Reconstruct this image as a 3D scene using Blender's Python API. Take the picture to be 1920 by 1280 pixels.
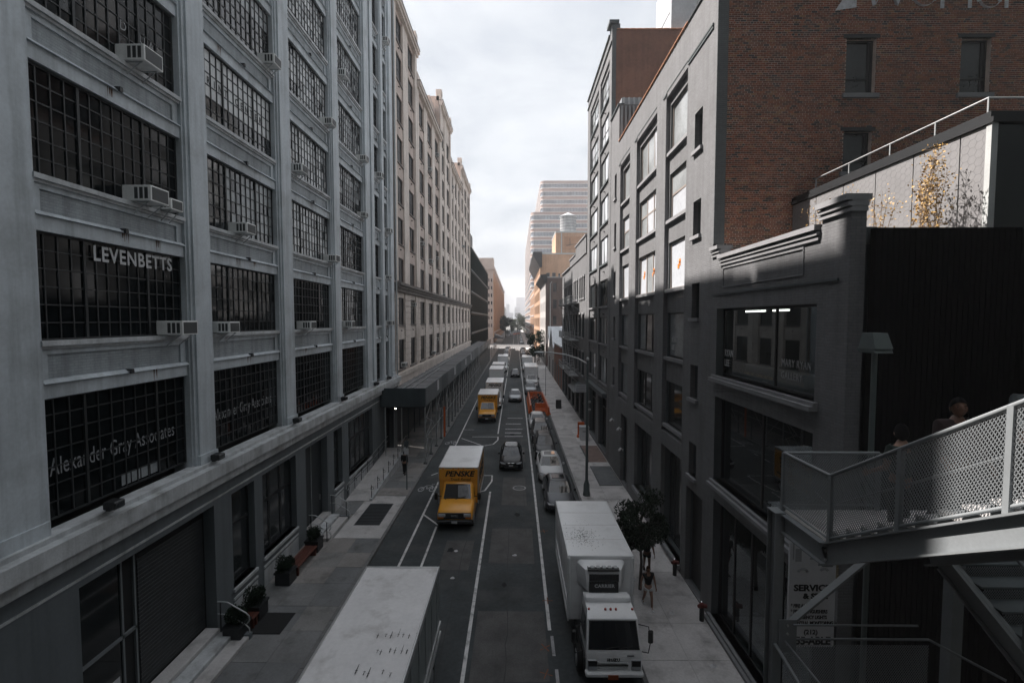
import bpy, bmesh, math, random
from mathutils import Vector, Matrix, Euler
random.seed(7)
R = math.radians
S = bpy.context.scene
for o in list(bpy.data.objects):
    bpy.data.objects.remove(o)
COL = S.collection

# ------------------------------------------------------------------ camera
CAM_H = 11.6
cd = bpy.data.cameras.new('camera')
cam = bpy.data.objects.new('camera', cd)
COL.objects.link(cam)
cd.sensor_width = 36.0
cd.lens = 16.0
cd.clip_start = 0.1
cd.clip_end = 9000
cam.location = (0, 0, CAM_H)
cam.rotation_euler = (R(90 - 2.75), 0, R(0.47))
S.camera = cam
# ------------------------------------------------------------------ world, sun, exposure
SUN_DIR = Vector((1.0, -0.36, -1.47)).normalized()      # the way the light travels
w = bpy.data.worlds.new('World')
S.world = w
w.use_nodes = True
nt = w.node_tree
nt.nodes.clear()
def N(nt, t, **k):
    n = nt.nodes.new(t)
    for a, b in k.items():
        setattr(n, a, b)
    return n
out = N(nt, 'ShaderNodeOutputWorld')
bg = N(nt, 'ShaderNodeBackground')
bg.inputs[1].default_value = 0.0465
sky = N(nt, 'ShaderNodeTexSky', sky_type='NISHITA', sun_disc=False)
sky.sun_elevation = math.asin(-SUN_DIR.z)
sky.sun_rotation = math.atan2(-SUN_DIR.x, -SUN_DIR.y)
sky.air_density = 1.2
sky.dust_density = 2.0
tc = N(nt, 'ShaderNodeTexCoord')
sep = N(nt, 'ShaderNodeSeparateXYZ')
nt.links.new(tc.outputs['Generated'], sep.inputs[0])
def wm(op, a, b=None):
    n = N(nt, 'ShaderNodeMath', operation=op)
    for i, v in enumerate((a, b)):
        if v is None: continue
        if isinstance(v, (int, float)): n.inputs[i].default_value = v
        else: nt.links.new(v, n.inputs[i])
    return n.outputs[0]
zz = wm('ADD', wm('MAXIMUM', sep.outputs[2], 0.0), 0.22)
cx = wm('DIVIDE', sep.outputs[0], zz)
cy = wm('DIVIDE', sep.outputs[1], zz)
cmb = N(nt, 'ShaderNodeCombineXYZ')
nt.links.new(cx, cmb.inputs[0]); nt.links.new(cy, cmb.inputs[1])
noi = N(nt, 'ShaderNodeTexNoise')
noi.inputs['Scale'].default_value = 1.9
noi.inputs['Detail'].default_value = 7
noi.inputs['Roughness'].default_value = 0.58
noi.inputs['Distortion'].default_value = 0.25
nt.links.new(cmb.outputs[0], noi.inputs['Vector'])
ramp = N(nt, 'ShaderNodeValToRGB')
ramp.color_ramp.elements[0].position = 0.36
ramp.color_ramp.elements[0].color = (5.2, 5.55, 6.0, 1)
ramp.color_ramp.elements[1].position = 0.68
ramp.color_ramp.elements[1].color = (8.0, 8.15, 8.3, 1)
nt.links.new(noi.outputs[0], ramp.inputs[0])
mx = N(nt, 'ShaderNodeMixRGB')
mx.inputs[0].default_value = 0.86
nt.links.new(sky.outputs[0], mx.inputs[1])
nt.links.new(ramp.outputs[0], mx.inputs[2])
nt.links.new(mx.outputs[0], bg.inputs[0])
nt.links.new(bg.outputs[0], out.inputs[0])
sd = bpy.data.lights.new('sun', 'SUN')
sd.energy = 5.0
sd.angle = R(0.6)
sd.color = (1.0, 0.92, 0.86)
so = bpy.data.objects.new('sun', sd)
COL.objects.link(so)
so.rotation_euler = (-SUN_DIR).to_track_quat('Z', 'Y').to_euler()
so.location = (-40, 30, 80)
vs = S.view_settings
vs.view_transform = 'Standard'
vs.look = 'None'
vs.gamma = 1.0
vs.exposure = 1.5
S.cycles.use_denoising = True
S.cycles.max_bounces = 6
S.cycles.diffuse_bounces = 3
S.cycles.glossy_bounces = 3
S.cycles.transparent_max_bounces = 8
S.cycles.caustics_reflective = False
S.cycles.caustics_refractive = False
S.render.engine = 'CYCLES'

# ------------------------------------------------------------------ materials
MATS = {}
def mat(name, col, rough=0.7, metal=0.0, var=0.12, scale=2.0, bump=0.0, bscale=60.0, spec=0.5,
        streak=0.0, brick=0.0, emit=0.0, ior=1.5, dirt=None, dirt_amt=0.0, dscale=0.7, coat=0.0):
    """procedural paint / masonry / metal: noise-varied colour in world space, optional brick relief and rain streaks"""
    if name in MATS: return MATS[name]
    m = bpy.data.materials.new(name); MATS[name] = m
    m.use_nodes = True
    t = m.node_tree; L = t.links
    b = t.nodes['Principled BSDF']
    b.inputs['Roughness'].default_value = rough
    b.inputs['Metallic'].default_value = metal
    b.inputs['IOR'].default_value = ior
    b.inputs['Specular IOR Level'].default_value = spec
    if coat: b.inputs['Coat Weight'].default_value = coat
    c = (*col, 1)
    b.inputs['Base Color'].default_value = c
    if emit:
        b.inputs['Emission Color'].default_value = c
        b.inputs['Emission Strength'].default_value = emit
    if not (var or bump or streak or brick or dirt_amt): return m
    g = N(t, 'ShaderNodeNewGeometry')
    pos = g.outputs['Position']
    cur = None
    def noise(sc, det=4, vec=pos, rgh=0.6):
        n = N(t, 'ShaderNodeTexNoise')
        n.inputs['Scale'].default_value = sc; n.inputs['Detail'].default_value = det
        n.inputs['Roughness'].default_value = rgh
        L.new(vec, n.inputs['Vector']); return n.outputs[0]
    def remap(v, a, b_, lo, hi):
        n = N(t, 'ShaderNodeMapRange'); n.inputs[1].default_value = a; n.inputs[2].default_value = b_
        n.inputs[3].default_value = lo; n.inputs[4].default_value = hi
        L.new(v, n.inputs[0]); return n.outputs[0]
    def mul(colr, v):
        n = N(t, 'ShaderNodeMixRGB', blend_type='MULTIPLY'); n.inputs[0].default_value = 1
        if colr is None: n.inputs[1].default_value = c
        else: L.new(colr, n.inputs[1])
        L.new(v, n.inputs[2]); return n.outputs[0]
    if var:
        cur = mul(cur, remap(noise(scale), 0.3, 0.7, 1 - var, 1 + var))
        cur = mul(cur, remap(noise(scale * 14, 3), 0.3, 0.7, 1 - var * 0.6, 1 + var * 0.6))
    if streak:
        mp = N(t, 'ShaderNodeMapping'); mp.inputs['Scale'].default_value = (3.5, 3.5, 0.22)
        L.new(pos, mp.inputs[0])
        cur = mul(cur, remap(noise(1.0, 5, mp.outputs[0]), 0.45, 0.75, 1.0, 1 - streak))
    if dirt_amt:
        n = N(t, 'ShaderNodeMixRGB')
        L.new(remap(noise(dscale, 6), 0.52, 0.72, 0, dirt_amt), n.inputs[0])
        if cur is None: n.inputs[1].default_value = c
        else: L.new(cur, n.inputs[1])
        n.inputs[2].default_value = (*(dirt or (0.03, 0.03, 0.03)), 1)
        cur = n.outputs[0]
    hgt = None
    if brick:
        sp = N(t, 'ShaderNodeSeparateXYZ'); L.new(pos, sp.inputs[0])
        ad = N(t, 'ShaderNodeMath', operation='ADD'); L.new(sp.outputs[0], ad.inputs[0]); L.new(sp.outputs[1], ad.inputs[1])
        cb = N(t, 'ShaderNodeCombineXYZ'); L.new(ad.outputs[0], cb.inputs[0]); L.new(sp.outputs[2], cb.inputs[1])
        br = N(t, 'ShaderNodeTexBrick'); L.new(cb.outputs[0], br.inputs['Vector'])
        br.inputs['Scale'].default_value = 1.0
        br.inputs['Brick Width'].default_value = 0.215; br.inputs['Row Height'].default_value = 0.072
        br.inputs['Mortar Size'].default_value = 0.008; br.inputs['Mortar Smooth'].default_value = 0.3
        br.inputs['Color1'].default_value = (1, 1, 1, 1); br.inputs['Color2'].default_value = (0.86, 0.86, 0.86, 1)
        br.inputs['Mortar'].default_value = (1 - brick,) * 3 + (1,)
        cur = mul(cur, br.outputs['Color'])
        iv = N(t, 'ShaderNodeMath', operation='SUBTRACT'); iv.inputs[0].default_value = 1; L.new(br.outputs['Fac'], iv.inputs[1])
        hgt = iv.outputs[0]
    if cur is not None: L.new(cur, b.inputs['Base Color'])
    if bump or hgt is not None:
        bp = N(t, 'ShaderNodeBump'); bp.inputs['Strength'].default_value = bump or 0.5
        bp.inputs['Distance'].default_value = 0.012
        if hgt is not None:
            nn = N(t, 'ShaderNodeMath', operation='ADD'); L.new(hgt, nn.inputs[0]); L.new(noise(bscale, 3), nn.inputs[1]); hgt = nn.outputs[0]
        else: hgt = noise(bscale, 4)
        L.new(hgt, bp.inputs['Height']); L.new(bp.outputs[0], b.inputs['Normal'])
    return m
def clear_glass(name, tint, refl):
    m = bpy.data.materials.new(name); MATS[name] = m; m.use_nodes = True
    t = m.node_tree; L = t.links; t.nodes.clear()
    o = N(t, 'ShaderNodeOutputMaterial'); mixs = N(t, 'ShaderNodeMixShader')
    tr = N(t, 'ShaderNodeBsdfTransparent'); tr.inputs[0].default_value = (*tint, 1)
    gl = N(t, 'ShaderNodeBsdfGlossy'); gl.inputs['Roughness'].default_value = 0.01; gl.inputs[0].default_value = (.9, .95, 1, 1)
    ge = N(t, 'ShaderNodeNewGeometry'); dt = N(t, 'ShaderNodeVectorMath', operation='DOT_PRODUCT')
    L.new(ge.outputs['Normal'], dt.inputs[0]); L.new(ge.outputs['Incoming'], dt.inputs[1])
    def mm(op, a, b=None):
        n = N(t, 'ShaderNodeMath', operation=op)
        for i, v in enumerate((a, b)):
            if v is None: continue
            if isinstance(v, (int, float)): n.inputs[i].default_value = v
            else: L.new(v, n.inputs[i])
        return n.outputs[0]
    fac = mm('ADD', mm('MULTIPLY', mm('POWER', mm('SUBTRACT', 1.0, mm('ABSOLUTE', dt.outputs['Value'])), 5.0), 1-refl), refl)
    L.new(fac, mixs.inputs[0]); L.new(tr.outputs[0], mixs.inputs[1]); L.new(gl.outputs[0], mixs.inputs[2])
    L.new(mixs.outputs[0], o.inputs[0]); return m

M = mat
ASPHALT = M('asphalt', (.040, .047, .050), .82, var=.36, scale=.45, bump=.5, bscale=90, dirt=(.085, .086, .086), dirt_amt=.75, dscale=.5)
PATCH = M('asphalt_patch', (.085, .083, .083), .85, var=.3, scale=1.2, bump=.5, bscale=90)  # lighter asphalt standing in for sunlight reflected onto the road
RUSTY = M('rust_stained_asphalt', (.085, .062, .048), .85, var=.3, scale=1.0, bump=.5, bscale=90)
AVENUE = M('sunlit_concrete_avenue', (.11, .108, .108), .85, var=.15, scale=.2)
LINE = M('road_paint', (.62, .62, .62), .6, var=.14, scale=3, dirt=(.07, .07, .07), dirt_amt=.75, dscale=2.6)
LINE_WORN = M('worn_road_paint', (.36, .36, .37), .7, var=.2, scale=3, dirt=(.05, .05, .05), dirt_amt=.95, dscale=3.5)
ORANGE_MARK = M('orange_survey_paint', (.22, .075, .03), .8, var=.2, dirt=(.05, .05, .05), dirt_amt=.9, dscale=6)
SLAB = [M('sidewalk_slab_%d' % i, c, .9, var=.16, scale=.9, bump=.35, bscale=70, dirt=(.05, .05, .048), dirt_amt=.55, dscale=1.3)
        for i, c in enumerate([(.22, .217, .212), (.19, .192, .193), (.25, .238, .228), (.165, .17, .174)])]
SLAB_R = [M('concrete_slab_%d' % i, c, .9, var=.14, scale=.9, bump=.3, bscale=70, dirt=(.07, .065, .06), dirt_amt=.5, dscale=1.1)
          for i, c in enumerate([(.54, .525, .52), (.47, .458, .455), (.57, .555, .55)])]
KERB = M('granite_kerb', (.16, .16, .16), .85, var=.2, scale=4)
GROUND = M('ground', (.14, .14, .135), .9, var=.2, scale=.05)
L1_PAINT = M('grey_painted_concrete', (.50, .545, .58), .65, var=.11, scale=.8, streak=.34, bump=.12, bscale=30, dirt=(.12, .12, .11), dirt_amt=.4, dscale=.5)
L1_BRICK = M('grey_painted_brick', (.36, .395, .42), .7, var=.12, scale=.8, streak=.4, brick=.22, bump=.55, dirt=(.09, .085, .075), dirt_amt=.3, dscale=.5)
L1_LEDGE = M('pale_ledge', (.50, .52, .535), .75, var=.14, scale=1.5, streak=.35, dirt=(.10, .08, .06), dirt_amt=.5, dscale=.9)
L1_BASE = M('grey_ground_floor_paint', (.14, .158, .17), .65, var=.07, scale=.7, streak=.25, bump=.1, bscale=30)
IRON = M('black_iron', (.014, .016, .018), .5, var=.2, scale=6)
STEEL_FRAME = M('dark_steel_muntin', (.018, .021, .023), .55, var=.1, scale=4)
GL_DARK = M('dark_window_glass', (.008, .010, .011), .06, var=0, spec=.7, ior=1.6)
GL_BLACK = M('black_window_glass', (.006, .008, .009), .08, var=0, spec=.22)
GL_OLD = M('old_dark_sash_glass', (.010, .012, .013), .35, var=0, spec=.2)
GL_MID = M('grey_window_glass', (.035, .04, .043), .10, var=.3, scale=.6, spec=.7, ior=1.6)
GL_PALE = M('frosted_window_glass', (.26, .28, .29), .18, var=.22, scale=.8, spec=.6)
GL_WHITE = M('papered_window_glass', (.52, .54, .55), .22, var=.1, scale=.8, spec=.6)
GL_SKYPALE = M('sky_reflection_pale_glass', (.50, .53, .57), .10, var=.12, scale=.35, spec=.8, ior=1.6)  # pale base colour stands in for bright sky reflected in the panes
BEIGE = M('beige_limestone', (.67, .60, .55), .8, var=.10, scale=.5, streak=.3, bump=.25, bscale=25, dirt=(.16, .13, .11), dirt_amt=.4, dscale=.35)
BEIGE_D = M('pinkish_brick', (.60, .50, .45), .85, var=.12, scale=.7, streak=.25, brick=.2, bump=.4)
BEIGE_DK = M('sooty_cornice', (.17, .155, .145), .85, var=.25, scale=1.2)
BLACKGREEN = M('black_green_metal_panel', (.012, .022, .021), .35, var=.25, scale=.6, metal=.0)
PALE_SPOT = M('pale_steel_bracket', (.40, .42, .42), .5, var=.1)
R_PAINT = M('grey_painted_brick_sunlit', (.165, .170, .178), .75, var=.09, scale=.7, streak=.24, brick=.25, bump=.7, dirt=(.09, .09, .092), dirt_amt=.3, dscale=.6)
R_SILL = M('grey_painted_sill', (.22, .225, .235), .7, var=.1, scale=2)
R_PAINT_SHADE = M('grey_painted_brick_shaded', (.125, .14, .145), .7, var=.08, scale=.7, streak=.15, brick=.3, bump=.7)  # darker copy of the facade paint: shade put into the camera-facing returns
R_TRIM = M('dark_teal_paint', (.07, .085, .09), .6, var=.12, scale=2)
REDBR = M('old_red_brick', (.22, .105, .07), .9, var=.2, scale=.5, streak=.25, brick=-.35, bump=.6)
DKBR = M('dark_brown_brick', (.13, .095, .085), .9, var=.2, scale=.5, streak=.25, brick=.2, bump=.5)
TANBR = M('tan_brick', (.50, .31, .20), .85, var=.14, scale=.25, streak=.25, brick=.15, bump=.4)
PALEBR = M('pale_painted_brick', (.50, .48, .47), .8, var=.1, scale=.6, streak=.25, brick=.12, bump=.4)
BR = [M('brick_face_%d' % i, c, .9, var=.25, scale=7, streak=.1, bump=.3, bscale=80, dirt=(.30, .27, .25), dirt_amt=.22, dscale=1.1)
      for i, c in enumerate([(.27, .10, .058), (.20, .08, .05), (.33, .12, .064), (.12, .065, .048), (.045, .042, .042), (.32, .17, .085)])]
MORTAR = M('pale_mortar', (.66, .56, .49), .95, var=.2, scale=2)
TERRA = M('terracotta_coping', (.42, .19, .10), .8, var=.2, scale=3)
COPPER_WHITE = M('white_graffiti_paint', (.62, .63, .66), .7, var=.15, scale=5, dirt=(.1, .06, .05), dirt_amt=.4, dscale=8)
CORRU = M('grey_corrugated_metal', (.30, .32, .34), .45, metal=.3, var=.1, scale=1)
BLACKWALL = M('matt_black_cladding', (.003, .0035, .004), .9, var=.1, scale=1, spec=.1)
HEXP = M('white_fritted_panel', (.205, .205, .21), .4, var=.08, scale=.6)
HEXL = M('panel_joint_grey', (.155, .155, .162), .5, var=.05)
STARR = M('far_brick_band', (.27, .195, .17), .85, var=.15, scale=.12)
STARW = M('white_concrete_band', (.52, .51, .51), .8, var=.1, scale=.2)
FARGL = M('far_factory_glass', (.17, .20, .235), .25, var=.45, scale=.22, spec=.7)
TANKW = M('weathered_cedar_staves', (.33, .34, .35), .9, var=.2, scale=1, streak=.4)
ZINC = M('zinc_sheet', (.50, .52, .54), .45, metal=.4, var=.12, scale=.7)
WHITEP = M('white_truck_paint', (.84, .85, .86), .35, var=.04, scale=.8, coat=.2, dirt=(.32, .31, .30), dirt_amt=.35, dscale=.7)
WHITE_ROOF = M('dirty_white_truck_roof', (.72, .71, .715), .6, var=.08, scale=.6, dirt=(.30, .28, .26), dirt_amt=.7, dscale=.9)
SOOT = M('soot_streak', (.02, .02, .022), .95, var=.3, scale=9)
YELLOW = M('yellow_truck_paint', (.90, .41, .045), .3, var=.04, scale=1, coat=.3)
YELLOW_S = M('yellow_truck_side', (.85, .39, .045), .4, var=.06, scale=1)
ALU = M('brushed_aluminium', (.60, .61, .62), .32, metal=.85, var=.08, scale=3)
GALV = M('galvanised_steel', (.42, .44, .45), .45, metal=.55, var=.15, scale=3)
STAIRP = M('grey_stair_paint', (.185, .202, .212), .5, var=.08, scale=2)
RUB = M('tyre_rubber', (.012, .012, .012), .85, var=.1)
PLAST = M('black_plastic', (.014, .015, .016), .5, var=.1)
CARGL = M('car_glass', (.018, .021, .024), .04, var=0, spec=.8, ior=1.6)
CARGL_S = M('windscreen_with_pale_reflection', (.085, .09, .098), .08, var=.3, scale=5, spec=.7, ior=1.5)  # pale sky reflection put into the glass colour
CARB = M('black_car_paint', (.006, .007, .008), .22, var=0, spec=.3)
CARG = M('grey_car_paint', (.075, .08, .088), .28, metal=.4, var=0, spec=.5)
CARS_ = M('silver_car_paint', (.30, .315, .33), .32, metal=.5, var=0, coat=.2)
CARW = M('white_car_paint', (.62, .63, .64), .3, var=0, coat=.2)
CARD = M('charcoal_car_paint', (.018, .02, .023), .28, var=0, spec=.35)
CHROME = M('chrome_trim', (.65, .66, .67), .12, metal=1, var=0)
LAMP = M('headlamp_lens', (.45, .47, .5), .08, var=0, spec=.9)
AMBER = M('amber_marker_lens', (.65, .20, .02), .3, var=0)
REDL = M('red_marker_lens', (.35, .03, .02), .3, var=0)
ORB = M('orange_plastic_barrier', (.66, .13, .022), .5, var=.1, scale=3)
BROWN_W = M('red_brown_timber', (.085, .022, .012), .7, var=.2, scale=5)
PLANK = [M('weathered_plank_%d' % i, c, .9, var=.2, scale=2, dirt=(.05, .05, .05), dirt_amt=.3) for i, c in
         enumerate([(.17, .17, .175), (.14, .14, .145), (.205, .205, .21)])]
SHED = M('dark_shed_plywood', (.045, .062, .07), .6, var=.15, scale=.6, streak=.3)
SHED_G = M('grey_shed_plywood', (.125, .14, .15), .65, var=.15, scale=.6, streak=.35)
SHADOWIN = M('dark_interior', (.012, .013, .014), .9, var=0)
ROOMW = M('gallery_white_wall', (.30, .31, .31), .8, var=0)
TUBE_L = M('lit_fluorescent_tube', (1, .97, .9), .5, var=0, emit=2.2)
LIT_W = M('lit_shed_lamp', (1, .9, .75), .5, var=0, emit=5)
SIGNW = M('sign_board_white', (.55, .56, .58), .6, var=.08, scale=3)
INK = M('sign_ink_black', (.012, .012, .014), .7, var=0)
GREY_INK = M('window_vinyl_grey', (.30, .31, .32), .6, var=.05)
PALE_INK = M('window_vinyl_white', (.50, .51, .52), .6, var=.05)
FAINT_INK = M('faint_window_vinyl', (.24, .25, .26), .6, var=.05)
GREEN_DK = M('dark_street_tree_leaf', (.018, .030, .019), .8, spec=.2, var=.45, scale=4)
GREEN_MD = M('mid_green_leaf', (.045, .07, .035), .6, var=.4, scale=2)
GOLD = M('golden_birch_leaf', (.40, .25, .08), .6, var=.35, scale=8)
BARK = M('bark', (.06, .05, .045), .9, var=.3, scale=8, bump=.5, bscale=60)
TWIG = M('sapling_bark', (.22, .16, .11), .9, var=.2, scale=8)
LAMPG = M('street_lamp_green_grey', (.095, .12, .12), .5, var=.1, scale=4)
SKIN_D = M('dark_skin', (.11, .05, .03), .5, var=.08, scale=20)
SKIN_M = M('medium_skin', (.28, .16, .11), .5, var=.08, scale=20)
HAIR = M('black_hair', (.005, .005, .006), .9, spec=.1, var=.2, scale=60)
HAIR_B = M('brown_hair', (.045, .025, .015), .9, spec=.1, var=.2, scale=60)
CL_BLK = M('black_cloth', (.009, .010, .011), .9, var=.2, scale=10)
CL_GRN = M('dark_green_tee', (.014, .024, .022), .9, var=.15, scale=10)
CL_RED = M('dark_maroon_shirt', (.018, .008, .009), .9, var=.15, scale=10)
CL_WHT = M('white_cloth', (.65, .65, .66), .85, var=.05, scale=10)
CL_GRY = M('grey_cloth', (.10, .105, .11), .9, var=.1, scale=10)
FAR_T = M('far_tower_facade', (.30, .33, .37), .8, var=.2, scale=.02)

# ------------------------------------------------------------------ mesh helpers
class MB:
    def __init__(s): s.v = []; s.f = []; s.m = []
    def add(s, vs, fs, mi=0):
        n = len(s.v); s.v += [tuple(v) for v in vs]
        for f in fs: s.f.append(tuple(i + n for i in f)); s.m.append(mi)
        return s
    def box(s, x0, x1, y0, y1, z0, z1, mi=0):
        return s.add([(x0,y0,z0),(x1,y0,z0),(x1,y1,z0),(x0,y1,z0),(x0,y0,z1),(x1,y0,z1),(x1,y1,z1),(x0,y1,z1)],
                     [(0,3,2,1),(4,5,6,7),(0,1,5,4),(1,2,6,5),(2,3,7,6),(3,0,4,7)], mi)
    def bbox(s, x0, x1, y0, y1, z0, z1, b=.03, mi=0):
        """box with chamfered edges"""
        xs, ys, zs = (x0, x1), (y0, y1), (z0, z1)
        n = len(s.v); idx = {}
        for i in (0, 1):
            for j in (0, 1):
                for k in (0, 1):
                    X, Y, Z = xs[i], ys[j], zs[k]
                    dx, dy, dz = (b, -b)[i], (b, -b)[j], (b, -b)[k]
                    idx[i,j,k,0] = len(s.v); s.v.append((X, Y+dy, Z+dz))
                    idx[i,j,k,1] = len(s.v); s.v.append((X+dx, Y, Z+dz))
                    idx[i,j,k,2] = len(s.v); s.v.append((X+dx, Y+dy, Z))
        F = []
        for i in (0, 1):
            F.append([idx[i,0,0,0], idx[i,1,0,0], idx[i,1,1,0], idx[i,0,1,0]])
            F.append([idx[0,i,0,1], idx[1,i,0,1], idx[1,i,1,1], idx[0,i,1,1]])
            F.append([idx[0,0,i,2], idx[1,0,i,2], idx[1,1,i,2], idx[0,1,i,2]])
            for j in (0, 1):
                F.append([idx[i,j,0,0], idx[i,j,1,0], idx[i,j,1,1], idx[i,j,0,1]])
                F.append([idx[i,0,j,0], idx[i,1,j,0], idx[i,1,j,2], idx[i,0,j,2]])
                F.append([idx[0,i,j,1], idx[1,i,j,1], idx[1,i,j,2], idx[0,i,j,2]])
                for k in (0, 1): F.append([idx[i,j,k,0], idx[i,j,k,1], idx[i,j,k,2]])
        for f in F: s.f.append(tuple(f)); s.m.append(mi)
        return s
    def bar(s, a, b, r, mi=0, r2=None):
        """square bar from a to b"""
        a = Vector(a); b = Vector(b); d = (b - a)
        if d.length < 1e-6: return s
        d.normalize(); up = Vector((0,0,1)) if abs(d.z) < .9 else Vector((0,1,0))
        p = d.cross(up).normalized(); q = d.cross(p).normalized(); r2 = r2 or r
        vs = [e + p*i*r + q*j*r2 for e in (a, b) for i, j in ((-1,-1),(1,-1),(1,1),(-1,1))]
        return s.add(vs, [(0,1,2,3),(7,6,5,4),(0,4,5,1),(1,5,6,2),(2,6,7,3),(3,7,4,0)], mi)
    def tube(s, pts, rs, n=8, mi=0, cap=True):
        pts = [Vector(p) for p in pts]
        if not isinstance(rs, (list, tuple)): rs = [rs]*len(pts)
        base = len(s.v); prev = None
        for i, p in enumerate(pts):
            d = (pts[min(i+1, len(pts)-1)] - pts[max(i-1, 0)]).normalized()
            if prev is None:
                up = Vector((0,0,1)) if abs(d.z) < .9 else Vector((0,1,0)); pp = d.cross(up).normalized()
            else: pp = (prev - d*prev.dot(d)).normalized()
            prev = pp; q = d.cross(pp)
            for k in range(n):
                a = 2*math.pi*k/n; s.v.append(tuple(p + (pp*math.cos(a) + q*math.sin(a))*rs[i]))
        for i in range(len(pts)-1):
            for k in range(n):
                a = base+i*n+k; b = base+i*n+(k+1)%n
                s.f.append((a, b, b+n, a+n)); s.m.append(mi)
        if cap:
            s.f.append(tuple(base+k for k in range(n))[::-1]); s.m.append(mi)
            e = base+(len(pts)-1)*n; s.f.append(tuple(e+k for k in range(n))); s.m.append(mi)
        return s
    def lathe(s, c, prof, n=20, mi=0):
        base = len(s.v)
        for r, z in prof:
            for k in range(n):
                a = 2*math.pi*k/n; s.v.append((c[0]+r*math.cos(a), c[1]+r*math.sin(a), c[2]+z))
        for i in range(len(prof)-1):
            for k in range(n):
                a = base+i*n+k; b = base+i*n+(k+1)%n
                s.f.append((a, b, b+n, a+n)); s.m.append(mi)
        s.f.append(tuple(base+k for k in range(n))[::-1]); s.m.append(mi)
        e = base+(len(prof)-1)*n; s.f.append(tuple(e+k for k in range(n))); s.m.append(mi)
        return s
    def prism(s, poly, axis, a, b, mi=0):
        """extrude a 2-D polygon along axis ('x': poly in (y,z); 'y': (x,z); 'z': (x,y))"""
        def P(u, v, t): return {'x': (t,u,v), 'y': (u,t,v), 'z': (u,v,t)}[axis]
        n = len(poly)
        vs = [P(u, v, a) for u, v in poly] + [P(u, v, b) for u, v in poly]
        return s.add(vs, [tuple(range(n))[::-1], tuple(range(n, 2*n))] + [(i, (i+1)%n, n+(i+1)%n, n+i) for i in range(n)], mi)
    def quad(s, a, b, c, d, mi=0): return s.add([a, b, c, d], [(0,1,2,3)], mi)
    def loft(s, rings, mi=0, closed=True, caps=True):
        base = len(s.v); n = len(rings[0])
        for r in rings: s.v += [tuple(p) for p in r]
        for i in range(len(rings)-1):
            for k in range(n if closed else n-1):
                a = base+i*n+k; b = base+i*n+(k+1)%n
                s.f.append((a, b, b+n, a+n)); s.m.append(mi)
        if caps:
            s.f.append(tuple(base+k for k in range(n))[::-1]); s.m.append(mi)
            e = base+(len(rings)-1)*n; s.f.append(tuple(e+k for k in range(n))); s.m.append(mi)
        return s
    def mesh(s, name, mats, smooth=False):
        me = bpy.data.meshes.new(name)
        me.from_pydata(s.v, [], s.f)
        if not isinstance(mats, (list, tuple)): mats = [mats]
        for m in mats: me.materials.append(m)
        if len(mats) > 1: me.polygons.foreach_set('material_index', s.m)
        bm = bmesh.new(); bm.from_mesh(me); bmesh.ops.recalc_face_normals(bm, faces=bm.faces); bm.to_mesh(me); bm.free()
        if smooth:
            me.polygons.foreach_set('use_smooth', [True]*len(me.polygons))
            try: me.set_sharp_from_angle(angle=R(smooth if smooth is not True else 40))
            except Exception: pass
        me.update()
        return me
    def build(s, name, mats, parent=None, smooth=False, loc=None):
        return link(name, s.mesh(name, mats, smooth), parent, loc)
def link(name, me, parent=None, loc=None, rot=None, scale=None):
    o = bpy.data.objects.new(name, me); COL.objects.link(o)
    if parent is not None: o.parent = parent
    if loc is not None: o.location = loc
    if rot is not None: o.rotation_euler = rot
    if scale is not None: o.scale = scale
    return o
def tag(o, label=None, cat=None, group=None, kind=None):
    if label: o['label'] = label
    if cat: o['category'] = cat
    if group: o['group'] = group
    if kind: o['kind'] = kind
    return o
def thing(name, label, cat, loc=(0,0,0), rz=0, group=None):
    o = bpy.data.objects.new(name, None); COL.objects.link(o)
    o.empty_display_size = .2; o.location = loc; o.rotation_euler = (0, 0, rz)
    return tag(o, label, cat, group)
def structure(o): o['kind'] = 'structure'; return o
def stuff(o): o['kind'] = 'stuff'; return o
def copy_tree(o, parent=None):
    c = o.copy(); COL.objects.link(c); c.parent = parent
    for ch in list(o.children): copy_tree(ch, c)
    return c
def text(parent, body, size, loc, rot, m, name='lettering', align='CENTER', off=0.0, sx=1.0, shear=0.0, ext=.004, space=1.0):
    cu = bpy.data.curves.new(name, 'FONT'); cu.body = body; cu.size = size
    cu.align_x = align; cu.align_y = 'BOTTOM_BASELINE'; cu.extrude = ext; cu.offset = off; cu.shear = shear
    cu.resolution_u = 3; cu.space_character = space; cu.materials.append(m)
    o = bpy.data.objects.new(name, cu); COL.objects.link(o)
    dg = bpy.context.evaluated_depsgraph_get()
    me = bpy.data.meshes.new_from_object(o.evaluated_get(dg)); me.name = name
    bpy.data.objects.remove(o); bpy.data.curves.remove(cu)
    if not me.materials: me.materials.append(m)
    return link(name, me, parent, loc, rot, (sx, 1, 1))
FACE_L = (R(90), 0, R(90)); FACE_R = (R(90), 0, R(-90)); FACE_C = (R(90), 0, 0)

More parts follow.
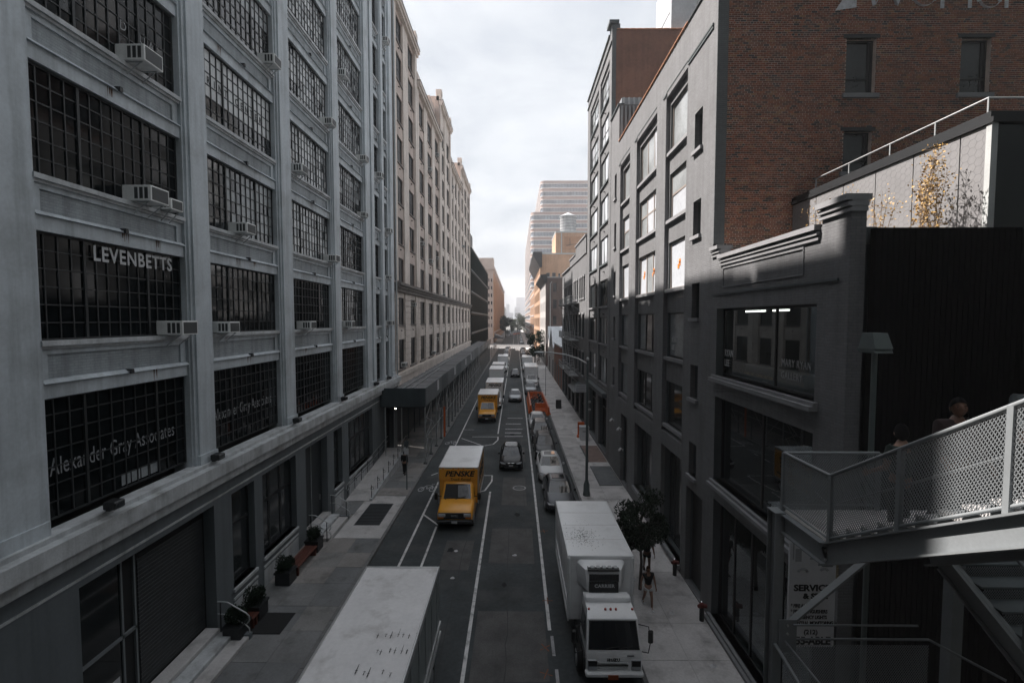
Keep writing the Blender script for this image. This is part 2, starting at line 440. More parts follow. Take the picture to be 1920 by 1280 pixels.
def W3(orient, c, u, v, wd):
    """wall coordinates (u along, v up, wd inward) -> world for a wall at c facing the street from the left/right, or facing the camera"""
    if orient == 'L': return (c - wd, u, v)
    if orient == 'R': return (c + wd, u, v)
    return (u, c + wd, v)
def wall_holes(name, m, parent, orient, c, u0, u1, v0, v1, holes, depth, reveal=None, mats=None):
    """flat wall with real openings; holes = (u0,u1,v0,v1); the reveals go inward by depth"""
    us = sorted({u0, u1, *[h[0] for h in holes], *[h[1] for h in holes]})
    vs = sorted({v0, v1, *[h[2] for h in holes], *[h[3] for h in holes]})
    us = [u for u in us if u0 <= u <= u1]; vs = [v for v in vs if v0 <= v <= v1]
    mb = MB(); P = lambda u, v, d: W3(orient, c, u, v, d)
    for j in range(len(vs)-1):
        run = None
        for i in range(len(us)):
            solid = i < len(us)-1 and not any(h[0] < (us[i]+us[i+1])/2 < h[1] and h[2] < (vs[j]+vs[j+1])/2 < h[3] for h in holes)
            if solid and run is None: run = us[i]
            if not solid and run is not None:
                mb.quad(P(run,vs[j],0), P(us[i],vs[j],0), P(us[i],vs[j+1],0), P(run,vs[j+1],0)); run = None
    for a, b, d, e in holes:
        mb.quad(P(a,d,0), P(a,e,0), P(a,e,depth), P(a,d,depth), 1)
        mb.quad(P(b,d,0), P(b,e,0), P(b,e,depth), P(b,d,depth), 1)
        mb.quad(P(a,e,0), P(b,e,0), P(b,e,depth), P(a,e,depth), 1)
        mb.quad(P(a,d,0), P(b,d,0), P(b,d,depth), P(a,d,depth), 1)
    return mb.build(name, [m, reveal or m], parent)
_wcache = {}
def wbox(mb, orient, u0, u1, v0, v1, w0, w1, mi=0):
    a = W3(orient, 0, u0, v0, w0); b = W3(orient, 0, u1, v1, w1)
    mb.box(min(a[0],b[0]), max(a[0],b[0]), min(a[1],b[1]), max(a[1],b[1]), min(a[2],b[2]), max(a[2],b[2]), mi)
def window(parent, orient, c, u, v, Wd, Ht, cols, rows, recess=.15, bar=.02, frame=.045, fm=None, pm=None, panes='objects',
           thick=(), sink=None, tilt=.008, name='window'):
    """steel or sash window: a frame mesh with its bars, and each pane a sub-part (or collected in `sink`)"""
    fm = fm or STEEL_FRAME
    cs = cols if isinstance(cols, (list, tuple)) else [i/cols for i in range(cols+1)]
    rs = rows if isinstance(rows, (list, tuple)) else [i/rows for i in range(rows+1)]
    key = (orient, round(Wd,3), round(Ht,3), tuple(cs), tuple(rs), bar, frame, recess, tuple(thick), fm.name)
    if key not in _wcache:
        mb = MB(); d0, d1 = recess-.03, recess+.05
        wbox(mb, orient, 0, frame, 0, Ht, d0, d1); wbox(mb, orient, Wd-frame, Wd, 0, Ht, d0, d1)
        wbox(mb, orient, frame, Wd-frame, 0, frame, d0, d1); wbox(mb, orient, frame, Wd-frame, Ht-frame, Ht, d0, d1)
        for i, f in enumerate(cs[1:-1], 1):
            bb = bar*(2.2 if i in thick else 1)
            wbox(mb, orient, f*Wd-bb, f*Wd+bb, frame, Ht-frame, recess-.02-(.02 if i in thick else 0), recess+.045)
        for f in rs[1:-1]: wbox(mb, orient, frame, Wd-frame, f*Ht-bar, f*Ht+bar, recess-.012, recess+.04)
        _wcache[key] = mb.mesh('window_frame', fm)
    wo = link(name, _wcache[key], parent, W3(orient, c, u, v, 0))
    pm = pm or (lambda i, j: GL_DARK)
    if panes == 'none': return wo
    for i in range(len(cs)-1):
        for j in range(len(rs)-1):
            m = pm(i, j)
            if m is None: continue
            pw = (cs[i+1]-cs[i])*Wd; ph = (rs[j+1]-rs[j])*Ht
            uc = (cs[i]+cs[i+1])/2*Wd; vc = (rs[j]+rs[j+1])/2*Ht
            ta, tb = random.uniform(-tilt, tilt), random.uniform(-tilt, tilt)
            if panes == 'objects':
                k2 = ('pane', orient, round(pw,3), round(ph,3), m.name)
                if k2 not in _wcache:
                    q = MB(); wbox(q, orient, -pw/2, pw/2, -ph/2, ph/2, -.004, .004); _wcache[k2] = q.mesh('pane', m)
                p = link('pane', _wcache[k2], wo, W3(orient, 0, uc, vc, recess+.012))
                p.rotation_euler = (0, ta, tb) if orient in 'LR' else (ta, 0, tb)
            else:
                w0 = recess+.012
                cs4 = [(-1,-1),(1,-1),(1,1),(-1,1)]
                sink.setdefault(m.name, []).append([W3(orient, c, u+uc+a*pw/2, v+vc+b*ph/2, w0+a*pw/2*math.tan(ta)+b*ph/2*math.tan(tb)) for a, b in cs4])
    return wo
def flush_panes(sink, parent, name='panes'):
    mb = MB(); ms = []
    for mn, quads in sink.items():
        ms.append(MATS[mn])
        for q in quads: mb.quad(*q, len(ms)-1)
    if ms: return stuff(mb.build(name, ms, parent))
ORD = ['first', 'second', 'third', 'fourth', 'fifth', 'sixth', 'seventh', 'eighth', 'ninth', 'tenth', 'eleventh', 'twelfth', 'thirteenth']

# ================================================================== ground, road, pavements
XL, XR = -10.8, 7.45            # facade planes
KL, KR = -6.95, 4.06            # kerb faces
PZ = 0.14                       # pavement level
structure(MB().quad((-4000,-200,-.03),(4000,-200,-.03),(4000,7000,-.03),(-4000,7000,-.03)).build('ground', GROUND))
road = structure(MB().quad((KL,-60,0),(KR,-60,0),(KR,186,0),(KL,186,0)).build('road', ASPHALT))
structure(MB().quad((KL,214,0),(KR,214,0),(KR,520,0),(KL,520,0)).build('road', ASPHALT))
structure(MB().quad((-300,186,.0),(300,186,.0),(300,214,.0),(-300,214,.0)).build('avenue', AVENUE))
def pavement(x0, x1, mats, nx, y0, y1, step, side):
    base = structure(MB().box(x0, x1, -60, 186, -.02, PZ-.012).build('pavement_%s' % side, mats[1]))
    structure(MB().box(x0, x1, 214, 520, -.02, PZ).build('pavement_far_%s' % side, mats[0]))
    wdt = (x1-x0)/nx; cache = {}
    y = y0; r = 0
    while y < y1:
        st = step*random.choice((.9, 1, 1, 1.08))
        for i in range(nx):
            m = random.choice(mats); g = .007
            mb = MB().box(x0+i*wdt+g, x0+(i+1)*wdt-g, y+g, y+st-g, PZ-.05, PZ+random.uniform(-.004, .006))
            mb.build('paving_slab', m, base)
        y += st; r += 1
    MB().quad((x0,y1,PZ),(x1,y1,PZ),(x1,186,PZ),(x0,186,PZ)).build('paving_surface', mats[0], base)
    return base
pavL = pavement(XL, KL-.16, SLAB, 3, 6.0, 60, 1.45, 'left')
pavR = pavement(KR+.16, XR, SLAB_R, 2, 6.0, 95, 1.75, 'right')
def kerb(x0, x1, side):
    k = structure(MB().box(x0, x1, 60, 186, -.02, PZ-.006).build('kerb_%s' % side, KERB))
    cache = [MB().bbox(0, x1-x0, .006, 2.4-.006, -.02, PZ+.004*i, .015).mesh('kerb_stone', KERB) for i in (-1, 0, 1)]
    for i in range(25): link('kerb_stone', random.choice(cache), k, (x0, 0+i*2.4, 0))
kerb(KL-.16, KL, 'left'); kerb(KR, KR+.16, 'right')
# steel plate / vault hatch in the left pavement, coal-chute grating in the right pavement
hatch = thing('pavement_vault_hatch', 'dark steel vault grating set in the pavement beside the kerb near the ramp', 'grating', (-8.3, 24.6, PZ))
MB().box(-1.25, 1.2, -1.3, 4.4, -.05, .012).build('concrete_surround', SLAB_R[1], hatch)
MB().box(-.75, .7, .2, 3.2, -.04, .018).build('steel_plate', M('dark_steel_plate', (.045,.05,.055), .5, metal=.3, var=.2), hatch)
g = MB()
for i in range(14): g.box(-.7, .65, .3+i*.2, .36+i*.2, .018, .03)
g.build('tread_bars', IRON, hatch)
cel = thing('cellar_grating', 'black cellar grating in the pavement against the dark grey shopfront', 'grating', (6.6, 33.0, PZ))
MB().box(-.8, .8, -2.0, 2.2, -.05, .012).build('frame', IRON, cel)
g = MB()
for i in range(26): g.box(-.74, .74, -1.9+i*.155, -1.84+i*.155, .012, .026)
g.build('bars', GALV, cel)
pit = thing('cellar_grating', 'pink-brown steel cellar hatch beside the orange and white bin', 'grating', (6.6, 38.6, PZ))
MB().box(-.75, .8, -2.4, 2.4, -.05, .014).build('frame', M('rusty_hatch', (.20,.14,.12), .7, var=.2), pit)
MB().box(-.79, -.68, -2.4, 2.4, .014, .04).build('edge_bar', IRON, pit)

# ---------------------------------------------------------------- markings (sheets just above the road)
def mark(name, pts, m=LINE, z=.006, parent=road):
    mb = MB(); n = len(pts)
    mb.add([(x, y, z) for x, y in pts], [tuple(range(n))]); return mb.build(name, m, parent)
def mline(x0, y0, x1, y1, wd, m=LINE, z=.006):
    d = Vector((x1-x0, y1-y0)); d.normalize(); p = Vector((-d.y, d.x))*wd/2
    return mark('lane_line', [(x0-p.x, y0-p.y), (x0+p.x, y0+p.y), (x1+p.x, y1+p.y), (x1-p.x, y1-p.y)], m, z)
mline(1.27, 16.5, 1.27, 180, .13)                 # right edge line
mline(1.33, 15.2, 1.33, 16.2, .11, LINE_WORN); mline(1.35, 13.6, 1.36, 14.6, .11, LINE_WORN)
mline(-1.72, 9, -1.72, 30.2, .13)                 # left edge of the travel lane
for a, b in ((45.8, 62), (63.5, 90), (93, 120), (124, 178)): mline(-1.80, a, -1.80, b, .13)
mline(-5.52, 12, -5.52, 32.0, .12); mline(-5.55, 41.3, -5.55, 72, .12)   # bike lane line
mline(-4.45, 12, -4.45, 25.0, .11)
mline(-5.52, 26.6, -4.4, 25.2, .11); mline(-5.55, 47.5, -4.4, 47.5, .11)
# painted kerb island outlines
for (ya, yb) in ((41.3, 44.6), (29.8, 33.4)):
    pts = [(-1.75, yb), (-1.72, yb-1.2), (-2.1, ya+.6), (-2.9, ya+.1), (-5.5, ya)]
    for (a, b) in zip(pts[:-1], pts[1:]): mline(a[0], a[1], b[0], b[1], .12)
    mline(-4.3, yb, -1.75, yb, .11); mline(-5.3, yb-.6, -3.2, ya+.3, .11)
mline(-6.1, 38.6, -5.2, 39.6, .1); mline(-6.1, 39.3, -5.2, 40.3, .1); mline(-5.8, 34.0, -5.1, 35.0, .1); mline(-6.3, 33.4, -5.7, 34.2, .1)
mline(-5.15, 36.6, -5.15, 37.4, .14); mline(-5.15, 38.4, -5.15, 39.0, .14)
def bike_mark(x, y):
    mb = MB()
    def ring(cx, cy, r):
        n = 14
        vs = [(cx+rr*math.cos(2*math.pi*k/n), cy+1.9*rr*math.sin(2*math.pi*k/n), .006) for rr in (r, r-.07) for k in range(n)]
        mb.add(vs, [(k, (k+1)%n, n+(k+1)%n, n+k) for k in range(n)])
    ring(x-.38, y, .22); ring(x+.38, y, .22)
    for a, b in (((x-.38, y), (x-.1, y+.75)), ((x-.1, y+.75), (x+.3, y+.7)), ((x+.3, y+.7), (x, y)), ((x, y), (x-.1, y+.75)), ((x+.3, y+.7), (x+.38, y)), ((x+.2, y+.95), (x+.42, y+.95))):
        d = (Vector(b)-Vector(a)).normalized(); p = Vector((-d.y, d.x))*.035
        mb.quad((a[0]-p.x, a[1]-p.y, .0065), (a[0]+p.x, a[1]+p.y, .0065), (b[0]+p.x, b[1]+p.y, .0065), (b[0]-p.x, b[1]-p.y, .0065))
    mb.build('bike_lane_symbol', LINE_WORN, road)
bike_mark(-6.1, 30.6); bike_mark(-6.05, 42.2)
pz_ = .001
# worn stop-bar remnants, patches lightened for reflected sunlight, and stains
for (x0, x1, y0, y1, m) in ((-1.1,.7,44.6,45.0,LINE_WORN),(-1.1,.6,46.0,46.4,LINE_WORN),(-1.1,.7,47.6,48.0,LINE_WORN),(-1.1,.6,50,50.4,LINE_WORN),(-1.0,.8,53,53.3,LINE_WORN),
                         (-1.3,.9,21.2,24.8,PATCH),(-.9,.7,28.0,33,PATCH),(-6.6,-4.6,18.6,20.3,RUSTY),(-1.2,.8,36.5,41,PATCH),(-1.5,1.1,14.0,17.6,PATCH),(-3.6,-2.2,20.6,23.4,PATCH),(-.8,.9,64,72,PATCH)):
    pz_ = .0006+(pz_ if m is not LINE_WORN else .003); zq = pz_ if m is not LINE_WORN else .0052
    mark('road_patch', [(x0,y0),(x1,y0+random.uniform(-.1,.1)),(x1+random.uniform(-.05,.05),y1),(x0,y1)], m, zq)
for x, y, a in ((1.32, 18.3, 0), (1.05, 15.6, .6), (1.55, 24.5, .2), (1.0, 14.4, 1.2)):
    for da in (0, 1.57):
        mline(x-.22*math.cos(a+da), y-.22*math.sin(a+da), x+.22*math.cos(a+da), y+.22*math.sin(a+da), .035, ORANGE_MARK, .0085)
rt_ = random.Random(21)
TAR = M('tar_seam', (.012, .013, .014), .55, var=.2, scale=4)
def seam(pts, wd):
    mb = MB()
    for a, b in zip(pts[:-1], pts[1:]):
        d = (Vector(b)-Vector(a)); d.normalize(); p = Vector((-d.y, d.x))*wd*rt_.uniform(.6, 1.2)
        mb.quad((a[0]-p.x, a[1]-p.y, .0095), (a[0]+p.x, a[1]+p.y, .0095), (b[0]+p.x, b[1]+p.y, .0095), (b[0]-p.x, b[1]-p.y, .0095))
    mb.build('tar_seam', TAR, road)
for x, ya, yb in ((-.35, 9, 26), (.55, 24, 60), (-2.6, 12, 24), (-6.2, 10, 33), (-.9, 40, 90), (2.2, 21, 24), (.1, 60, 120)):
    pts = []; y = ya
    while y < yb: pts.append((x+rt_.uniform(-.05, .05), y)); y += rt_.uniform(.5, 1.3)
    seam(pts, .016)
for y in (12.4, 18.2, 25.7, 33.6, 43.5, 57, 75):
    xa, xb = (-1.6, 1.2) if rt_.random() < .5 else (-5.4, 1.2); pts = []; x = xa
    while x < xb: pts.append((x, y+rt_.uniform(-.06, .06))); x += .35
    seam(pts, .013)
OIL = M('oil_stain', (.028, .03, .031), .9, spec=.1, var=.3, scale=6)
for x, y, r_ in ((-.4, 13.2, .18), (-.5, 19.4, .14), (.1, 26.6, .2), (-3.3, 22.4, .2), (-.3, 45.5, .3), (2.6, 23.8, .3)):
    n = 14; mb = MB(); mb.add([(x+r_*math.cos(k*6.283/n)*rt_.uniform(.55, 1), y+1.5*r_*math.sin(k*6.283/n)*rt_.uniform(.55, 1), .0108) for k in range(n)], [tuple(range(n))]); mb.build('oil_stain', OIL, road)
mh = thing('manhole_cover', 'round pale-rimmed manhole cover in the middle of the travel lane', 'manhole', (.25, 30.9, 0))
MB().lathe((0,0,0), [(.46,.001),(.46,.010),(.38,.010)], 28).build('rim', M('worn_iron_rim', (.30,.30,.30), .6, var=.2), mh)
MB().lathe((0,0,0), [(.37,.002),(.37,.013),(.02,.013)], 28).build('lid', IRON, mh)
# crosswalk at the avenue and sunlit lane marks
for i in range(14): mark('crosswalk_bar', [(KL+.4+i*.78,184.2),(KL+.8+i*.78,184.2),(KL+.8+i*.78,187.4),(KL+.4+i*.78,187.4)], LINE_WORN, .007)
for i in range(14): mark('crosswalk_bar', [(KL+.4+i*.78,212.2),(KL+.8+i*.78,212.2),(KL+.8+i*.78,215.4),(KL+.4+i*.78,215.4)], LINE_WORN, .007)
mark('avenue_median', [(-.2,168),(1.1,168),(1.1,182),(-.2,182)], AVENUE, .004)
mline(-1.2, 216, -1.2, 400, .15); mline(1.3, 216, 1.3, 400, .15)
# litter scraps
lit = [('crumpled white paper on the pavement by the shopfront foot', (6.55,14.6)), ('scrap of white paper lying below the corner window', (6.1,17.3)),
       ('small paper scrap near the kerb of the truck pavement', (5.2,19.6)), ('pale litter scrap on the bike lane asphalt', (-3.0,22.3)), ('pale litter scrap beside the big grey truck roof', (-2.85,19.9)),
       ('white litter on the travel lane between the lines', (-.05,21.9))]
for lb, (x, y) in lit:
    mb = MB(); random.seed(int(x*100)); z0 = PZ if (x > 4.2 or x < -7.1) else 0.004
    ring = [(x+.13*math.cos(a)*random.uniform(.6,1.1), y+.11*math.sin(a)*random.uniform(.6,1.1)) for a in [k*.785 for k in range(8)]]
    mb.add([(a, b, z0+.008) for a, b in ring]+[(x, y, z0+.05), (x+.03, y+.02, z0+.07)], [(k, (k+1)%8, 8+(k%2)) for k in range(8)]+[tuple(range(8))])
    tag(mb.build('litter', CL_WHT), lb, 'litter')
random.seed(11)

# ================================================================== left: grey factory building
L1 = thing('factory_building', 'large grey painted factory with gridded steel windows on the left side of the street', 'building', (XL, 3, 0))
L1inv = Matrix.Translation((-XL, -3, 0))
def ch(o):      # keep world coordinates although the thing's empty sits at its base
    o.matrix_parent_inverse = Matrix.Translation(-Vector(o.parent.location)); return o
WIN = [(4.3, 9.0), (10.4, 15.1), (16.3, 21.0), (22.36, 27.1), (28.4, 33.0), (35.3, 37.0), (37.9, 39.2)]
PIERS = [(2.9, 4.3), (9.0, 10.4), (15.1, 16.3), (21.0, 22.36), (27.1, 28.4), (33.0, 35.3), (37.0, 37.9), (39.2, 41.0)]
ROWS = [(6.79, 9.74)] + [(11.1+3.85*k, 13.66+3.85*k) for k in range(8)]
TOPZ = 40.0
mb = MB(); mb.box(XL-14, XL-.75, 14.2, 41, 0, TOPZ-.3).box(XL-14, XL-.75, 3, 14.19, 0, 27.5).box(XL-1.3, XL-.4, 11.2, 17.3, TOPZ-.3, 47).box(XL-1.3, XL-.3, 11.2, 15.1, 27.9, TOPZ)  # unseen roof dip and thin upright walls shaped for the sun patch and shadows
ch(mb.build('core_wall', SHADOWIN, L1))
for a, b in PIERS:
    top = TOPZ if b > 10.5 else 27.8
    mb = MB(); mb.box(XL-.76, XL-.14, a, b, 5.7, top)
    wd = min(.95, (b-a)*.68); mid = (a+b)/2
    if b - a > 2:
        for mm in (a+.45, b-.45): mb.box(XL-.14, XL, mm-.33, mm+.33, 6.5, top)
        mb.box(XL-.14, XL-.09, mid-.3, mid+.3, 6.5, top)
    else:
        mb.box(XL-.14, XL-.07, mid-wd/2-.12, mid+wd/2+.12, 6.5, top); mb.box(XL-.07, XL, mid-wd/2, mid+wd/2, 6.6, top)
    mb.box(XL-.14, XL+.05, mid-wd/2-.05, mid+wd/2+.05, 6.5, 6.95)
    ch(mb.build('pier', L1_PAINT, L1))
hook = MB().box(-.02, .16, -.04, .04, 0, .05).box(.10, .16, -.05, .05, -.08, 0).mesh('ledge_hook', IRON)
for (a, b) in WIN:
    top = TOPZ if b > 15.2 else 27.8
    for k in range(len(ROWS)):
        z0 = ROWS[k][1]; z1 = ROWS[k+1][0] if k+1 < len(ROWS) else top
        if z0 > top - 1: continue
        z1 = min(z1, top)
        mb = MB()
        mb.box(XL-.75, XL-.30, a, b, z0, z1-.12)                                   # brick panel
        sp = ch(mb.build('spandrel', L1_BRICK, L1))
        mb = MB(); mb.box(XL-.32, XL-.20, a, b, z0, z0+.36)                        # lintel band
        mb.prism([(XL-.20, z0+.36), (XL-.11, z0+.36), (XL-.20, z0+.45), (XL-.32, z0+.45), (XL-.32, z0+.36)], 'y', a, b)
        mb.box(XL-.30, XL-.245, a, a+.22, z0+.46, z1-.13).box(XL-.30, XL-.245, b-.22, b, z0+.46, z1-.13)
        mb.box(XL-.30, XL-.245, a+.22, b-.22, z1-.32, z1-.13)
        ch(mb.build('lintel', L1_PAINT, L1))
        mb = MB(); mb.box(XL-.5, XL-.10, a-.02, b+.02, z1-.12, z1).box(XL-.30, XL-.17, a, b, z1-.19, z1-.12)
        if k+1 < len(ROWS): ch(mb.build('sill', L1_LEDGE, L1))
        h = link('ledge_hook', hook, L1, (XL-.2, (a+b)/2, z0+.42)); ch(h)
sink = {}
def style_L1(bay, k):
    """which panes are dark, frosted or papered, as the photograph shows them floor by floor"""
    rnd = random.Random(bay*37+k); blind = rnd.choice((3, 4, 5, 6, 6)); part = rnd.choice((4, 10, 14))
    def f(i, j):
        if bay == 2 and k == 3: return GL_WHITE if j >= 2 else (GL_DARK if i < 9 else GL_MID)
        if bay <= 1: return GL_BLACK if rnd.random() < .95 or k < 3 else GL_MID
        if k == 0: return GL_MID if i > 10 and rnd.random() < .6 else GL_DARK
        if bay == 2 and k == 1: return GL_MID if (i > 9 and j in (1, 2)) or (j > 4 and rnd.random() < .7) else GL_DARK
        if bay == 2 and k == 2: return GL_PALE if i > 3 and rnd.random() < .75 else (GL_MID if rnd.random() < .5 else GL_DARK)
        if bay == 2: return GL_PALE if j >= blind else (GL_MID if rnd.random() < .5 else GL_DARK)
        if k <= 1: return GL_MID if (i > 9 and rnd.random() < .5) else GL_DARK
        if bay >= 3 and bay <= 4 and k >= 3 and j < 2 and i < part and (bay+k) % 2: return GL_MID if rnd.random() < .7 else GL_DARK
        if bay == 3: return GL_WHITE if rnd.random() < .35 else (GL_PALE if rnd.random() < .75 else GL_MID)
        if bay == 4: return GL_DARK if k == 2 else (GL_PALE if rnd.random() < .6 else (GL_WHITE if rnd.random() < .3 else GL_MID))
        return GL_MID if rnd.random() < .5 else GL_DARK
    return f
winobj = {}
for bay, (a, b) in enumerate(WIN):
    for k, (z0, z1) in enumerate(ROWS):
        if bay <= 1 and z1 > 27: continue
        wide = b-a > 3
        n = 14 if wide else (5 if bay == 5 else 4)
        if k == 0 and bay == 1: n = 12
        ind = (bay, k) in ((1, 1), (1, 2), (2, 1))
        winobj[bay, k] = wo = window(L1, 'L', XL, a, z0, b-a, z1-z0, n, 7 if k == 0 else 6, recess=.36, bar=.016, frame=.05,
               pm=style_L1(bay, k), panes='objects' if ind else 'sink', sink=sink, thick=(4, 10) if n == 14 else ((3, 9) if n == 12 else ()), tilt=.003 if bay <= 1 else .010)
        ch(wo)
flush_panes(sink, L1, 'far_panes').matrix_parent_inverse = Matrix.Translation(-Vector(L1.location))
# window lettering
def wl(bay, k, body, size, u, v, m, **kw):
    o = text(winobj[bay, k], body, size, (-kw.pop('front', .364), u, v), FACE_L, m, 'window_lettering', align=kw.pop('align', 'LEFT'), ext=.002, **kw); return o
wl(1, 1, 'LEVENBETTS', .56, 1.55, 2.06, PALE_INK, off=.012, space=1.12, sx=.80, front=.30)
wl(1, 0, 'Alexander Gray Associates', .62, .25, 1.05, FAINT_INK, sx=.56, space=1.04)
wl(2, 0, 'Alexander Gray Associates', .62, .25, 1.05, GREY_INK, sx=.56, space=1.04)
cw = (4.7)/14
for i, chh in enumerate('PRINT CENTER'):
    if chh != ' ': wl(2, 3, chh, .36, (i+.5)*cw + .06, 2.56*.5+.06, INK, align='CENTER', off=.006, sx=.8)
for i, chh in zip((8, 10, 11), 'DUA'): wl(1, 3, chh, .40, (i+.5)*cw, 1.0, FAINT_INK, align='CENTER', sx=.8)
# white paper and stored things seen on the lowest rows of glass
for i in range(4): MB().box(-.366, -.362, 2.2+i*.34, 2.5+i*.34, .1, .42).build('paper_blind', GL_PALE, winobj[1, 0])
# ground floor
HO = [(10.86, 15.9, .1, 4.97), (16.9, 18.4, 1.3, 4.98), (19.0, 21.95, 1.4, 4.98), (22.97, 25.66, .5, 4.98), (26.6, 27.9, 1.5, 4.98), (29.0, 33.9, 1.4, 4.98), (37.2, 39.8, .2, 4.6)]
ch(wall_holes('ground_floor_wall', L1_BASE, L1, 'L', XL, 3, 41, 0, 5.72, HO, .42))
mb = MB(); mb.box(XL-.3, XL+.42, 3, 41, 6.08, 6.5).box(XL-.3, XL+.25, 3, 41, 5.72, 6.08).box(XL-.3, XL+.05, 3, 41, 5.60, 5.72).box(XL-.2, XL+.04, 3, 41, 5.16, 5.22)
mb.box(XL-.3, XL+.16, 3, 41, 6.5, 6.62)
ch(mb.build('belt_ledge', L1_LEDGE, L1))
for i, (a, b, z0, z1) in enumerate(HO):
    if i in (1, 4): ch(window(L1, 'L', XL, a, z0, b-a, z1-z0, 1, [0, .62, 1], recess=.3, bar=.06, frame=.07, fm=STEEL_FRAME, pm=lambda i, j: GL_MID))
    elif i in (2, 5): ch(window(L1, 'L', XL, a, z0, b-a, z1-z0, 3 if i == 2 else 5, [0, .62, 1], recess=.3, bar=.08, frame=.08, pm=lambda i, j: GL_MID))
    if i in (1, 2, 4, 5):
        mb = MB(); mb.box(XL-.3, XL+.08, a-.05, b+.05, z0-.12, z0).box(XL-.1, XL+.05, a-.05, b+.05, z0-.45, z0-.36).box(XL-.1, XL+.03, a-.05, b+.05, .14, z0-.55)
        ch(mb.build('sill', L1_LEDGE, L1))
# rolling shutter with horizontal slats and a glazed side panel
a, b, z0, z1 = HO[0]
sh = ch(MB().box(XL-.44, XL-.40, a, b, .1, z1).build('loading_door', SHADOWIN, L1))
slat = MB().bbox(XL-.40, XL-.37, 13.0, b-.1, 0, .115, .012).mesh('slat', M('shutter_steel', (.03,.034,.037), .55, var=.2, scale=4))
for i in range(32): link('slat', slat, sh, (0, 0, .55+i*.125))
MB().box(XL-.40, XL-.34, a+.1, 12.9, 2.55, 2.65).box(XL-.40, XL-.34, 12.4, 12.46, .2, z1).box(XL-.40, XL-.34, 12.84, 12.9, .2, z1).box(XL-.40, XL-.34, a+.1, a+.16, .2, z1).build('frame', STAIRP, sh)
MB().box(XL-.385, XL-.38, a+.16, 12.4, .3, 4.8).build('pane', GL_DARK, sh)
MB().box(XL-.378, XL-.374, 12.0, 12.3, 1.2, 1.55).build('notice', SIGNW, sh)
a, b, z0, z1 = HO[3]
dr = ch(MB().box(XL-.42, XL-.36, a, b, z0, z1).build('door', M('dark_grey_door', (.03,.036,.04), .5, var=.1), L1))
MB().box(XL-.36, XL-.33, (a+b)/2-.02, (a+b)/2+.02, z0, z1).box(XL-.36, XL-.31, b-.35, b-.3, 1.4, 1.7).build('handle', GALV, dr)
ch(MB().box(XL-.42, XL-.38, HO[6][0], HO[6][1], .2, 4.6).build('door', SHADOWIN, L1))

def handrail(name, label, pts, posts, m=GALV, r=.024, low=.45, group=None):
    """tubular rail: pts is the top line, posts are (x,y,zfoot,ztop)"""
    t = thing(name, label, 'handrail', (posts[0][0], posts[0][1], posts[0][2]), group=group)
    inv = Matrix.Translation(-Vector(t.location))
    o = MB().tube(pts, r, 8).build('top_rail', m, t, True); o.matrix_parent_inverse = inv
    o = MB().tube([(x, y, z-low) for x, y, z in pts], r*.85, 8).build('lower_rail', m, t, True); o.matrix_parent_inverse = inv
    for x, y, za, zb in posts:
        o = MB().tube([(x, y, za), (x, y, zb)], r, 8).build('post', IRON if m is GALV else m, t, True); o.matrix_parent_inverse = inv
    return t
def steps(name, label, x0, x1, y0, y1, n, rise):
    t = thing(name, label, 'steps', (x0, y0, PZ))
    inv = Matrix.Translation(-Vector(t.location)); dp = (x1-x0)/n
    for i in range(n):
        o = MB().bbox(x0, x1-i*dp, y0, y1, PZ+i*rise+(.001*i), PZ+(i+1)*rise, .012).build('step', L1_LEDGE if i % 2 else SLAB_R[1], t); o.matrix_parent_inverse = inv
    o = MB().box(x0, x1+.02, y1, y1+.18, PZ, PZ+.2).box(x0, x1-dp, y1, y1+.18, PZ+.2, PZ+n*rise*.6).build('side_cheek', L1_BASE, t); o.matrix_parent_inverse = inv
    return t
steps('entrance_steps', 'three grey steps at the dark doorway in the middle of the grey factory', XL-.3, XL+1.15, 23.0, 25.6, 3, .15)
steps('entrance_steps', 'wide grey steps under the dark rolling shutter of the factory', XL-.3, XL+1.25, 12.1, 15.7, 3, .15)
for y, lb in ((22.95, 'short tubular handrail on the near side of the three doorway steps'), (25.65, 'short tubular handrail on the far side of the three doorway steps'),
              (12.05, 'curved tubular handrail on the near side of the wide shutter steps'), (15.75, 'curved tubular handrail on the far side of the wide shutter steps')):
    x0 = XL+.12
    handrail('handrail', lb, [(x0, y, 1.52), (x0+.35, y, 1.50), (x0+1.0, y, 1.12), (x0+1.12, y, 1.0), (x0+1.14, y, .85), (x0+1.05, y, .72)], [(x0+.1, y, PZ, 1.5), (x0+.92, y, PZ, 1.15)], GALV, group='factory step handrails')
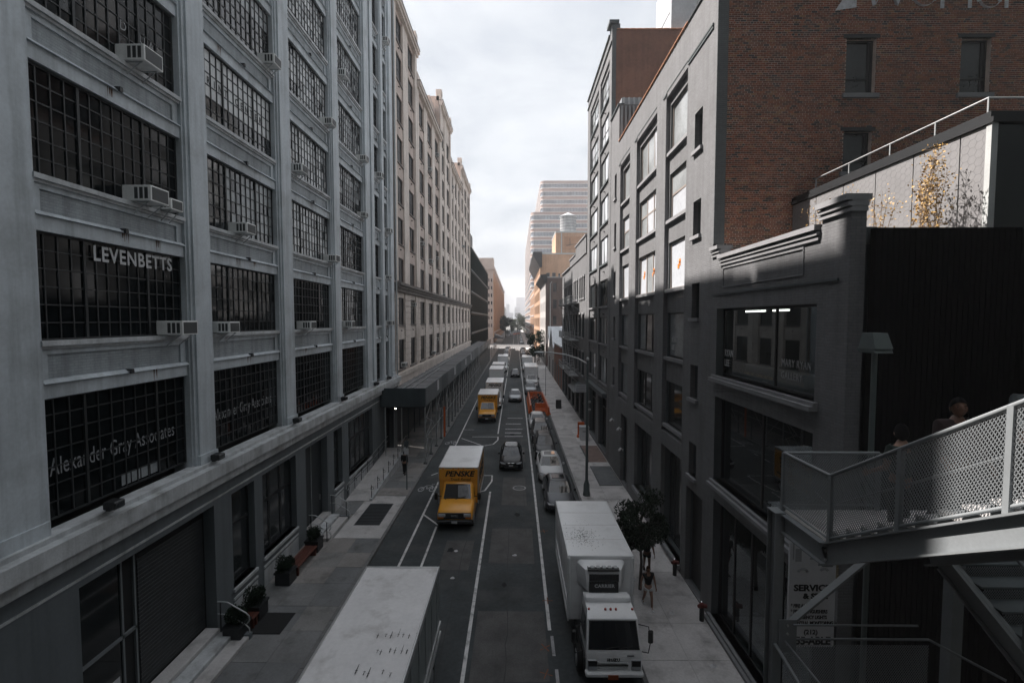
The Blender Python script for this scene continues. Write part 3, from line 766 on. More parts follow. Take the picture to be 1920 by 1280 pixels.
# access ramp
rp = thing('access_ramp', 'long sloping concrete access ramp with looped rail along the factory wall', 'ramp', (XL, 28.2, PZ))
MB().add([(.02,0,0),(1.55,0,0),(1.55,9.4,0),(.02,9.4,0),(.02,0,.03),(1.55,0,.03),(1.55,9.4,.75),(.02,9.4,.75)], [(0,3,2,1),(4,5,6,7),(0,1,5,4),(1,2,6,5),(2,3,7,6),(3,0,4,7)]).build('slope', SLAB_R[1], rp)
MB().add([(1.55,0,0),(1.72,0,0),(1.72,9.4,0),(1.55,9.4,0),(1.55,0,.16),(1.72,0,.16),(1.72,9.4,.9),(1.55,9.4,.9)], [(0,3,2,1),(4,5,6,7),(0,1,5,4),(1,2,6,5),(2,3,7,6),(3,0,4,7)]).build('kerb_edge', L1_LEDGE, rp)
for xx in (1.64, .12):
    zf = lambda y: .12+.08*y
    MB().tube([(xx, .1, .55+zf(.1)), (xx, -.05, .72+zf(0)), (xx, .1, .9+zf(.1)), (xx, 9.3, .9+zf(9.3))], .022, 8).build('top_rail', GALV, rp, True)
    MB().tube([(xx, .1, .5+zf(.1)), (xx, 9.3, .5+zf(9.3))], .018, 8).build('lower_rail', GALV, rp, True)
    for i in range(8):
        y = .15+i*1.3
        MB().tube([(xx, y, .02+zf(y)), (xx, y, .85+zf(y))], .022, 6).build('post', IRON, rp, True)
        MB().tube([(xx, y, .75+zf(y)), (xx+.09, y+.05, .72+zf(y)), (xx+.09, y+.15, .55+zf(y)), (xx, y+.18, .5+zf(y))], .014, 6).build('loop_bracket', IRON, rp, True)
# benches with planters and clipped bushes
def leaf_cloud(mb, c, rad, n, size, seed=0, squash=(1,1,1), shell=.55, mi=0):
    rnd = random.Random(seed)
    for _ in range(n):
        while True:
            p = Vector((rnd.uniform(-1,1), rnd.uniform(-1,1), rnd.uniform(-1,1)))
            if p.length <= 1: break
        if p.length < shell: p = p.normalized()*rnd.uniform(shell, 1)
        p = Vector((p.x*squash[0]*rad, p.y*squash[1]*rad, p.z*squash[2]*rad)) + Vector(c)
        e = Euler((rnd.uniform(0,6.3), rnd.uniform(0,6.3), rnd.uniform(0,6.3))).to_matrix(); s = size*rnd.uniform(.6, 1.3)
        mb.quad(p+e@Vector((-s,0,0)), p+e@Vector((0,-s*.45,0)), p+e@Vector((s,0,0)), p+e@Vector((0,s*.45,0)), mi)
for i, (y, tb) in enumerate(((22.1, 0), (19.3, 0), (17.0, 1), (14.9+.9, 1))):
    nm = ['nearest the doorway steps', 'at the near end of the upper bench', 'at the far end of the lower bench', 'beside the wide shutter steps'][i]
    t = thing('planter', 'black planter with dark clipped bush %s' % nm, 'planter', (XL+.75, y, PZ), group='planters along the factory wall')
    MB().bbox(-.32, .32, -.32, .32, 0, .55, .02).box(-.35, .35, -.35, .35, .5, .58).build('pot', IRON, t)
    f = MB(); [leaf_cloud(f, (rl_.uniform(-.2,.2), rl_.uniform(-.2,.2), rl_.uniform(.62,1.0)), rl_.uniform(.16,.27), 260, .042, i*9+q, (1,1,1.1), .2) for rl_ in [random.Random(i+3)] for q in range(9)]; f.build('bush', GREEN_DK, t)
for (y0, y1, lb) in ((19.7, 21.7, 'red-brown timber bench with planters, just before the doorway steps'), (16.0+.2, 16.65, 'short red-brown timber bench in the dark below the narrow factory window')):
    t = thing('bench', lb, 'bench', (XL+.8, y0, PZ))
    for j in range(4): MB().box(-.3+j*.155, -.3+j*.155+.135, 0, y1-y0, .38, .43).build('slat', BROWN_W, t)
    for yy in (.08, y1-y0-.16): MB().box(-.27, .27, yy, yy+.08, 0, .38).build('leg', BROWN_W, t)
mat_ = tag(MB().box(XL+.5, XL+2.2, 15.0+1.0, 17.2, PZ+.008, PZ+.03).build('door_mat', CL_BLK), 'black rubber mat on the pavement by the lower planters', 'mat')
# floodlights on the ledge
fl = 0
for y, z, nm in ((11.6, 6.62, 'in front of the nearest pier'), (15.75, 6.62, 'below the second pier, beside the first lettered window'), (21.6, 6.62, 'at the foot of the third pier'), (27.6, 6.62, 'at the foot of the fourth pier'), (34.1, 6.62, 'at the foot of the double pier'), (37.5, 6.62, 'between the two narrow window stacks')):
    t = thing('floodlight', 'small black floodlight on the factory ledge %s' % nm, 'floodlight', (XL+.18, y, z), group='floodlights on the factory ledge')
    MB().box(-.06, .06, -.06, .06, 0, .06).build('base', IRON, t)
    MB().bbox(-.05, .28, -.17, .17, .06, .27, .03).build('housing', IRON, t)
    MB().box(.28, .285, -.14, .14, .09, .24).build('lens', GL_MID, t)
# air conditioners
def ac_mesh(Wd, Ht, Dp):
    """local: front face towards +x, width along y, sill at z=0"""
    c = MB().bbox(-.25, Dp, 0, Wd, .02, Ht, .012).mesh('casing', M('ac_casing', (.80,.81,.80), .55, var=.08, scale=5, streak=.2))
    g = MB().box(Dp, Dp+.006, .04, Wd-.04, .06, Ht-.04)
    g = g.mesh('back_grille', M('ac_coil', (.05,.055,.058), .6, var=.2, scale=30))
    s = MB()
    for i in range(3): s.box(Dp*.18+i*Dp*.25, Dp*.18+i*Dp*.25+Dp*.17, -.004, 0, .08, Ht-.06)
    s = s.mesh('side_louvre', M('ac_louvre', (.035,.04,.042), .6, var=.2))
    b = MB()
    for y in (.08, Wd-.08): b.bar((Dp*.75, y, .01), (.0, y, -.32), .012).bar((0, y, .01), (Dp*.8, y, .01), .012)
    return c, g, s, b.mesh('bracket', GALV)
ACM = [ac_mesh(.68, .46, .58), ac_mesh(.5, .36, .40), ac_mesh(.62, .42, .5)]
def air_con(y, z, kind, label, x=XL-.12, group='window air conditioners on the factory'):
    t = thing('air_conditioner', label, 'air conditioner', (x, y, z), group=group)
    for nm, me in zip(('casing', 'back_grille', 'side_louvre', 'bracket'), ACM[kind]): link(nm, me, t)
BAYN = {1: 'the nearest window bay', 2: 'the second window bay', 3: 'the third window bay', 4: 'the fourth window bay', 5: 'the first narrow window stack', 6: 'the last narrow window stack'}
for bay, k, y, kd in ((1,3,12.95,0),(1,2,13.0,0),(1,2,14.0,1),(1,1,14.05,0),(2,4,20.1,2),(2,2,17.75,2),(2,1,16.5,2),(3,4,26.3,2),(3,3,22.5,2),(3,2,26.5,2),(3,1,23.1,2),
                    (4,5,28.5,2),(4,4,32.2,2),(4,3,32.3,1),(4,1,28.9,2),(5,4,35.9,2),(6,8,38.2,2),(6,7,38.1,2),(6,3,38.2,2),(6,2,38.2,1),(6,1,38.4,2)):
    air_con(y, ROWS[k][0], kd, '%swhite window air conditioner in %s, %s floor above the ledge' % ('smaller ' if (bay, k, kd) == (1,2,1) else '', BAYN[bay], ORD[k]))
# rust runs below the hooks and sills
RUST = M('rust_run', (.13, .07, .04), .85, var=.4, scale=9, streak=.5)
rr2 = random.Random(8)
for bay, k, f in ((1, 1, .52), (1, 1, .78), (1, 0, .70), (2, 1, .38), (2, 1, .62), (3, 2, .5), (4, 2, .55), (2, 0, .5), (1, 2, .46), (3, 0, .3), (2, 3, .2)):
    a, b = WIN[bay]; y = a+(b-a)*f; z = ROWS[k][1]+.36; mb = MB()
    for q in range(5):
        yy = y+rr2.uniform(-.12, .12); w_ = rr2.uniform(.01, .03); l = rr2.uniform(.12, .36)
        mb.add([(XL-.198, yy-w_, z), (XL-.198, yy+w_, z), (XL-.198, yy+w_*.3, z-l), (XL-.198, yy-w_*.3, z-l)], [(0,1,2,3)])
    ch(mb.build('rust_run', RUST, L1))
# drainpipe near the joint with the next building
tag(MB().tube([(XL+.05, 41.12, 5), (XL+.05, 41.12, 40)], .07, 8).build('drainpipe', GALV, None, True), 'tall grey drainpipe at the joint of the grey factory and the beige building', 'pipe')

# ================================================================== left: beige masonry building
L2 = thing('masonry_building', 'long beige stone building with deep windows and roof towers beyond the grey factory', 'building', (XL, 41.3, 0))
Y2 = 41.3; NB = 13; BP = 5.2
def roof2(y): return 42.0 if y < 51 else 38.6 if y < 66.8 else 44.4 if y < 77.2 else 38.6 if y < 91 else 43.0
segs = [(41.3, 51, 41.3), (51, 66.8, 38.3), (66.8, 77.2, 43.6), (77.2, 91, 38.3), (91, 109, 42.4)]
floors2 = [(6.85, 9.7), (11.1, 13.7)] + [(15.0+3.78*k, 17.45+3.78*k) for k in range(6)]
sink2 = {}
shm = {}
for (ya, yb, top) in segs:
    holes = []
    nb = round((yb-ya)/BP); bp = (yb-ya)/nb
    fl = floors2 + ([(37.4, 39.7)] if top > 41 else [])
    for i in range(nb):
        u = ya+i*bp+1.2
        for k, (z0, z1) in enumerate(fl): holes.append((u, u+bp-2.4, z0, z1))
    lo = [h for h in holes if h[3] < 14.2]; hi = [h for h in holes if h[2] > 14.2]
    ch(wall_holes('lower_wall', BEIGE, L2, 'L', XL-.22, ya, yb, 5.4, 14.6, lo, .2))
    ch(wall_holes('upper_wall', BEIGE if ya > 60 else BEIGE_D, L2, 'L', XL-.22, ya, yb, 14.6, top, hi, .2))
    ch(MB().quad((XL-16, ya, 5), (XL-.22, ya, 5), (XL-.22, ya, top), (XL-16, ya, top)).quad((XL-16, yb, 5), (XL-.22, yb, 5), (XL-.22, yb, top), (XL-16, yb, top))
       .quad((XL-16, ya, top), (XL-.22, ya, top), (XL-.22, yb, top), (XL-16, yb, top)).build('side_wall', BEIGE_D, L2))
    for i in range(nb+1):
        y = ya+i*bp; w0 = max(ya, y-1.15+ (0)); w1 = min(yb, y+1.15)
        mb = MB().box(XL-.26, XL-.12, w0+.12, w1-.12, 15.2, top-1.2)
        if i in (0, nb): mb.box(XL-.12, XL-.02, w0+.02 if i == 0 else y-.9, y+.9 if i == 0 else w1-.02, 15.2, top-.9)
        ch(mb.build('pilaster', BEIGE, L2))
        mb = MB(); z = 6.9
        while z < 14.1:
            mb.bbox(XL-.26, XL-.10, w0+.04, w1-.04, z+.02, z+.58, .02); z += .6
        ch(mb.build('rusticated_pier', BEIGE, L2))
    mb = MB().box(XL-.3, XL+.35, ya, yb, top-.95, top-.6).box(XL-.3, XL+.18, ya, yb, top-1.25, top-.95).box(XL-.6, XL+.05, ya, yb, top-.6, top+.35)
    if top > 41:
        for q in (ya+.6, yb-.6): mb.box(XL-.7, XL+.12, q-.5, q+.5, top+.35, top+1.0)
    ch(mb.build('roof_cornice', BEIGE, L2))
    ch(MB().box(XL-.2, XL+.40, ya, yb, top-.6, top-.5).build('cornice_drip', BEIGE_DK, L2))
    for (u0, u1, z0, z1) in holes:
        near = ya < 60 and z0 < 30
        def pm2(i, j, rr=random.Random(int(u0*10+z0*7))): return GL_MID if rr.random() < .1 else GL_OLD
        ch(window(L2, 'L', XL-.22, u0, z0, u1-u0, z1-z0, 2, [0, .5, 1], recess=.13, bar=.04, frame=.07, fm=IRON, pm=pm2, panes='objects' if near else 'sink', sink=sink2, tilt=.01))
        key = round(u1-u0, 3)
        if key not in shm: shm[key] = MB().box(0, .16, -.12, u1-u0+.12, -.14, 0).mesh('sill', BEIGE_DK)
        ch(link('sill', shm[key], L2, (XL-.26, u0, z0)))
        ch(link('ledge_hook', hook, L2, (XL-.25, (u0+u1)/2-.1, z0-.55)))
flush_panes(sink2, L2, 'far_panes').matrix_parent_inverse = Matrix.Translation(-Vector(L2.location))
ch(MB().box(XL-.3, XL+.42, Y2, 109, 14.75, 15.0).box(XL-.3, XL+.25, Y2, 109, 14.5, 14.75).box(XL-.3, XL+.1, Y2, 109, 14.2, 14.5).build('belt_cornice', BEIGE_DK, L2))
ch(MB().box(XL-.3, XL+.12, Y2, 109, 6.2, 6.6).box(XL-.3, XL-.02, Y2, 109, 5.4, 6.2).build('base_ledge', BEIGE, L2))
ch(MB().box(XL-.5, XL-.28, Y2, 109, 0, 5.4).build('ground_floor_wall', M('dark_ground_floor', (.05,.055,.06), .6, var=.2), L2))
# the roof-tower end wall stair bulkhead
ch(MB().box(XL-3.2, XL-.8, 62.8, 66.6, 38.3, 41.8).build('bulkhead', BEIGE_D, L2))
for y, z, kd, lb in ((44.0, 7.0, 2, 'first window above the shed, nearest end'), (60.2, 7.0, 2, 'window above the shed roof, mid-length'), (63.4, 8.7, 1, 'upper sash of a window above the shed roof'), (80.5, 7.0, 2, 'far window just above the shed'),
                     (48.4, 13.0, 2, 'window under the belt cornice'), (53.2, 20.2, 2, 'second floor above the belt cornice'), (58.6, 18.9, 2, 'third bay, second floor above the cornice'), (63.8, 20.0, 1, 'fourth bay, second floor above the cornice'),
                     (68.8, 18.9, 2, 'under the middle roof tower, second cornice floor'), (58.4, 30.4, 2, 'fifth floor above the cornice'), (68.9, 15.1, 2, 'middle tower, first floor above the cornice'), (79.2, 18.9, 1, 'beyond the middle tower, second cornice floor'),
                     (79.3, 34.2, 2, 'top floor beyond the middle tower'), (64.0, 34.2, 2, 'top floor just before the middle tower'), (95.3, 26.6, 2, 'under the far roof tower')):
    air_con(y, z, kd, 'white air conditioner on the beige building, %s' % lb, XL-.35, 'window air conditioners on the beige building')

# ================================================================== left: black-green panelled building, then the far pink-beige one
L3 = thing('panelled_building', 'black-green building with vertical ribs and rows of pale brackets beyond the beige one', 'building', (XL, 109.3, 0))
ch(MB().box(XL-20, XL-.1, 109.3, 176, 0, 29).box(XL-20, XL-.6, 109.3, 121, 29, 33.2).build('wall', BLACKGREEN, L3))
for i in range(34):
    y = 110.2+i*1.98
    ch(MB().box(XL-.1, XL+.12, y-.09, y+.09, 4, 28.9).build('rib', BLACKGREEN, L3))
for zf in (8.2, 13.2, 18.2, 23.4):
    mb = MB()
    for i in range(34): mb.box(XL+.12, XL+.2, 110.0+i*1.98, 110.5+i*1.98, zf, zf+.35)
    ch(stuff(mb.build('brackets', PALE_SPOT, L3)))
    ch(MB().box(XL-.1, XL+.06, 109.3, 176, zf-.3, zf-.1).build('floor_band', IRON, L3))
ch(MB().box(XL-.3, XL+.15, 109.3, 176, 29, 29.25).build('coping', PALE_SPOT, L3))
Lp = thing('corner_building', 'low pinkish brick block with small windows between the black-green and the far beige building', 'building', (XL-1, 177, 0))
ch(MB().box(XL-18, XL-.6, 177, 185, 0, 16).build('wall', BEIGE_D, Lp)); ch(MB().box(XL-18.1, XL-.5, 176.9, 185.1, 16, 16.4).build('parapet', BEIGE, Lp))
L4 = thing('warehouse_building', 'tall sunlit pink-beige warehouse with roof cornice across the avenue, left', 'building', (XL, 219, 0))
hs = []
for k in range(7):
    for i in range(2): hs.append((-13.2+i*1.3 - .0, -13.2+i*1.3+.62, 8+k*3.6, 9.6+k*3.6))
PINKL = M('pink_beige_stone', (.47, .38, .335), .85, var=.1, scale=.2, streak=.2)
ORNG = M('orange_tan_brick', (.46, .28, .18), .85, var=.12, scale=.2, streak=.2)
ch(wall_holes('end_wall', PINKL, L4, 'C', 219, -40, XL, 0, 37, hs, .3))
for h in hs: ch(window(L4, 'C', 219, h[0], h[2], h[1]-h[0], h[3]-h[2], 1, 2, recess=.2, bar=.05, frame=.06, pm=lambda i, j: GL_DARK))
h4 = []
for i in range(26):
    for k in range(7): h4.append((221.5+i*7.6, 225.6+i*7.6, 6+k*4.1, 8.6+k*4.1))
ch(wall_holes('street_wall', ORNG, L4, 'L', XL, 219, 420, 0, 36, h4, .5, reveal=ORNG))
ch(MB().box(XL-.52, XL-.5, 219, 420, 0, 36).build('glazing', FARGL, L4))
for i in range(27): ch(MB().box(XL, XL+.35, 218.9+i*7.6, 220.6+i*7.6, 3, 34).build('pilaster', ORNG, L4))
ch(MB().box(-40, XL+.6, 218.4, 420, 35.6, 37).box(-40, XL+.4, 218.6, 420, 34.3, 34.7).build('cornice', PINKL, L4))
ch(MB().box(-30, XL+.1, 218.8, 228, 37, 41).build('roof_block', PINKL, L4))
ch(MB().box(XL-.3, XL+.55, 219, 420, 5.0, 5.6).build('base_band', PINKL, L4))
Lx = thing('pier_building', 'pale far block at the end of the street, left of the trees', 'building', (XL-1, 425, 0))
ch(MB().box(-60, XL-.8, 425, 520, 0, 24).build('wall', PALEBR, Lx)); ch(MB().box(-60.2, XL-.6, 424.8, 520, 24, 24.7).build('parapet', BEIGE, Lx))

# ================================================================== right: dark two-storey gallery with stepped parapet
YB = 17.4                                   # plane of the red brick end wall
R0 = thing('gallery_building', 'low dark grey brick gallery with stepped parapet and huge shop windows on the right', 'building', (XR, 10.28, 0))
bigw = [(11.35, 16.95, 9.55, 12.0), (11.35, 16.95, 5.6, 8.75), (11.2, 16.9, .4, 4.9)]
ch(wall_holes('front_wall', R_PAINT, R0, 'R', XR, 10.28, YB, 0, 13.85, bigw, .45, reveal=R_TRIM))
ch(MB().quad((XR, 10.28, 0), (XR+.34, 10.28, 0), (XR+.34, 10.28, 13.85), (XR, 10.28, 13.85)).quad((XR+.34,10.28,0),(XR+.34,10.7,0),(XR+.34,10.7,13.85),(XR+.34,10.28,13.85)).build('end_pier', R_PAINT, R0))
def coping(y0, y1, z):
    mb = MB().box(XR-.16, XR+.42, y0, y1, z-.13, z).box(XR-.10, XR+.36, y0, y1, z-.26, z-.17).box(XR-.06, XR+.34, y0, y1, z-.38, z-.30)
    mb.box(XR-.02, XR+.34, y0+.01, y1-.01, z-.30, z-.13+.001)
    ch(mb.build('parapet_coping', R_SILL, R0))
ch(MB().box(XR+.004, XR+.34, 10.284, 11.25, 13.85, 14.3).build('parapet_step', R_PAINT, R0)); coping(10.24, 11.3, 14.38)
coping(11.3, 16.7, 13.92)
ch(MB().box(XR+.004, XR+.34, 16.75, YB-.02, 13.85, 14.2).build('parapet_step', R_PAINT, R0)); coping(16.7, YB, 14.3)
ch(MB().box(XR-.035, XR-.001, 11.9, 16.5, 13.42, 13.47).box(XR-.03, XR-.001, 11.9, 16.5, 12.75, 12.78).box(XR-.03, XR-.001, 11.9, 11.93, 12.78, 13.42).box(XR-.03, XR-.001, 16.47, 16.5, 12.78, 13.42).build('panel_moulding', R_SILL, R0))
ch(MB().box(XR-.05, XR-.001, 10.6, YB-.05, 12.5, 12.56).build('string_course', R_TRIM, R0))
CGL = clear_glass('clear_shop_glass', (.78, .82, .82), .06)
for i, (a, b, z0, z1) in enumerate(bigw):
    ch(MB().box(XR-.22, XR+.30, a-.15, b+.15, z0-.22, z0-.10).box(XR-.12, XR+.30, a-.15, b+.15, z0-.10, z0).build('sill', R_SILL, R0))
    nc = 3 if i < 2 else 4
    wo = ch(window(R0, 'R', XR, a, z0, b-a, z1-z0, [0, .4, 1] if i == 0 else ([0, .5, 1] if i == 1 else [0, .3, .6, .8, 1]), 1, recess=.3, bar=.035, frame=.07, fm=IRON, pm=lambda i, j: CGL, tilt=.002))
    if i == 0:
        text(wo, 'RYAN', .34, (.27, (b-a)-.12, .72), FACE_R, PALE_INK, 'window_lettering', 'LEFT', off=.006, sx=.72)
        text(wo, 'LEE', .34, (.27, (b-a)-.12, .36), FACE_R, PALE_INK, 'window_lettering', 'LEFT', off=.006, sx=.72)
        text(wo, 'MARY RYAN', .30, (.27, 1.9, .72), FACE_R, GREY_INK, 'window_lettering', 'LEFT', sx=.75, space=1.1)
        text(wo, 'GALLERY', .30, (.27, 1.9, .36), FACE_R, GREY_INK, 'window_lettering', 'LEFT', sx=.75, space=1.1)
        text(wo, 'OUSPO NET / KAMAU PATTON', .15, (.27, 4.0, .22), FACE_R, M('vinyl_tan', (.26,.23,.18), .6, var=0), 'window_lettering', 'LEFT', sx=.8)
    # the room behind the glass
    ro = MB(); x1 = XR+4.5
    ro.quad((x1, a-.3, z0-.3), (x1, b+.3, z0-.3), (x1, b+.3, z1+.3), (x1, a-.3, z1+.3))
    ro.quad((XR+.46, a-.3, z0-.3), (x1, a-.3, z0-.3), (x1, a-.3, z1+.3), (XR+.46, a-.3, z1+.3)).quad((XR+.46, b+.3, z0-.3), (x1, b+.3, z0-.3), (x1, b+.3, z1+.3), (XR+.46, b+.3, z1+.3))
    ro.quad((XR+.46, a-.3, z1+.3), (x1, a-.3, z1+.3), (x1, b+.3, z1+.3), (XR+.46, b+.3, z1+.3)).quad((XR+.46, a-.3, z0-.3), (x1, a-.3, z0-.3), (x1, b+.3, z0-.3), (XR+.46, b+.3, z0-.3))
    ch(ro.build('room_wall', M('dim_room', (.06,.065,.066), .9, var=.1, scale=.8) if i else M('dim_gallery_room', (.09,.095,.096), .9, var=.1, scale=.8), R0))
    if i == 0:
        for yy, ye in ((15.0, 16.2), (13.7, 14.5), (11.85, 12.2)): ch(MB().box(XR+.68, XR+.74, yy, ye, 11.86, 11.91).build('ceiling_tube', TUBE_L, R0))
        ch(MB().box(XR+.9, XR+1.3, 12.2, 16.6, 9.3, 10.0).build('counter', M('room_counter', (.2,.2,.2), .6, var=0), R0))
    if i == 1:
        ch(MB().box(XR+.8, XR+2.0, 11.6, 14.0, 5.5, 7.0).build('counter', M('crate_grey', (.12,.13,.135), .6, var=0), R0))
ch(MB().box(XR+.34, XR+2.6, 10.45, 10.6, 0, 13.3).build('end_wall', R_TRIM, R0))
# shop entrance panel at the near end
ch(MB().box(XR-.01, XR+.1, 10.3, 11.1, .14, 4.6).build('door', M('black_door', (.01,.011,.012), .4, var=0), R0))
# terrace roof, hex-panelled penthouse
ch(MB().quad((XR+.3, 10.5, 13.2), (22, 10.5, 13.2), (22, YB, 13.2), (XR+.3, YB, 13.2)).build('terrace_roof', KERB, R0))
XH, YH, ZH = 10.36, 10.18, 15.97
PH = thing('penthouse', 'rooftop penthouse clad in white hexagon-patterned panels above the black wall', 'penthouse', (XH, YH+.5, 13.2))
ys = [YH+.12, 10.9, 12.15, 13.4, 14.7, 16.0, YB-.06]
for a, b in zip(ys[:-1], ys[1:]):
    p = ch(MB().box(XH, XH+.05, a+.015, b-.015, 13.25, ZH-.12).build('panel', HEXP, PH))
    mb = MB(); s = .105; h = s*math.sqrt(3)
    ny = int((b-a)/(1.5*s))+2
    def seg(p0, p1):
        (y0, z0), (y1, z1) = p0, p1
        if min(y0, y1) < a+.02 or max(y0, y1) > b-.02 or min(z0, z1) < 13.3 or max(z0, z1) > ZH-.14: return
        mb.bar((XH+.0025, y0, z0), (XH+.0025, y1, z1), .004)
    for i in range(ny):
        for j in range(16):
            cy = a+i*1.5*s; cz = 13.4+j*h+(h/2 if i % 2 else 0)
            v = [(cy+s*math.cos(R(60*k)), cz+s*math.sin(R(60*k))) for k in range(6)]
            for k in range(3): seg(v[k], v[k+1])
    if mb.v: ch(mb.build('hexagon_joint', HEXL, p)).matrix_parent_inverse = Matrix.Identity(4)
ch(MB().box(XH+.05, XH+6, YH+.12, YB-.05, 13.2, ZH-.1).build('core_wall', R_TRIM, PH))
ch(MB().box(XH-.05, XH+6, YH-.05, YB-.05, ZH-.1, ZH+.02).box(XH-.03, XH+6, YH+.02, YB-.05, ZH+.02, ZH+.16).build('roof_edge', IRON, PH))
ch(MB().box(XH-.02, XH+.12, YH+.0, YH+.12, 13.2, ZH-.1).build('corner_post', PALE_SPOT, PH))
for i in range(4): ch(MB().box(XH+.14+i*1.4, XH+1.48+i*1.4, YH+.03, YH+.1, 13.2, ZH-.12).build('glass_panel', M('teal_glass', (.012,.018,.020), .08, var=.3, scale=.8, spec=.8), PH))
ch(MB().box(XH-.03, XH-.001, 16.4, 17.15, 13.3, 14.85).box(XH-.05, XH-.031, 16.5, 17.05, 13.3, 14.75).build('door', HEXP, PH))
rt = thing('roof_railing', 'thin galvanised railing along the penthouse roof edge before the brick wall', 'railing', (XH+.3, YH+.3, ZH+.16))
ch(MB().tube([(XH+.3, 16.6, ZH+.62), (XH+.3, 10.6, ZH+.62), (XH+6, 10.6, ZH+.62)], .022, 6).build('top_rail', GALV, rt, True))
for y in (10.6, 11.9, 13.3, 14.9, 16.5): ch(MB().tube([(XH+.3, y, ZH+.1), (XH+.3, y, ZH+.62)], .02, 6).build('post', GALV, rt, True))
# black screen wall
BW = thing('screen_wall', 'tall matt black corrugated wall beside the gallery, behind the stairs', 'wall', (XR+.6, 10.05, 0))
ch(MB().box(XR+.40, 26, 10.08, 10.24, 0, 13.6).build('backing', BLACKWALL, BW))
rib = MB().box(0, .05, .02, .035, 0, 13.57).mesh('corrugation', BLACKWALL)
for i in range(110): ch(link('corrugation', rib, BW, (XR+.42+i*.12, 10.045, 0)))
ch(MB().box(XR+.345, XR+.58, 10.30, 10.6, 13.3, 13.66).build('cap', R_TRIM, BW))

# ================================================================== right: six-storey painted building with the red brick end wall
R1 = thing('loft_building', 'six-storey grey painted brick loft with red brick end wall on the right', 'building', (XR, YB, 0))
Z1 = 24.35
rows1 = [(19.8, 22.1), (16.5, 18.75), (13.1, 15.4), (9.75, 11.94), (6.37, 8.53)]
colA, colB, colC = (20.4, 23.0), (24.7, 28.5), (30.4, 32.9)
H1 = []
for c in (colA, colB, colC):
    for r in rows1: H1.append((c[0], c[1], r[0], r[1]))
G1 = [(20.2, 23.1, .5, 5.3), (24.7, 28.3, 1.2, 5.2), (30.2, 32.0, .2, 5.0), (17.9, 19.6, .2, 4.4)]
NR = [(18.6, 19.4, a, b) for a, b in ((18.55, 20.1), (15.05, 16.5), (11.67, 13.1), (8.3, 9.7), (5.0, 6.4))]
NR2 = [(34.2, 34.85, a, b) for a, b in ((20.6, 22.4), (17.0, 18.8), (13.4, 15.2), (10.2, 11.8), (6.6, 8.0))]
XI = XR+.20
ch(wall_holes('bay_wall', R_PAINT, R1, 'R', XI, YB+.1, 36.3, 0, 23.5, H1+G1+NR+NR2, .3, reveal=R_TRIM))
ch(wall_holes('front_wall', R_PAINT, R1, 'R', XR, YB, 36.3, 0, 23.8, [(c[0]-.12, c[1]+.12, 6.0, 22.5) for c in (colA, colB, colC)]+G1+NR+NR2, .2, reveal=R_PAINT))
ch(MB().quad((XR, YB, 23.8), (XR, 33.5, 23.8), (XR, 33.5, Z1), (XR, YB, Z1)).quad((XR, 33.5, 23.8), (XR, 36.3, 23.8), (XR, 36.3, 27), (XR, 33.5, 27)).quad((XR,33.5,Z1),(XR+6,33.5,Z1),(XR+6,33.5,27),(XR,33.5,27)).build('parapet_wall', R_PAINT, R1))
# darker recessed vertical channels and lintel lines
for (a, b) in ((23.0, 24.7), (28.5, 30.4)):
    pass
for c in (colA, colB, colC):
    ch(MB().box(XR-.02, XR-.001, c[0]-.05, c[1]+.05, 22.75, 22.80).box(XR-.05, XR-.001, c[1], c[1]+.5, 22.6, 22.7).build('string_course', R_TRIM, R1))
    for r in rows1:
        ch(MB().box(XI-.16, XI+.2, c[0]-.08, c[1]+.08, r[0]-.16, r[0]).build('sill', R_SILL, R1))
for h in NR+NR2: ch(MB().box(XR-.12, XR+.2, h[0]-.08, h[1]+.08, h[2]-.14, h[2]).build('sill', R_SILL, R1))
ch(MB().box(XR-.06, XR-.001, YB+.3, 20.2, 22.65, 22.72).box(XR-.05, XR-.001, YB+.3, 20.2, 22.53, 22.6).build('string_course', R_TRIM, R1))
BRN = M('bronze_window_frame', (.24, .21, .19), .5, var=.08, scale=2)
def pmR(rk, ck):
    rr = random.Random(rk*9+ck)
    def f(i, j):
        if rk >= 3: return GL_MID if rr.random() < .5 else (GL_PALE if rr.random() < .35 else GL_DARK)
        return GL_SKYPALE if rr.random() < .72 else GL_PALE
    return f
w1 = {}
for ci, c in enumerate((colA, colB, colC)):
    for ri, r in enumerate(rows1):
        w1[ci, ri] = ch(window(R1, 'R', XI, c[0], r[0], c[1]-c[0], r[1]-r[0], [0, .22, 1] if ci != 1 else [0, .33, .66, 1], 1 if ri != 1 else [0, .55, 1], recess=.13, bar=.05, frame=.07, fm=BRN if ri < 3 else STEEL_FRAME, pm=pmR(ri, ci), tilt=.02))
for h in NR+NR2: ch(window(R1, 'R', XI, h[0], h[2], h[1]-h[0], h[3]-h[2], 1, [0, .5, 1], recess=.25, bar=.03, frame=.05, fm=BRN if h[2] > 13 else IRON, pm=lambda i, j: GL_MID))
ORS = M('orange_sticker', (.70, .22, .03), .6, var=0)
for ci, us in ((0, (1.35,)), (1, (1.1, 2.9))):
    for u in us:
        mb = MB()
        for k in range(3): mb.box(.118, .124, u+.1*math.cos(k*2), u+.22+.1*math.cos(k*2), .95+.12*k, 1.14+.12*k)
        mb.build('orange_mark', ORS, w1[ci, 2])
text(w1[0, 3], 'RYAN', .34, (.09, 2.2, .75), FACE_R, PALE_INK, 'window_lettering', 'LEFT', sx=.75)
text(w1[0, 3], 'LEE', .34, (.09, 2.2, .38), FACE_R, PALE_INK, 'window_lettering', 'LEFT', sx=.75)
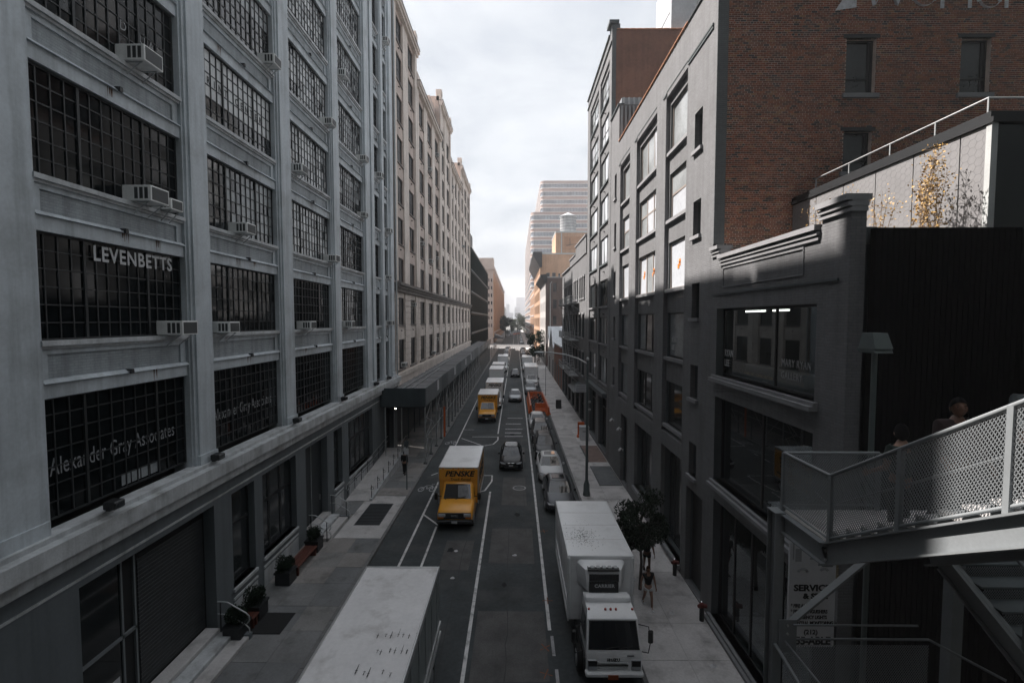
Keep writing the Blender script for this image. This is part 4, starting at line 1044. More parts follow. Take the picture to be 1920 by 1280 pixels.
for i, g in enumerate(G1):
    if i in (0, 1): 
        ch(window(R1, 'R', XI, g[0], g[2], g[1]-g[0], g[3]-g[2], [0, .35, .75, 1], 1, recess=.3, bar=.05, frame=.08, fm=IRON, pm=lambda i, j: GL_MID if i else GL_DARK))
        ch(MB().box(XR-.14, XR+.25, g[0]-.05, g[1]+.05, g[2]-.2, g[2]).build('sill', R_SILL, R1))
    else:
        d = ch(MB().box(XR+.30, XR+.36, g[0], g[1], g[2], g[3]).build('door', IRON, R1))
        MB().box(XR+.27, XR+.30, g[0]+.1, g[0]+.14, 1.0, 1.5).build('handle', GALV, d)
# roof edge with terracotta coping tiles
cop = MB().bbox(XR-.08, XR+.36, 0, .44, 0, .1, .03).mesh('coping_tile', TERRA)
for i in range(29): ch(link('coping_tile', cop, R1, (0, 20.3+i*.455, Z1)))
ch(MB().box(XR-.06, XR+.34, YB, 20.28, Z1, Z1+.06).build('coping', IRON, R1))
ch(MB().box(XR-.1, XR+.36, 33.5, 36.3, 27, 27.1).build('coping', R_TRIM, R1))
for i in range(9): ch(MB().box(XR+.1+i*.28, XR+.24+i*.28, 33.44, 33.5, Z1, 26.9).build('metal_rib', CORRU, R1))
# the end wall: painted return, mortar bed and laid bricks
ch(MB().box(XR+.002, XR+.40, YB-.03, YB, 14.45, Z1).build('painted_return', R_PAINT_SHADE, R1))
bx0, bx1, bz0, bz1 = XR+.40, 21.0, 13.3, Z1
wins_b = [(12.2, 13.3, 19.95, 21.95), (16.4, 17.5, 19.95, 21.95), (12.2, 13.25, 17.1, 18.6)]
ch(wall_holes('end_wall', MORTAR, R1, 'C', YB, bx0, bx1, bz0, bz1, wins_b, .3, reveal=MORTAR))
rb = random.Random(5); bw, bh, gp = .216, .0735, .017
pieces = {i: [] for i in range(6)}; allb = []
row = 0; z = bz0
while z < bz1-.07:
    hdr = row % 6 == 5
    wd = bw/2 if hdr else bw
    x = bx0-(wd/2 if row % 2 else 0)
    while x < bx1:
        xa, xb = max(x, bx0)+gp/2, min(x+wd, bx1)-gp/2
        if xb-xa > .03:
            cut = False
            for h in wins_b:
                if h[2]-.02 < z+bh/2 < h[3]+.02 and xb > h[0] and xa < h[1]:
                    cut = True
                    if xa < h[0]-.04: allb.append((xa, h[0], z)); 
                    if xb > h[1]+.04: allb.append((h[1], xb, z))
            if not cut: allb.append((xa, xb, z))
        x += wd
    z += bh; row += 1
def brick_mat():
    r_ = rb.random()
    return 0 if r_ < .34 else 1 if r_ < .62 else 2 if r_ < .74 else 3 if r_ < .90 else 4 if r_ < .95 else 5
mbk = MB(); cbr = {}
own = set(sorted([i for i, q in enumerate(allb) if q[1]-q[0] > .19 and q[0] < 9.6 and 14.9 < q[2] < 18.2], key=lambda i: abs(allb[i][2]-16.5)*1.0 + allb[i][0]*.4)[:290])
for i, (xa, xb, z) in enumerate(allb):
    m = brick_mat(); d = rb.uniform(.004, .016)
    if i in own:
        k = (m, round(xb-xa, 2))
        if k not in cbr: cbr[k] = MB().box(0, xb-xa, -.012, .02, 0, bh-gp).mesh('brick', BR[m])
        ch(link('brick', cbr[k], R1, (xa, YB-d*.3, z+gp/2)))
    else:
        y0 = YB-d; zb = z+gp/2; zt = z+bh-gp/2
        mbk.add([(xa,y0,zb),(xb,y0,zb),(xb,y0,zt),(xa,y0,zt),(xa,YB+.01,zb),(xb,YB+.01,zb),(xb,YB+.01,zt),(xa,YB+.01,zt)], [(0,1,2,3),(0,1,5,4),(1,2,6,5),(2,3,7,6),(3,0,4,7)], m)
me = bpy.data.meshes.new('bricks'); me.from_pydata(mbk.v, [], mbk.f)
for b_ in BR: me.materials.append(b_)
me.polygons.foreach_set('material_index', mbk.m); me.update()
ch(stuff(link('bricks', me, R1)))
for h in wins_b:
    ch(window(R1, 'C', YB, h[0], h[2], h[1]-h[0], h[3]-h[2], [0, .86, 1], [0, .3, 1], recess=.2, bar=.04, frame=.06, fm=IRON, pm=lambda i, j: GL_MID))
    ch(MB().box(h[0]-.12, h[1]+.12, YB-.09, YB+.15, h[2]-.16, h[2]).build('sill', R_SILL, R1))
    ch(MB().box(h[0]-.12, h[1]+.12, YB-.02, YB+.1, h[3], h[3]+.14).build('lintel', IRON, R1))
# painted letters at the top of the brick wall (only their feet reach into the picture)
gm = MB(); gy = YB-.03
def stroke(*pts, r=.07):
    for a, b in zip(pts[:-1], pts[1:]): gm.bar((a[0], gy, a[1]), (b[0], gy, b[1]), r, r2=.004)
def arc(cx, cz, rx, rz, a0, a1, r=.07):
    stroke(*[(cx+rx*math.cos(R(a)), cz+rz*math.sin(R(a))) for a in range(a0, a1+1, 15)], r=r)
gz = 22.98
gm.add([(11.72, gy, gz-.06), (12.5, gy, gz+.05), (12.5, gy, gz+.5), (12.1, gy, gz+.5)], [(0,1,2,3)])
stroke((12.95, gz+.9), (13.15, gz+.12), (13.55, gz+.8), (13.95, gz+.12), (14.2, gz+.9))
arc(14.95, gz+.5, .42, .42, 0, 360); stroke((15.62, gz), (15.62, gz+.9), (16.0, gz+.7), (15.7, gz+.45)); stroke((16.62, gz), (16.62, gz+.9))
arc(17.32, gz+.45, .42, .45, 0, 360); stroke((17.95, gz), (17.95, gz+.9)); 
stroke((18.75, gz+.9), (18.85, gz+.02), (19.0, gz+.4), (19.15, gz+.0), (19.3, gz+.9), r=.05)
for q in ((19.35, -.2),):
    stroke((q[0]-.32, gz+.3), (q[0]-.2, gz-.25), (q[0]-.06, gz+.1), (q[0]+.06, gz-.25), (q[0]+.18, gz+.3), r=.05)
    stroke((q[0]+.36, gz-.25), (q[0]+.36, gz+.3), r=.05); stroke((q[0]+.7, gz-.25), (q[0]+.7, gz+.3), r=.05); stroke((q[0]+.36, gz), (q[0]+.7, gz), r=.05)
ch(gm.build('painted_lettering', COPPER_WHITE, R1))
# rooftop glass bulkhead and cable at the top of the brick parapet
rbk = thing('roof_bulkhead', 'pale metal rooftop bulkhead at the very top above the red brick parapet', 'bulkhead', (14, 38, 33.9))
ch(MB().box(12.2, 17, 37.0, 41, 34.35, 39).build('wall', ZINC, rbk)); ch(MB().box(12.1, 17, 36.95, 41, 33.9, 34.35).build('base', IRON, rbk)); ch(MB().box(14.2, 14.3, 36.96, 37.0, 34.35, 39).build('seam', GALV, rbk))
tag(MB().tube([(11.2, 37.5, 33.9), (13.0, 37.4, 37.5)], .03, 5).build('stay_cable', IRON), 'thin black stay cable rising beside the rooftop bulkhead', 'cable')

# ================================================================== right: taller painted building behind
R2 = thing('tall_loft_building', 'tall grey painted loft with a brown brick flank rising behind the grey loft', 'building', (XR, 36.3, 0))
Z2 = 33.9
H2 = []
tops2 = [31.8, 28.5, 25.3, 22.0, 18.6, 15.0, 11.8, 8.4]
for c in ((37.3, 41.0), (42.0, 46.4)):
    for t in tops2: H2.append((c[0], c[1], t-2.25, t))
G2 = [(37.2, 40.8, .4, 5.0), (42.2, 46.2, .3, 5.0)]
XI = XR+.12
ch(wall_holes('bay_wall', R_PAINT, R2, 'R', XI, 36.4, 48, 0, 33.0, H2+G2, .3, reveal=R_TRIM))
ch(wall_holes('front_wall', R_PAINT, R2, 'R', XR, 36.3, 48, 0, Z2, [(37.2, 41.1, 5.8, 32.2), (41.9, 46.5, 5.8, 32.2)]+G2, .12, reveal=R_PAINT))
for h in H2:
    low = h[2] < 13
    ch(window(R2, 'R', XI, h[0], h[2], h[1]-h[0], h[3]-h[2], [0, .33, .66, 1], [0, .5, 1] if h[2] > 26 else 1, recess=.1, bar=.04, frame=.06, fm=STEEL_FRAME, pm=(lambda i, j: GL_MID if random.random() < .6 else GL_PALE) if low else (lambda i, j: GL_SKYPALE if random.random() < .7 else GL_PALE), tilt=.02))
    ch(MB().box(XI-.13, XI+.2, h[0]-.08, h[1]+.08, h[2]-.14, h[2]).build('sill', R_TRIM if h[2] > 14 else R_SILL, R2))
    ch(link('wall_anchor', hook, R2, (XI-.14, (h[0]+h[1])/2, h[2]-.7)))
for g in G2:
    ch(window(R2, 'R', XI, g[0], g[2], g[1]-g[0], g[3]-g[2], [0, .3, .7, 1], [0, .75, 1], recess=.3, bar=.06, frame=.1, fm=IRON, pm=lambda i, j: GL_DARK if i != 1 else GL_MID))
ch(MB().box(XR-.4, XR, 37.0, 46.6, 5.2, 5.55).build('canopy_band', R_TRIM, R2))
ch(MB().box(XR-.02, XR+.6, 36.25, 37.1, Z2, Z2+.45).box(XR-.25, XR+.5, 36.15, 37.2, Z2+.45, Z2+.7).build('parapet_block', R_TRIM, R2))
ch(MB().box(XR-.1, XR+.3, 36.3, 48, Z2-.9, Z2-.8).box(XR-.12, XR+.3, 37.1, 48, Z2, Z2+.12).build('cornice', R_TRIM, R2))
ch(MB().box(XR-.02, XR+.3, 36.24, 36.3, 0, Z2).build('corner_quoin', R_PAINT_SHADE, R2))
ch(wall_holes('end_wall', REDBR, R2, 'C', 36.3, XR+.3, 24, 24, Z2, [(12.6, 14.0, 26.0, 28.8)], .3))
ch(window(R2, 'C', 36.3, 12.6, 26.0, 1.4, 2.8, 1, 2, recess=.2, fm=IRON, pm=lambda i, j: GL_DARK))
tile2 = MB().bbox(0, .5, 36.22, 36.6, 0, .11, .03).mesh('coping_tile', TERRA)
for i in range(33): ch(link('coping_tile', tile2, R2, (XR+.35+i*.51, 0, Z2)))
ch(MB().quad((XR, 36.3, Z2), (24, 36.3, Z2), (24, 48, Z2), (XR, 48, Z2)).quad((XR, 48, 0), (24, 48, 0), (24, 48, Z2), (XR, 48, Z2)).build('roof', KERB, R2))
blk = thing('stair_tower_block', 'light grey corrugated stair block rising behind the loft parapet', 'bulkhead', (8.2, 35.5, Z1))
ch(MB().box(XR+.4, 10.6, 34.6, 36.25, Z1, 28.0).build('wall', CORRU, blk))
for i in range(8): ch(MB().box(XR+.5+i*.38, XR+.62+i*.38, 34.54, 34.6, Z1, 28).build('rib', ZINC, blk))

# ================================================================== right: low pale building with fire escapes
R3 = thing('low_row_building', 'low light grey row building with iron fire escapes beyond the tall loft', 'building', (XR, 48.1, 0))
H3 = []
for y0 in (49.4, 51.0, 52.6, 54.8, 56.4, 58.0, 60.6, 62.2, 63.8, 66.2, 67.8, 69.4):
    H3.append((y0, y0+.95, 14.0, 16.3))
for y0 in (49.6, 52.2, 55.2, 57.8, 60.8, 63.4, 66.4, 69): H3.append((y0, y0+1.5, 9.6, 12.2)); H3.append((y0, y0+1.5, 5.4, 8.0))
G3 = [(49.4+i*4.0, 52.2+i*4.0, .2, 3.9) for i in range(6)]
ch(wall_holes('front_wall', R_PAINT, R3, 'R', XR, 48.1, 73, 0, 18.6, H3+G3, .35, reveal=R_TRIM))
for h in H3+G3:
    ch(window(R3, 'R', XR, h[0], h[2], h[1]-h[0], h[3]-h[2], 1 if h in H3 else 3, [0, .5, 1], recess=.25, bar=.04, frame=.06, fm=IRON, pm=lambda i, j: GL_DARK))
    if h in H3: ch(MB().box(XR-.12, XR+.15, h[0]-.12, h[1]+.12, h[2]-.16, h[2]).box(XR-.1, XR, h[0]-.1, h[1]+.1, h[3], h[3]+.2).build('sill', R_SILL, R3))
ch(MB().box(XR-.1, XR+.3, 48.1, 56.5, 18.6, 20.4).box(XR-.1, XR+.3, 56.5, 62.5, 18.6, 19.5).build('stepped_parapet', R_PAINT, R3))
ch(MB().box(XR+.3, 24, 48.1, 73, 18.3, 18.5).quad((XR, 73, 0), (24, 73, 0), (24, 73, 18.5), (XR, 73, 18.5)).build('roof', KERB, R3))
ch(MB().box(XR-.2, XR+.35, 48.1, 56.6, 20.4, 20.55).box(XR-.2, XR+.35, 56.6, 62.6, 19.5, 19.65).box(XR-.2, XR+.35, 62.6, 73, 18.6, 18.75).build('coping', R_SILL, R3))
for fe, (ya, yb, lb) in enumerate(((53.6, 59.2, 'near pale iron fire escape with ladder on the low grey row building'), (61.2, 66.6, 'far pale iron fire escape on the low grey row building'))):
    t = thing('fire_escape', lb, 'fire escape', (XR-.6, ya, 4.9), group='fire escapes on the low row building')
    for z in (4.9, 9.1, 13.5):
        pl = ch(MB().box(XR-1.15, XR, ya, yb, z, z+.06).build('platform', GALV, t))
        mb = MB()
        for zz in (.45, .9): mb.bar((XR-1.13, ya, z+zz), (XR-1.13, yb, z+zz), .02).bar((XR-1.13, ya, z+zz), (XR, ya, z+zz), .02).bar((XR-1.13, yb, z+zz), (XR, yb, z+zz), .02)
        for i in range(19): y = ya+(yb-ya)*i/18; mb.bar((XR-1.13, y, z), (XR-1.13, y, z+.9), .011)
        ch(mb.build('railing', GALV, t))
        for y in (ya+.3, yb-.3): ch(MB().bar((XR-1.0, y, z), (XR, y, z-.8), .03).build('bracket', GALV, t))
    for z in (4.9, 9.1):
        mb = MB().bar((XR-.85, ya+.8, z), (XR-.85, yb-.9, z+4.3), .03).bar((XR-.35, ya+.8, z), (XR-.35, yb-.9, z+4.3), .03)
        for i in range(16): f = i/15; y = ya+.8+(yb-ya-1.7)*f; mb.box(XR-.85, XR-.35, y-.1, y+.1, z+4.3*f-.015, z+4.3*f+.015)
        ch(mb.build('ladder', GALV, t))
ba = thing('shop_awning', 'dark green shop awning over the row building doorway', 'awning', (XR, 52, 4)); ch(MB().prism([(XR-1.1, 3.6), (XR, 4.4), (XR, 3.6)], 'y', 49.5, 55.5).build('cloth', R_TRIM, ba))

# ================================================================== right: gabled sheds, tenement, tan brick with tank, striped factory
R4 = thing('gabled_shed', 'pale low shed with two zinc gable roofs beside the dark tenement', 'shed', (XR, 80, 0))
ch(MB().box(XR, 18, 73.2, 88, 0, 7.0).build('side_wall', REDBR, R4))
for (ya, yb) in ((88, 97), (97, 106)):
    ym = (ya+yb)/2
    ch(MB().prism([(ya, 0), (yb, 0), (yb, 6.2), (ym, 9.6), (ya, 6.2)], 'x', XR+.05, 18).build('gable_wall', PALEBR, R4))
    ch(MB().add([(XR-.3, ya-.3, 6.0), (18, ya-.3, 6.0), (18, ym, 9.9), (XR-.3, ym, 9.9), (XR-.3, ya-.3, 6.2), (18, ya-.3, 6.2), (18, ym, 10.1), (XR-.3, ym, 10.1)], [(0,3,2,1),(4,5,6,7),(0,1,5,4),(1,2,6,5),(2,3,7,6),(3,0,4,7)])
       .add([(XR-.3, yb+.3, 6.0), (18, yb+.3, 6.0), (18, ym, 9.9), (XR-.3, ym, 9.9), (XR-.3, yb+.3, 6.2), (18, yb+.3, 6.2), (18, ym, 10.1), (XR-.3, ym, 10.1)], [(0,1,2,3),(7,6,5,4),(4,5,1,0),(5,6,2,1),(6,7,3,2),(7,4,0,3)]).build('zinc_roof', ZINC, R4))
ch(MB().box(XR-.15, 18, 73.2, 88, 7.0, 7.25).box(10, 14, 76, 80, 7.25, 8.6).build('flat_roof', ZINC, R4))
for y in (75, 80, 84.5, 90, 99): ch(MB().box(XR-.02, XR+.02, y, y+2.2, .2, 3.6).build('door', IRON, R4))
R5 = thing('tenement', 'dark brown brick tenement with black bracketed cornice and drainpipe', 'building', (XR, 114, 0))
H5 = [(9.3, 10.2, 6.2+k*4.1, 8.4+k*4.1) for k in range(4)]
H5b = [(115.5+i*4, 116.7+i*4, 5.4+k*4.1, 8.0+k*4.1) for i in range(6) for k in range(4)]
ch(wall_holes('end_wall', DKBR, R5, 'C', 114, XR, 15.5, 0, 22.0, H5, .3)); ch(wall_holes('front_wall', PALEBR, R5, 'R', XR, 114, 140, 0, 22.0, H5b, .3))
for h in H5: ch(window(R5, 'C', 114, h[0], h[2], h[1]-h[0], h[3]-h[2], 1, 2, recess=.2, pm=lambda i, j: GL_MID)); ch(MB().box(h[0]-.15, h[1]+.15, 113.9, 114.1, h[2]-.2, h[2]).box(h[0]-.15, h[1]+.15, 113.92, 114.1, h[3], h[3]+.25).build('sill', DKBR, R5))
for h in H5b: ch(window(R5, 'R', XR, h[0], h[2], h[1]-h[0], h[3]-h[2], 1, 2, recess=.2, pm=lambda i, j: GL_DARK))
ch(MB().prism([(XR-1.3, 22.2), (XR-1.3, 22.7), (XR+.4, 22.9), (XR+.4, 20.8), (XR, 20.8)], 'y', 113.4, 140).build('cornice', IRON, R5))
ch(MB().box(XR+.3, 15.6, 113.95, 140, 22.0, 22.2).build('roof', CORRU, R5))
ch(MB().tube([(8.6, 113.9, 0), (8.6, 113.9, 20.5), (9.0, 113.9, 21.0)], .1, 8).build('drainpipe', PALE_SPOT, R5, True))
t = thing('fire_escape', 'black iron fire escape stacked down the brown tenement flank', 'fire escape', (12.9, 113, 5))
for k in range(4):
    z = 6.0+k*4.1; ch(MB().box(12.0, 14.2, 112.7, 114, z, z+.1).build('platform', IRON, t))
    mb = MB()
    for i in range(10): mb.bar((12.0+i*.24, 112.72, z), (12.0+i*.24, 112.72, z+1), .025)
    mb.bar((12.0, 112.72, z+1), (14.2, 112.72, z+1), .03); ch(mb.build('railing', IRON, t))
    ch(MB().box(12.5, 13.5, 113.96, 114.05, z+.4, z+2.8).build('window', GL_MID, t))
R6 = thing('tan_brick_building', 'tan brick building with black projecting cornice below the water tank', 'building', (XR, 141, 0))
H6 = [(9.4, 10.5, 23.5, 26.0), (11.2, 12.3, 23.5, 26.0), (13.1, 13.7, 24.2, 25.8), (15.8, 17.0, 23.3, 25.8), (10.2, 11.2, 20.0, 21.5), (12.0, 13.0, 20, 22), (15.2, 15.8, 20.6, 21.6)]
H6b = [(144+i*4.2, 146.6+i*4.2, 5+k*4.2, 8+k*4.2) for i in range(9) for k in range(6)]
ch(wall_holes('end_wall', TANBR, R6, 'C', 141, XR, 24, 0, 31.6, H6, .35)); ch(wall_holes('front_wall', TANBR, R6, 'R', XR, 141, 184, 0, 31.6, H6b, .35))
for h in H6: ch(window(R6, 'C', 141, h[0], h[2], h[1]-h[0], h[3]-h[2], 1, 2, recess=.2, bar=.05, fm=PALE_SPOT, pm=lambda i, j: GL_MID))
for h in H6b: ch(window(R6, 'R', XR, h[0], h[2], h[1]-h[0], h[3]-h[2], 2, 2, recess=.2, bar=.05, fm=IRON, pm=lambda i, j: GL_DARK if i else GL_MID))
ch(MB().prism([(XR-2.2, 31.4), (XR-2.2, 32.2), (XR+.6, 32.4), (XR+.6, 27.6), (XR-.1, 27.6)], 'y', 140.2, 184).build('cornice', IRON, R6))
ch(MB().box(XR+.4, 24, 140.9, 184, 31.6, 32.0).build('roof', PALE_SPOT, R6))
ch(MB().box(12.3, 24, 141.3, 156, 32.0, 38.2).build('penthouse_wall', TANBR, R6)); ch(MB().box(12.2, 24, 141.2, 156, 38.2, 38.7).box(13.9, 14.2, 141.1, 141.3, 26, 38.2).box(14.2, 17, 141.1, 141.3, 26.0, 26.2).build('pipe_and_coping', PALE_SPOT, R6))
ch(MB().box(14.9, 20.5, 141.22, 141.3, 33.2, 37.0).build('patched_brick', M('orange_patched_brick', (.42,.235,.14), .85, var=.2, scale=.4, brick=.15), R6))
ch(MB().bar((15.5, 141.2, 34.3), (16.7, 141.2, 34.5), .1).bar((16.7, 141.2, 34.5), (16.6, 141.2, 36.6), .08).bar((16.7, 141.2, 34.5), (19.4, 141.2, 34.9), .07).build('repair_seam', DKBR, R6))
WT = thing('water_tank', 'grey timber rooftop water tank with conical cap on the tan building', 'water tank', (17.0, 150, 38.7))
for i in range(6):
    a = i*math.pi/3; MB().box(-.1+2*math.cos(a), .1+2*math.cos(a), -.1+2*math.sin(a), .1+2*math.sin(a), 0, .6).build('leg', IRON, WT)
MB().lathe((0,0,0), [(2.65,.6),(2.6,6.2)], 28).build('stave_drum', TANKW, WT)
for k in range(6): MB().lathe((0,0,0), [(2.66,1.0+k*.9),(2.69,1.0+k*.9),(2.69,1.08+k*.9),(2.66,1.08+k*.9)], 28).build('hoop', IRON, WT)
MB().lathe((0,0,0), [(2.8,6.2),(2.8,6.32),(.15,7.6)], 28).build('conical_roof', ZINC, WT)
# striped factory with ribbon windows and rounded corners
R7 = thing('striped_factory', 'tall stepped factory of white, brick and ribbon-window bands far down the right side', 'building', (9, 274, 0))
def band_ring(x0, y0, x1, y1, r, z):
    pts = []
    for k in range(9): a = math.pi+math.pi/2*k/8; pts.append((x0+r+r*math.cos(a), y0+r+r*math.sin(a), z))
    return pts+[(x1, y0, z), (x1, y1, z), (x0, y1, z)]
def bands(x0, y0, x1, y1, z0, nf, pitch):
    for k in range(nf):
        z = z0+k*pitch
        for (a, b, e, nm, m) in ((0, .34, 0, 'brick_band', STARR), (.34, .44, .18, 'white_band', STARW), (.44, .92, -.3, 'ribbon_window', FARGL), (.92, 1.0, .18, 'white_band', STARW)):
            o = MB().loft([band_ring(x0-e, y0-e, x1, y1, 3.0, z+a*pitch), band_ring(x0-e, y0-e, x1, y1, 3.0, z+b*pitch)], 0).build(nm, m, R7); ch(o)
            if nm == 'ribbon_window' and z > 30:
                mb = MB(); n = int((min(x1, 50)-x0)/1.9)
                for i in range(n): mb.box(x0+2.2+i*1.9, x0+2.36+i*1.9, y0-.05, y0+.3, z+a*pitch, z+b*pitch)
                stuff(ch(mb.build('mullions', IRON, R7)))
    z = z0+nf*pitch
    ch(MB().loft([band_ring(x0, y0, x1, y1, 3.0, z), band_ring(x0, y0, x1, y1, 3.0, z+1.6)]).build('parapet', STARR, R7))
bands(9, 274, 75, 440, 0, 15, 4.92)
bands(16, 298, 75, 400, 73.8, 5, 5.1)
R8 = thing('brick_corner_building', 'orange-tan brick corner building with rounded bands across the avenue', 'building', (9, 216, 0))
H8 = [(220+i*5, 222.4+i*5, 4+k*5, 7.4+k*5) for i in range(10) for k in range(4)]
ch(wall_holes('front_wall', TANBR, R8, 'R', 8.6, 216, 272, 0, 26, H8, .4)); ch(wall_holes('end_wall', TANBR, R8, 'C', 216, 8.6, 30, 0, 26, [(10+i*3, 11.4+i*3, 4+k*5, 7+k*5) for i in range(6) for k in range(4)], .4))
ch(MB().box(8.9, 30, 216.5, 272, 0, 25.8).build('glazing', FARGL, R8))
for z in (3.0, 8.2, 13.2, 18.2, 23.2, 25.8): ch(MB().box(8.4, 30, 215.8, 272, z, z+.5).build('pale_band', STARW, R8))
# ================================================================== far shore
for i, (x, wd, h, y) in enumerate(((-46, 18, 46, 1500), (-24, 16, 34, 1500), (-4, 20, 52, 1500), (2, 34, 92, 1650), (-66, 14, 60, 1700), (-36, 12, 70, 1720), (24, 26, 40, 1500))):
    nm = ['low broad block at the left of the hazy skyline', 'squat block behind the street trees in the hazy skyline', 'middle block of the hazy skyline', 'tallest pale tower closing the end of the street', 'slim tower at the far left of the hazy skyline', 'slim hazy tower left of the middle', 'low hazy block partly behind the striped factory'][i]
    t = thing('far_tower', 'hazy grey %s across the river' % nm if 'skyline' not in nm else 'hazy grey %s' % nm, 'building', (x, y, 0), group='far skyline')
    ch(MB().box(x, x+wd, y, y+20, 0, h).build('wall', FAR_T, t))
    for k in range(int(h/5)): ch(MB().box(x+1, x+wd-1, y-.4, y, 3+k*5, 5+k*5).build('window_band', GL_MID, t))

# ================================================================== sidewalk shed (scaffold bridge) along the left pavement
SH = thing('sidewalk_shed', 'long dark scaffold shed roofing the left pavement below the beige building', 'scaffold', (-9, 35.6, PZ))
SX0, SX1, SY0, SY1 = XL+.1, -7.15, 35.6, 128.0
ch(MB().box(SX0, SX1, SY0, SY1, 4.82, 4.98).build('deck', SHED, SH))
ch(MB().box(SX0, SX1, SY0-.05, SY0, 4.75, 6.2).build('end_panel', SHED, SH))
pl = [MB().box(SX0+.05, SX1-.1, 0, .60, 5.42, 5.50).mesh('plank', m) for m in PLANK]
y = SY0+.1
while y < 90:
    o = ch(link('plank', random.choice(pl), SH, (random.uniform(-.12, 0), y, random.uniform(-.01, .03)))); y += .66
ch(MB().box(SX0+.05, SX1-.1, 90, SY1, 5.42, 5.5).build('far_planks', PLANK[0], SH))
ch(MB().bar((SX0+.9, SY0+1, 5.62), (SX0+.7, 70, 5.62), .05).bar((SX0+1.6, SY0+4, 5.6), (SX0+1.3, 56, 5.6), .04).build('loose_pipe', GALV, SH))
npan = 24
for i in range(npan):
    a = SY0+i*(SY1-SY0)/npan; b = SY0+(i+1)*(SY1-SY0)/npan
    m = SHED_G if (i % 3 == 1 or i in (0, 3, 6)) else SHED
    zz = 6.2+ (0.25 if 9 < i < 13 else 0) - (0.1 if i % 5 == 4 else 0)
    ch(MB().box(SX1, SX1+.06, a+.01, b-.01, 4.75, zz).build('parapet_panel', m, SH))
    if i in (1, 4, 7, 9): ch(MB().box(SX1+.062, SX1+.07, a+1.4, a+2.3, 5.2, 6.1).build('permit_notice', SIGNW, SH))
npost = 36
for i in range(npost):
    y = SY0+.15+i*2.56
    for x in (SX1-.05, SX0+.35):
        ch(MB().tube([(x, y, PZ), (x, y, 4.82)], .055, 8).build('post', GALV if i < 3 else R_TRIM, SH, True))
        if i < 14 and x > -8: ch(MB().box(x-.14, x+.14, y-.14, y+.14, PZ, PZ+.06).build('base_plate', IRON, SH))
    if i < 22:
        mb = MB(); x = SX1-.05
        if i % 2 == 0:
            mb.bar((x, y, 1.0), (x, y+2.56, 3.2), .02).bar((x, y, 3.2), (x, y+2.56, 4.6), .02)
        else:
            mb.bar((x, y, 3.4), (x, y+2.56, 1.2), .02)
        mb.bar((x, y, 2.2), (x, y+2.56, 2.2), .022)
        ch(mb.build('brace', GALV, SH))
    ch(MB().box(SX0+.2, SX1-.02, y-.05, y+.05, 4.62, 4.82).build('cross_beam', IRON, SH))
# zig-zag strut at the near end
ch(MB().bar((SX1-.1, SY0+.9, .3), (SX1+.2, SY0+1.9, 1.7), .022).bar((SX1+.2, SY0+1.9, 1.7), (SX1-.15, SY0+1.0, 2.2), .022).bar((SX1-.15, SY0+1.0, 2.2), (SX1+.2, SY0+1.9, 3.2), .022).bar((SX1+.2, SY0+1.9, 3.2), (SX1-.1, SY0+.9, 3.7), .022).bar((SX1-.1,SY0+.9,3.7),(SX1+.1,SY0+1.9,4.7),.022).build('zigzag_strut', ALU, SH))
lm = thing('shed_lamp', 'small lit lamp under the near end of the scaffold shed', 'lamp', (SX0+1.25, SY0-.12, 4.55))
MB().box(-.1, .1, -.05, .05, 0, .12).build('housing', IRON, lm); MB().box(-.05, .05, -.06, -.05, .02, .1).build('lens', LIT_W, lm)
tag(MB().tube([(-7.0, 44.2, PZ), (-7.0, 44.2, 3.1)], .09, 10).build('orange_post_wrap', ORB, None, True), 'orange-wrapped scaffold post beside the kerb', 'post')

# ================================================================== street furniture
def sign_pole(name, label, x, y, h, plates, cat='street sign'):
    t = thing(name, label, cat, (x, y, PZ))
    MB().tube([(0,0,0),(0,0,h)], .035, 8).build('pole', R_TRIM, t, True)
    for (z, wd, ht, m) in plates: MB().box(-wd/2, wd/2, -.05, -.036, z, z+ht).build('sign_plate', m, t)
    return t
sp = sign_pole('parking_sign', 'thin dark parking sign pole on the left pavement before the shed', -7.35, 30.2, 3.4, [(2.4, .3, .42, SIGNW), (2.9, .3, .42, R_TRIM)])
sign_pole('parking_sign', 'grey sign pole on the sunlit left pavement near the avenue', -7.4, 140, 3.2, [(2.5, .45, .5, SIGNW)])
sign_pole('parking_sign', 'grey sign pole at the avenue corner beyond the shed', -7.4, 156, 3.2, [(2.5, .45, .5, SIGNW)])
sign_pole('parking_sign', 'tall plain pole behind the orange barriers', 4.5, 68, 7.6, [])
# cobra-head lamp
sl = thing('street_lamp', 'tall green-grey street lamp with long curved arm on the right pavement', 'street lamp', (4.62, 29.2, PZ))
MB().bbox(-.42, .42, -.36, .36, -.02, .03, .01).build('footing', SLAB_R[2], sl)
MB().lathe((0,0,0), [(.22,.02),(.24,.1),(.2,.35),(.2,.75),(.13,.95),(.10,1.05)], 12).build('base', LAMPG, sl, True)
MB().tube([(0,0,1.0),(0,0,8.9)], [.095,.065], 12).build('pole', LAMPG, sl, True)
MB().tube([(0,0,8.62),(-.6,.15,8.95),(-1.4,.5,9.18),(-2.3,.9,9.28),(-2.75,1.1,9.28)], [.05,.045,.04,.035,.035], 8).build('arm', GALV, sl, True)
MB().loft([[(x0+hw*math.cos(a), y0+.13*math.cos(a)*0+ (1.15), z0+hz*math.sin(a)) for a in [k*math.pi/4 for k in range(8)]] for x0, hw, hz, y0, z0 in ((-2.7,.03,.04,0,9.28),)] +
          [[(-2.7-dx, 1.1+dy*.35+ .11*math.cos(a)*s, 9.27+.07*math.sin(a)*s) for a in [k*math.pi/4 for k in range(8)]] for dx, dy, s in ((.12,.1,.9),(.35,.25,1.15),(.6,.4,.8),(.68,.45,.2))]).build('lamp_head', GALV, sl, True)
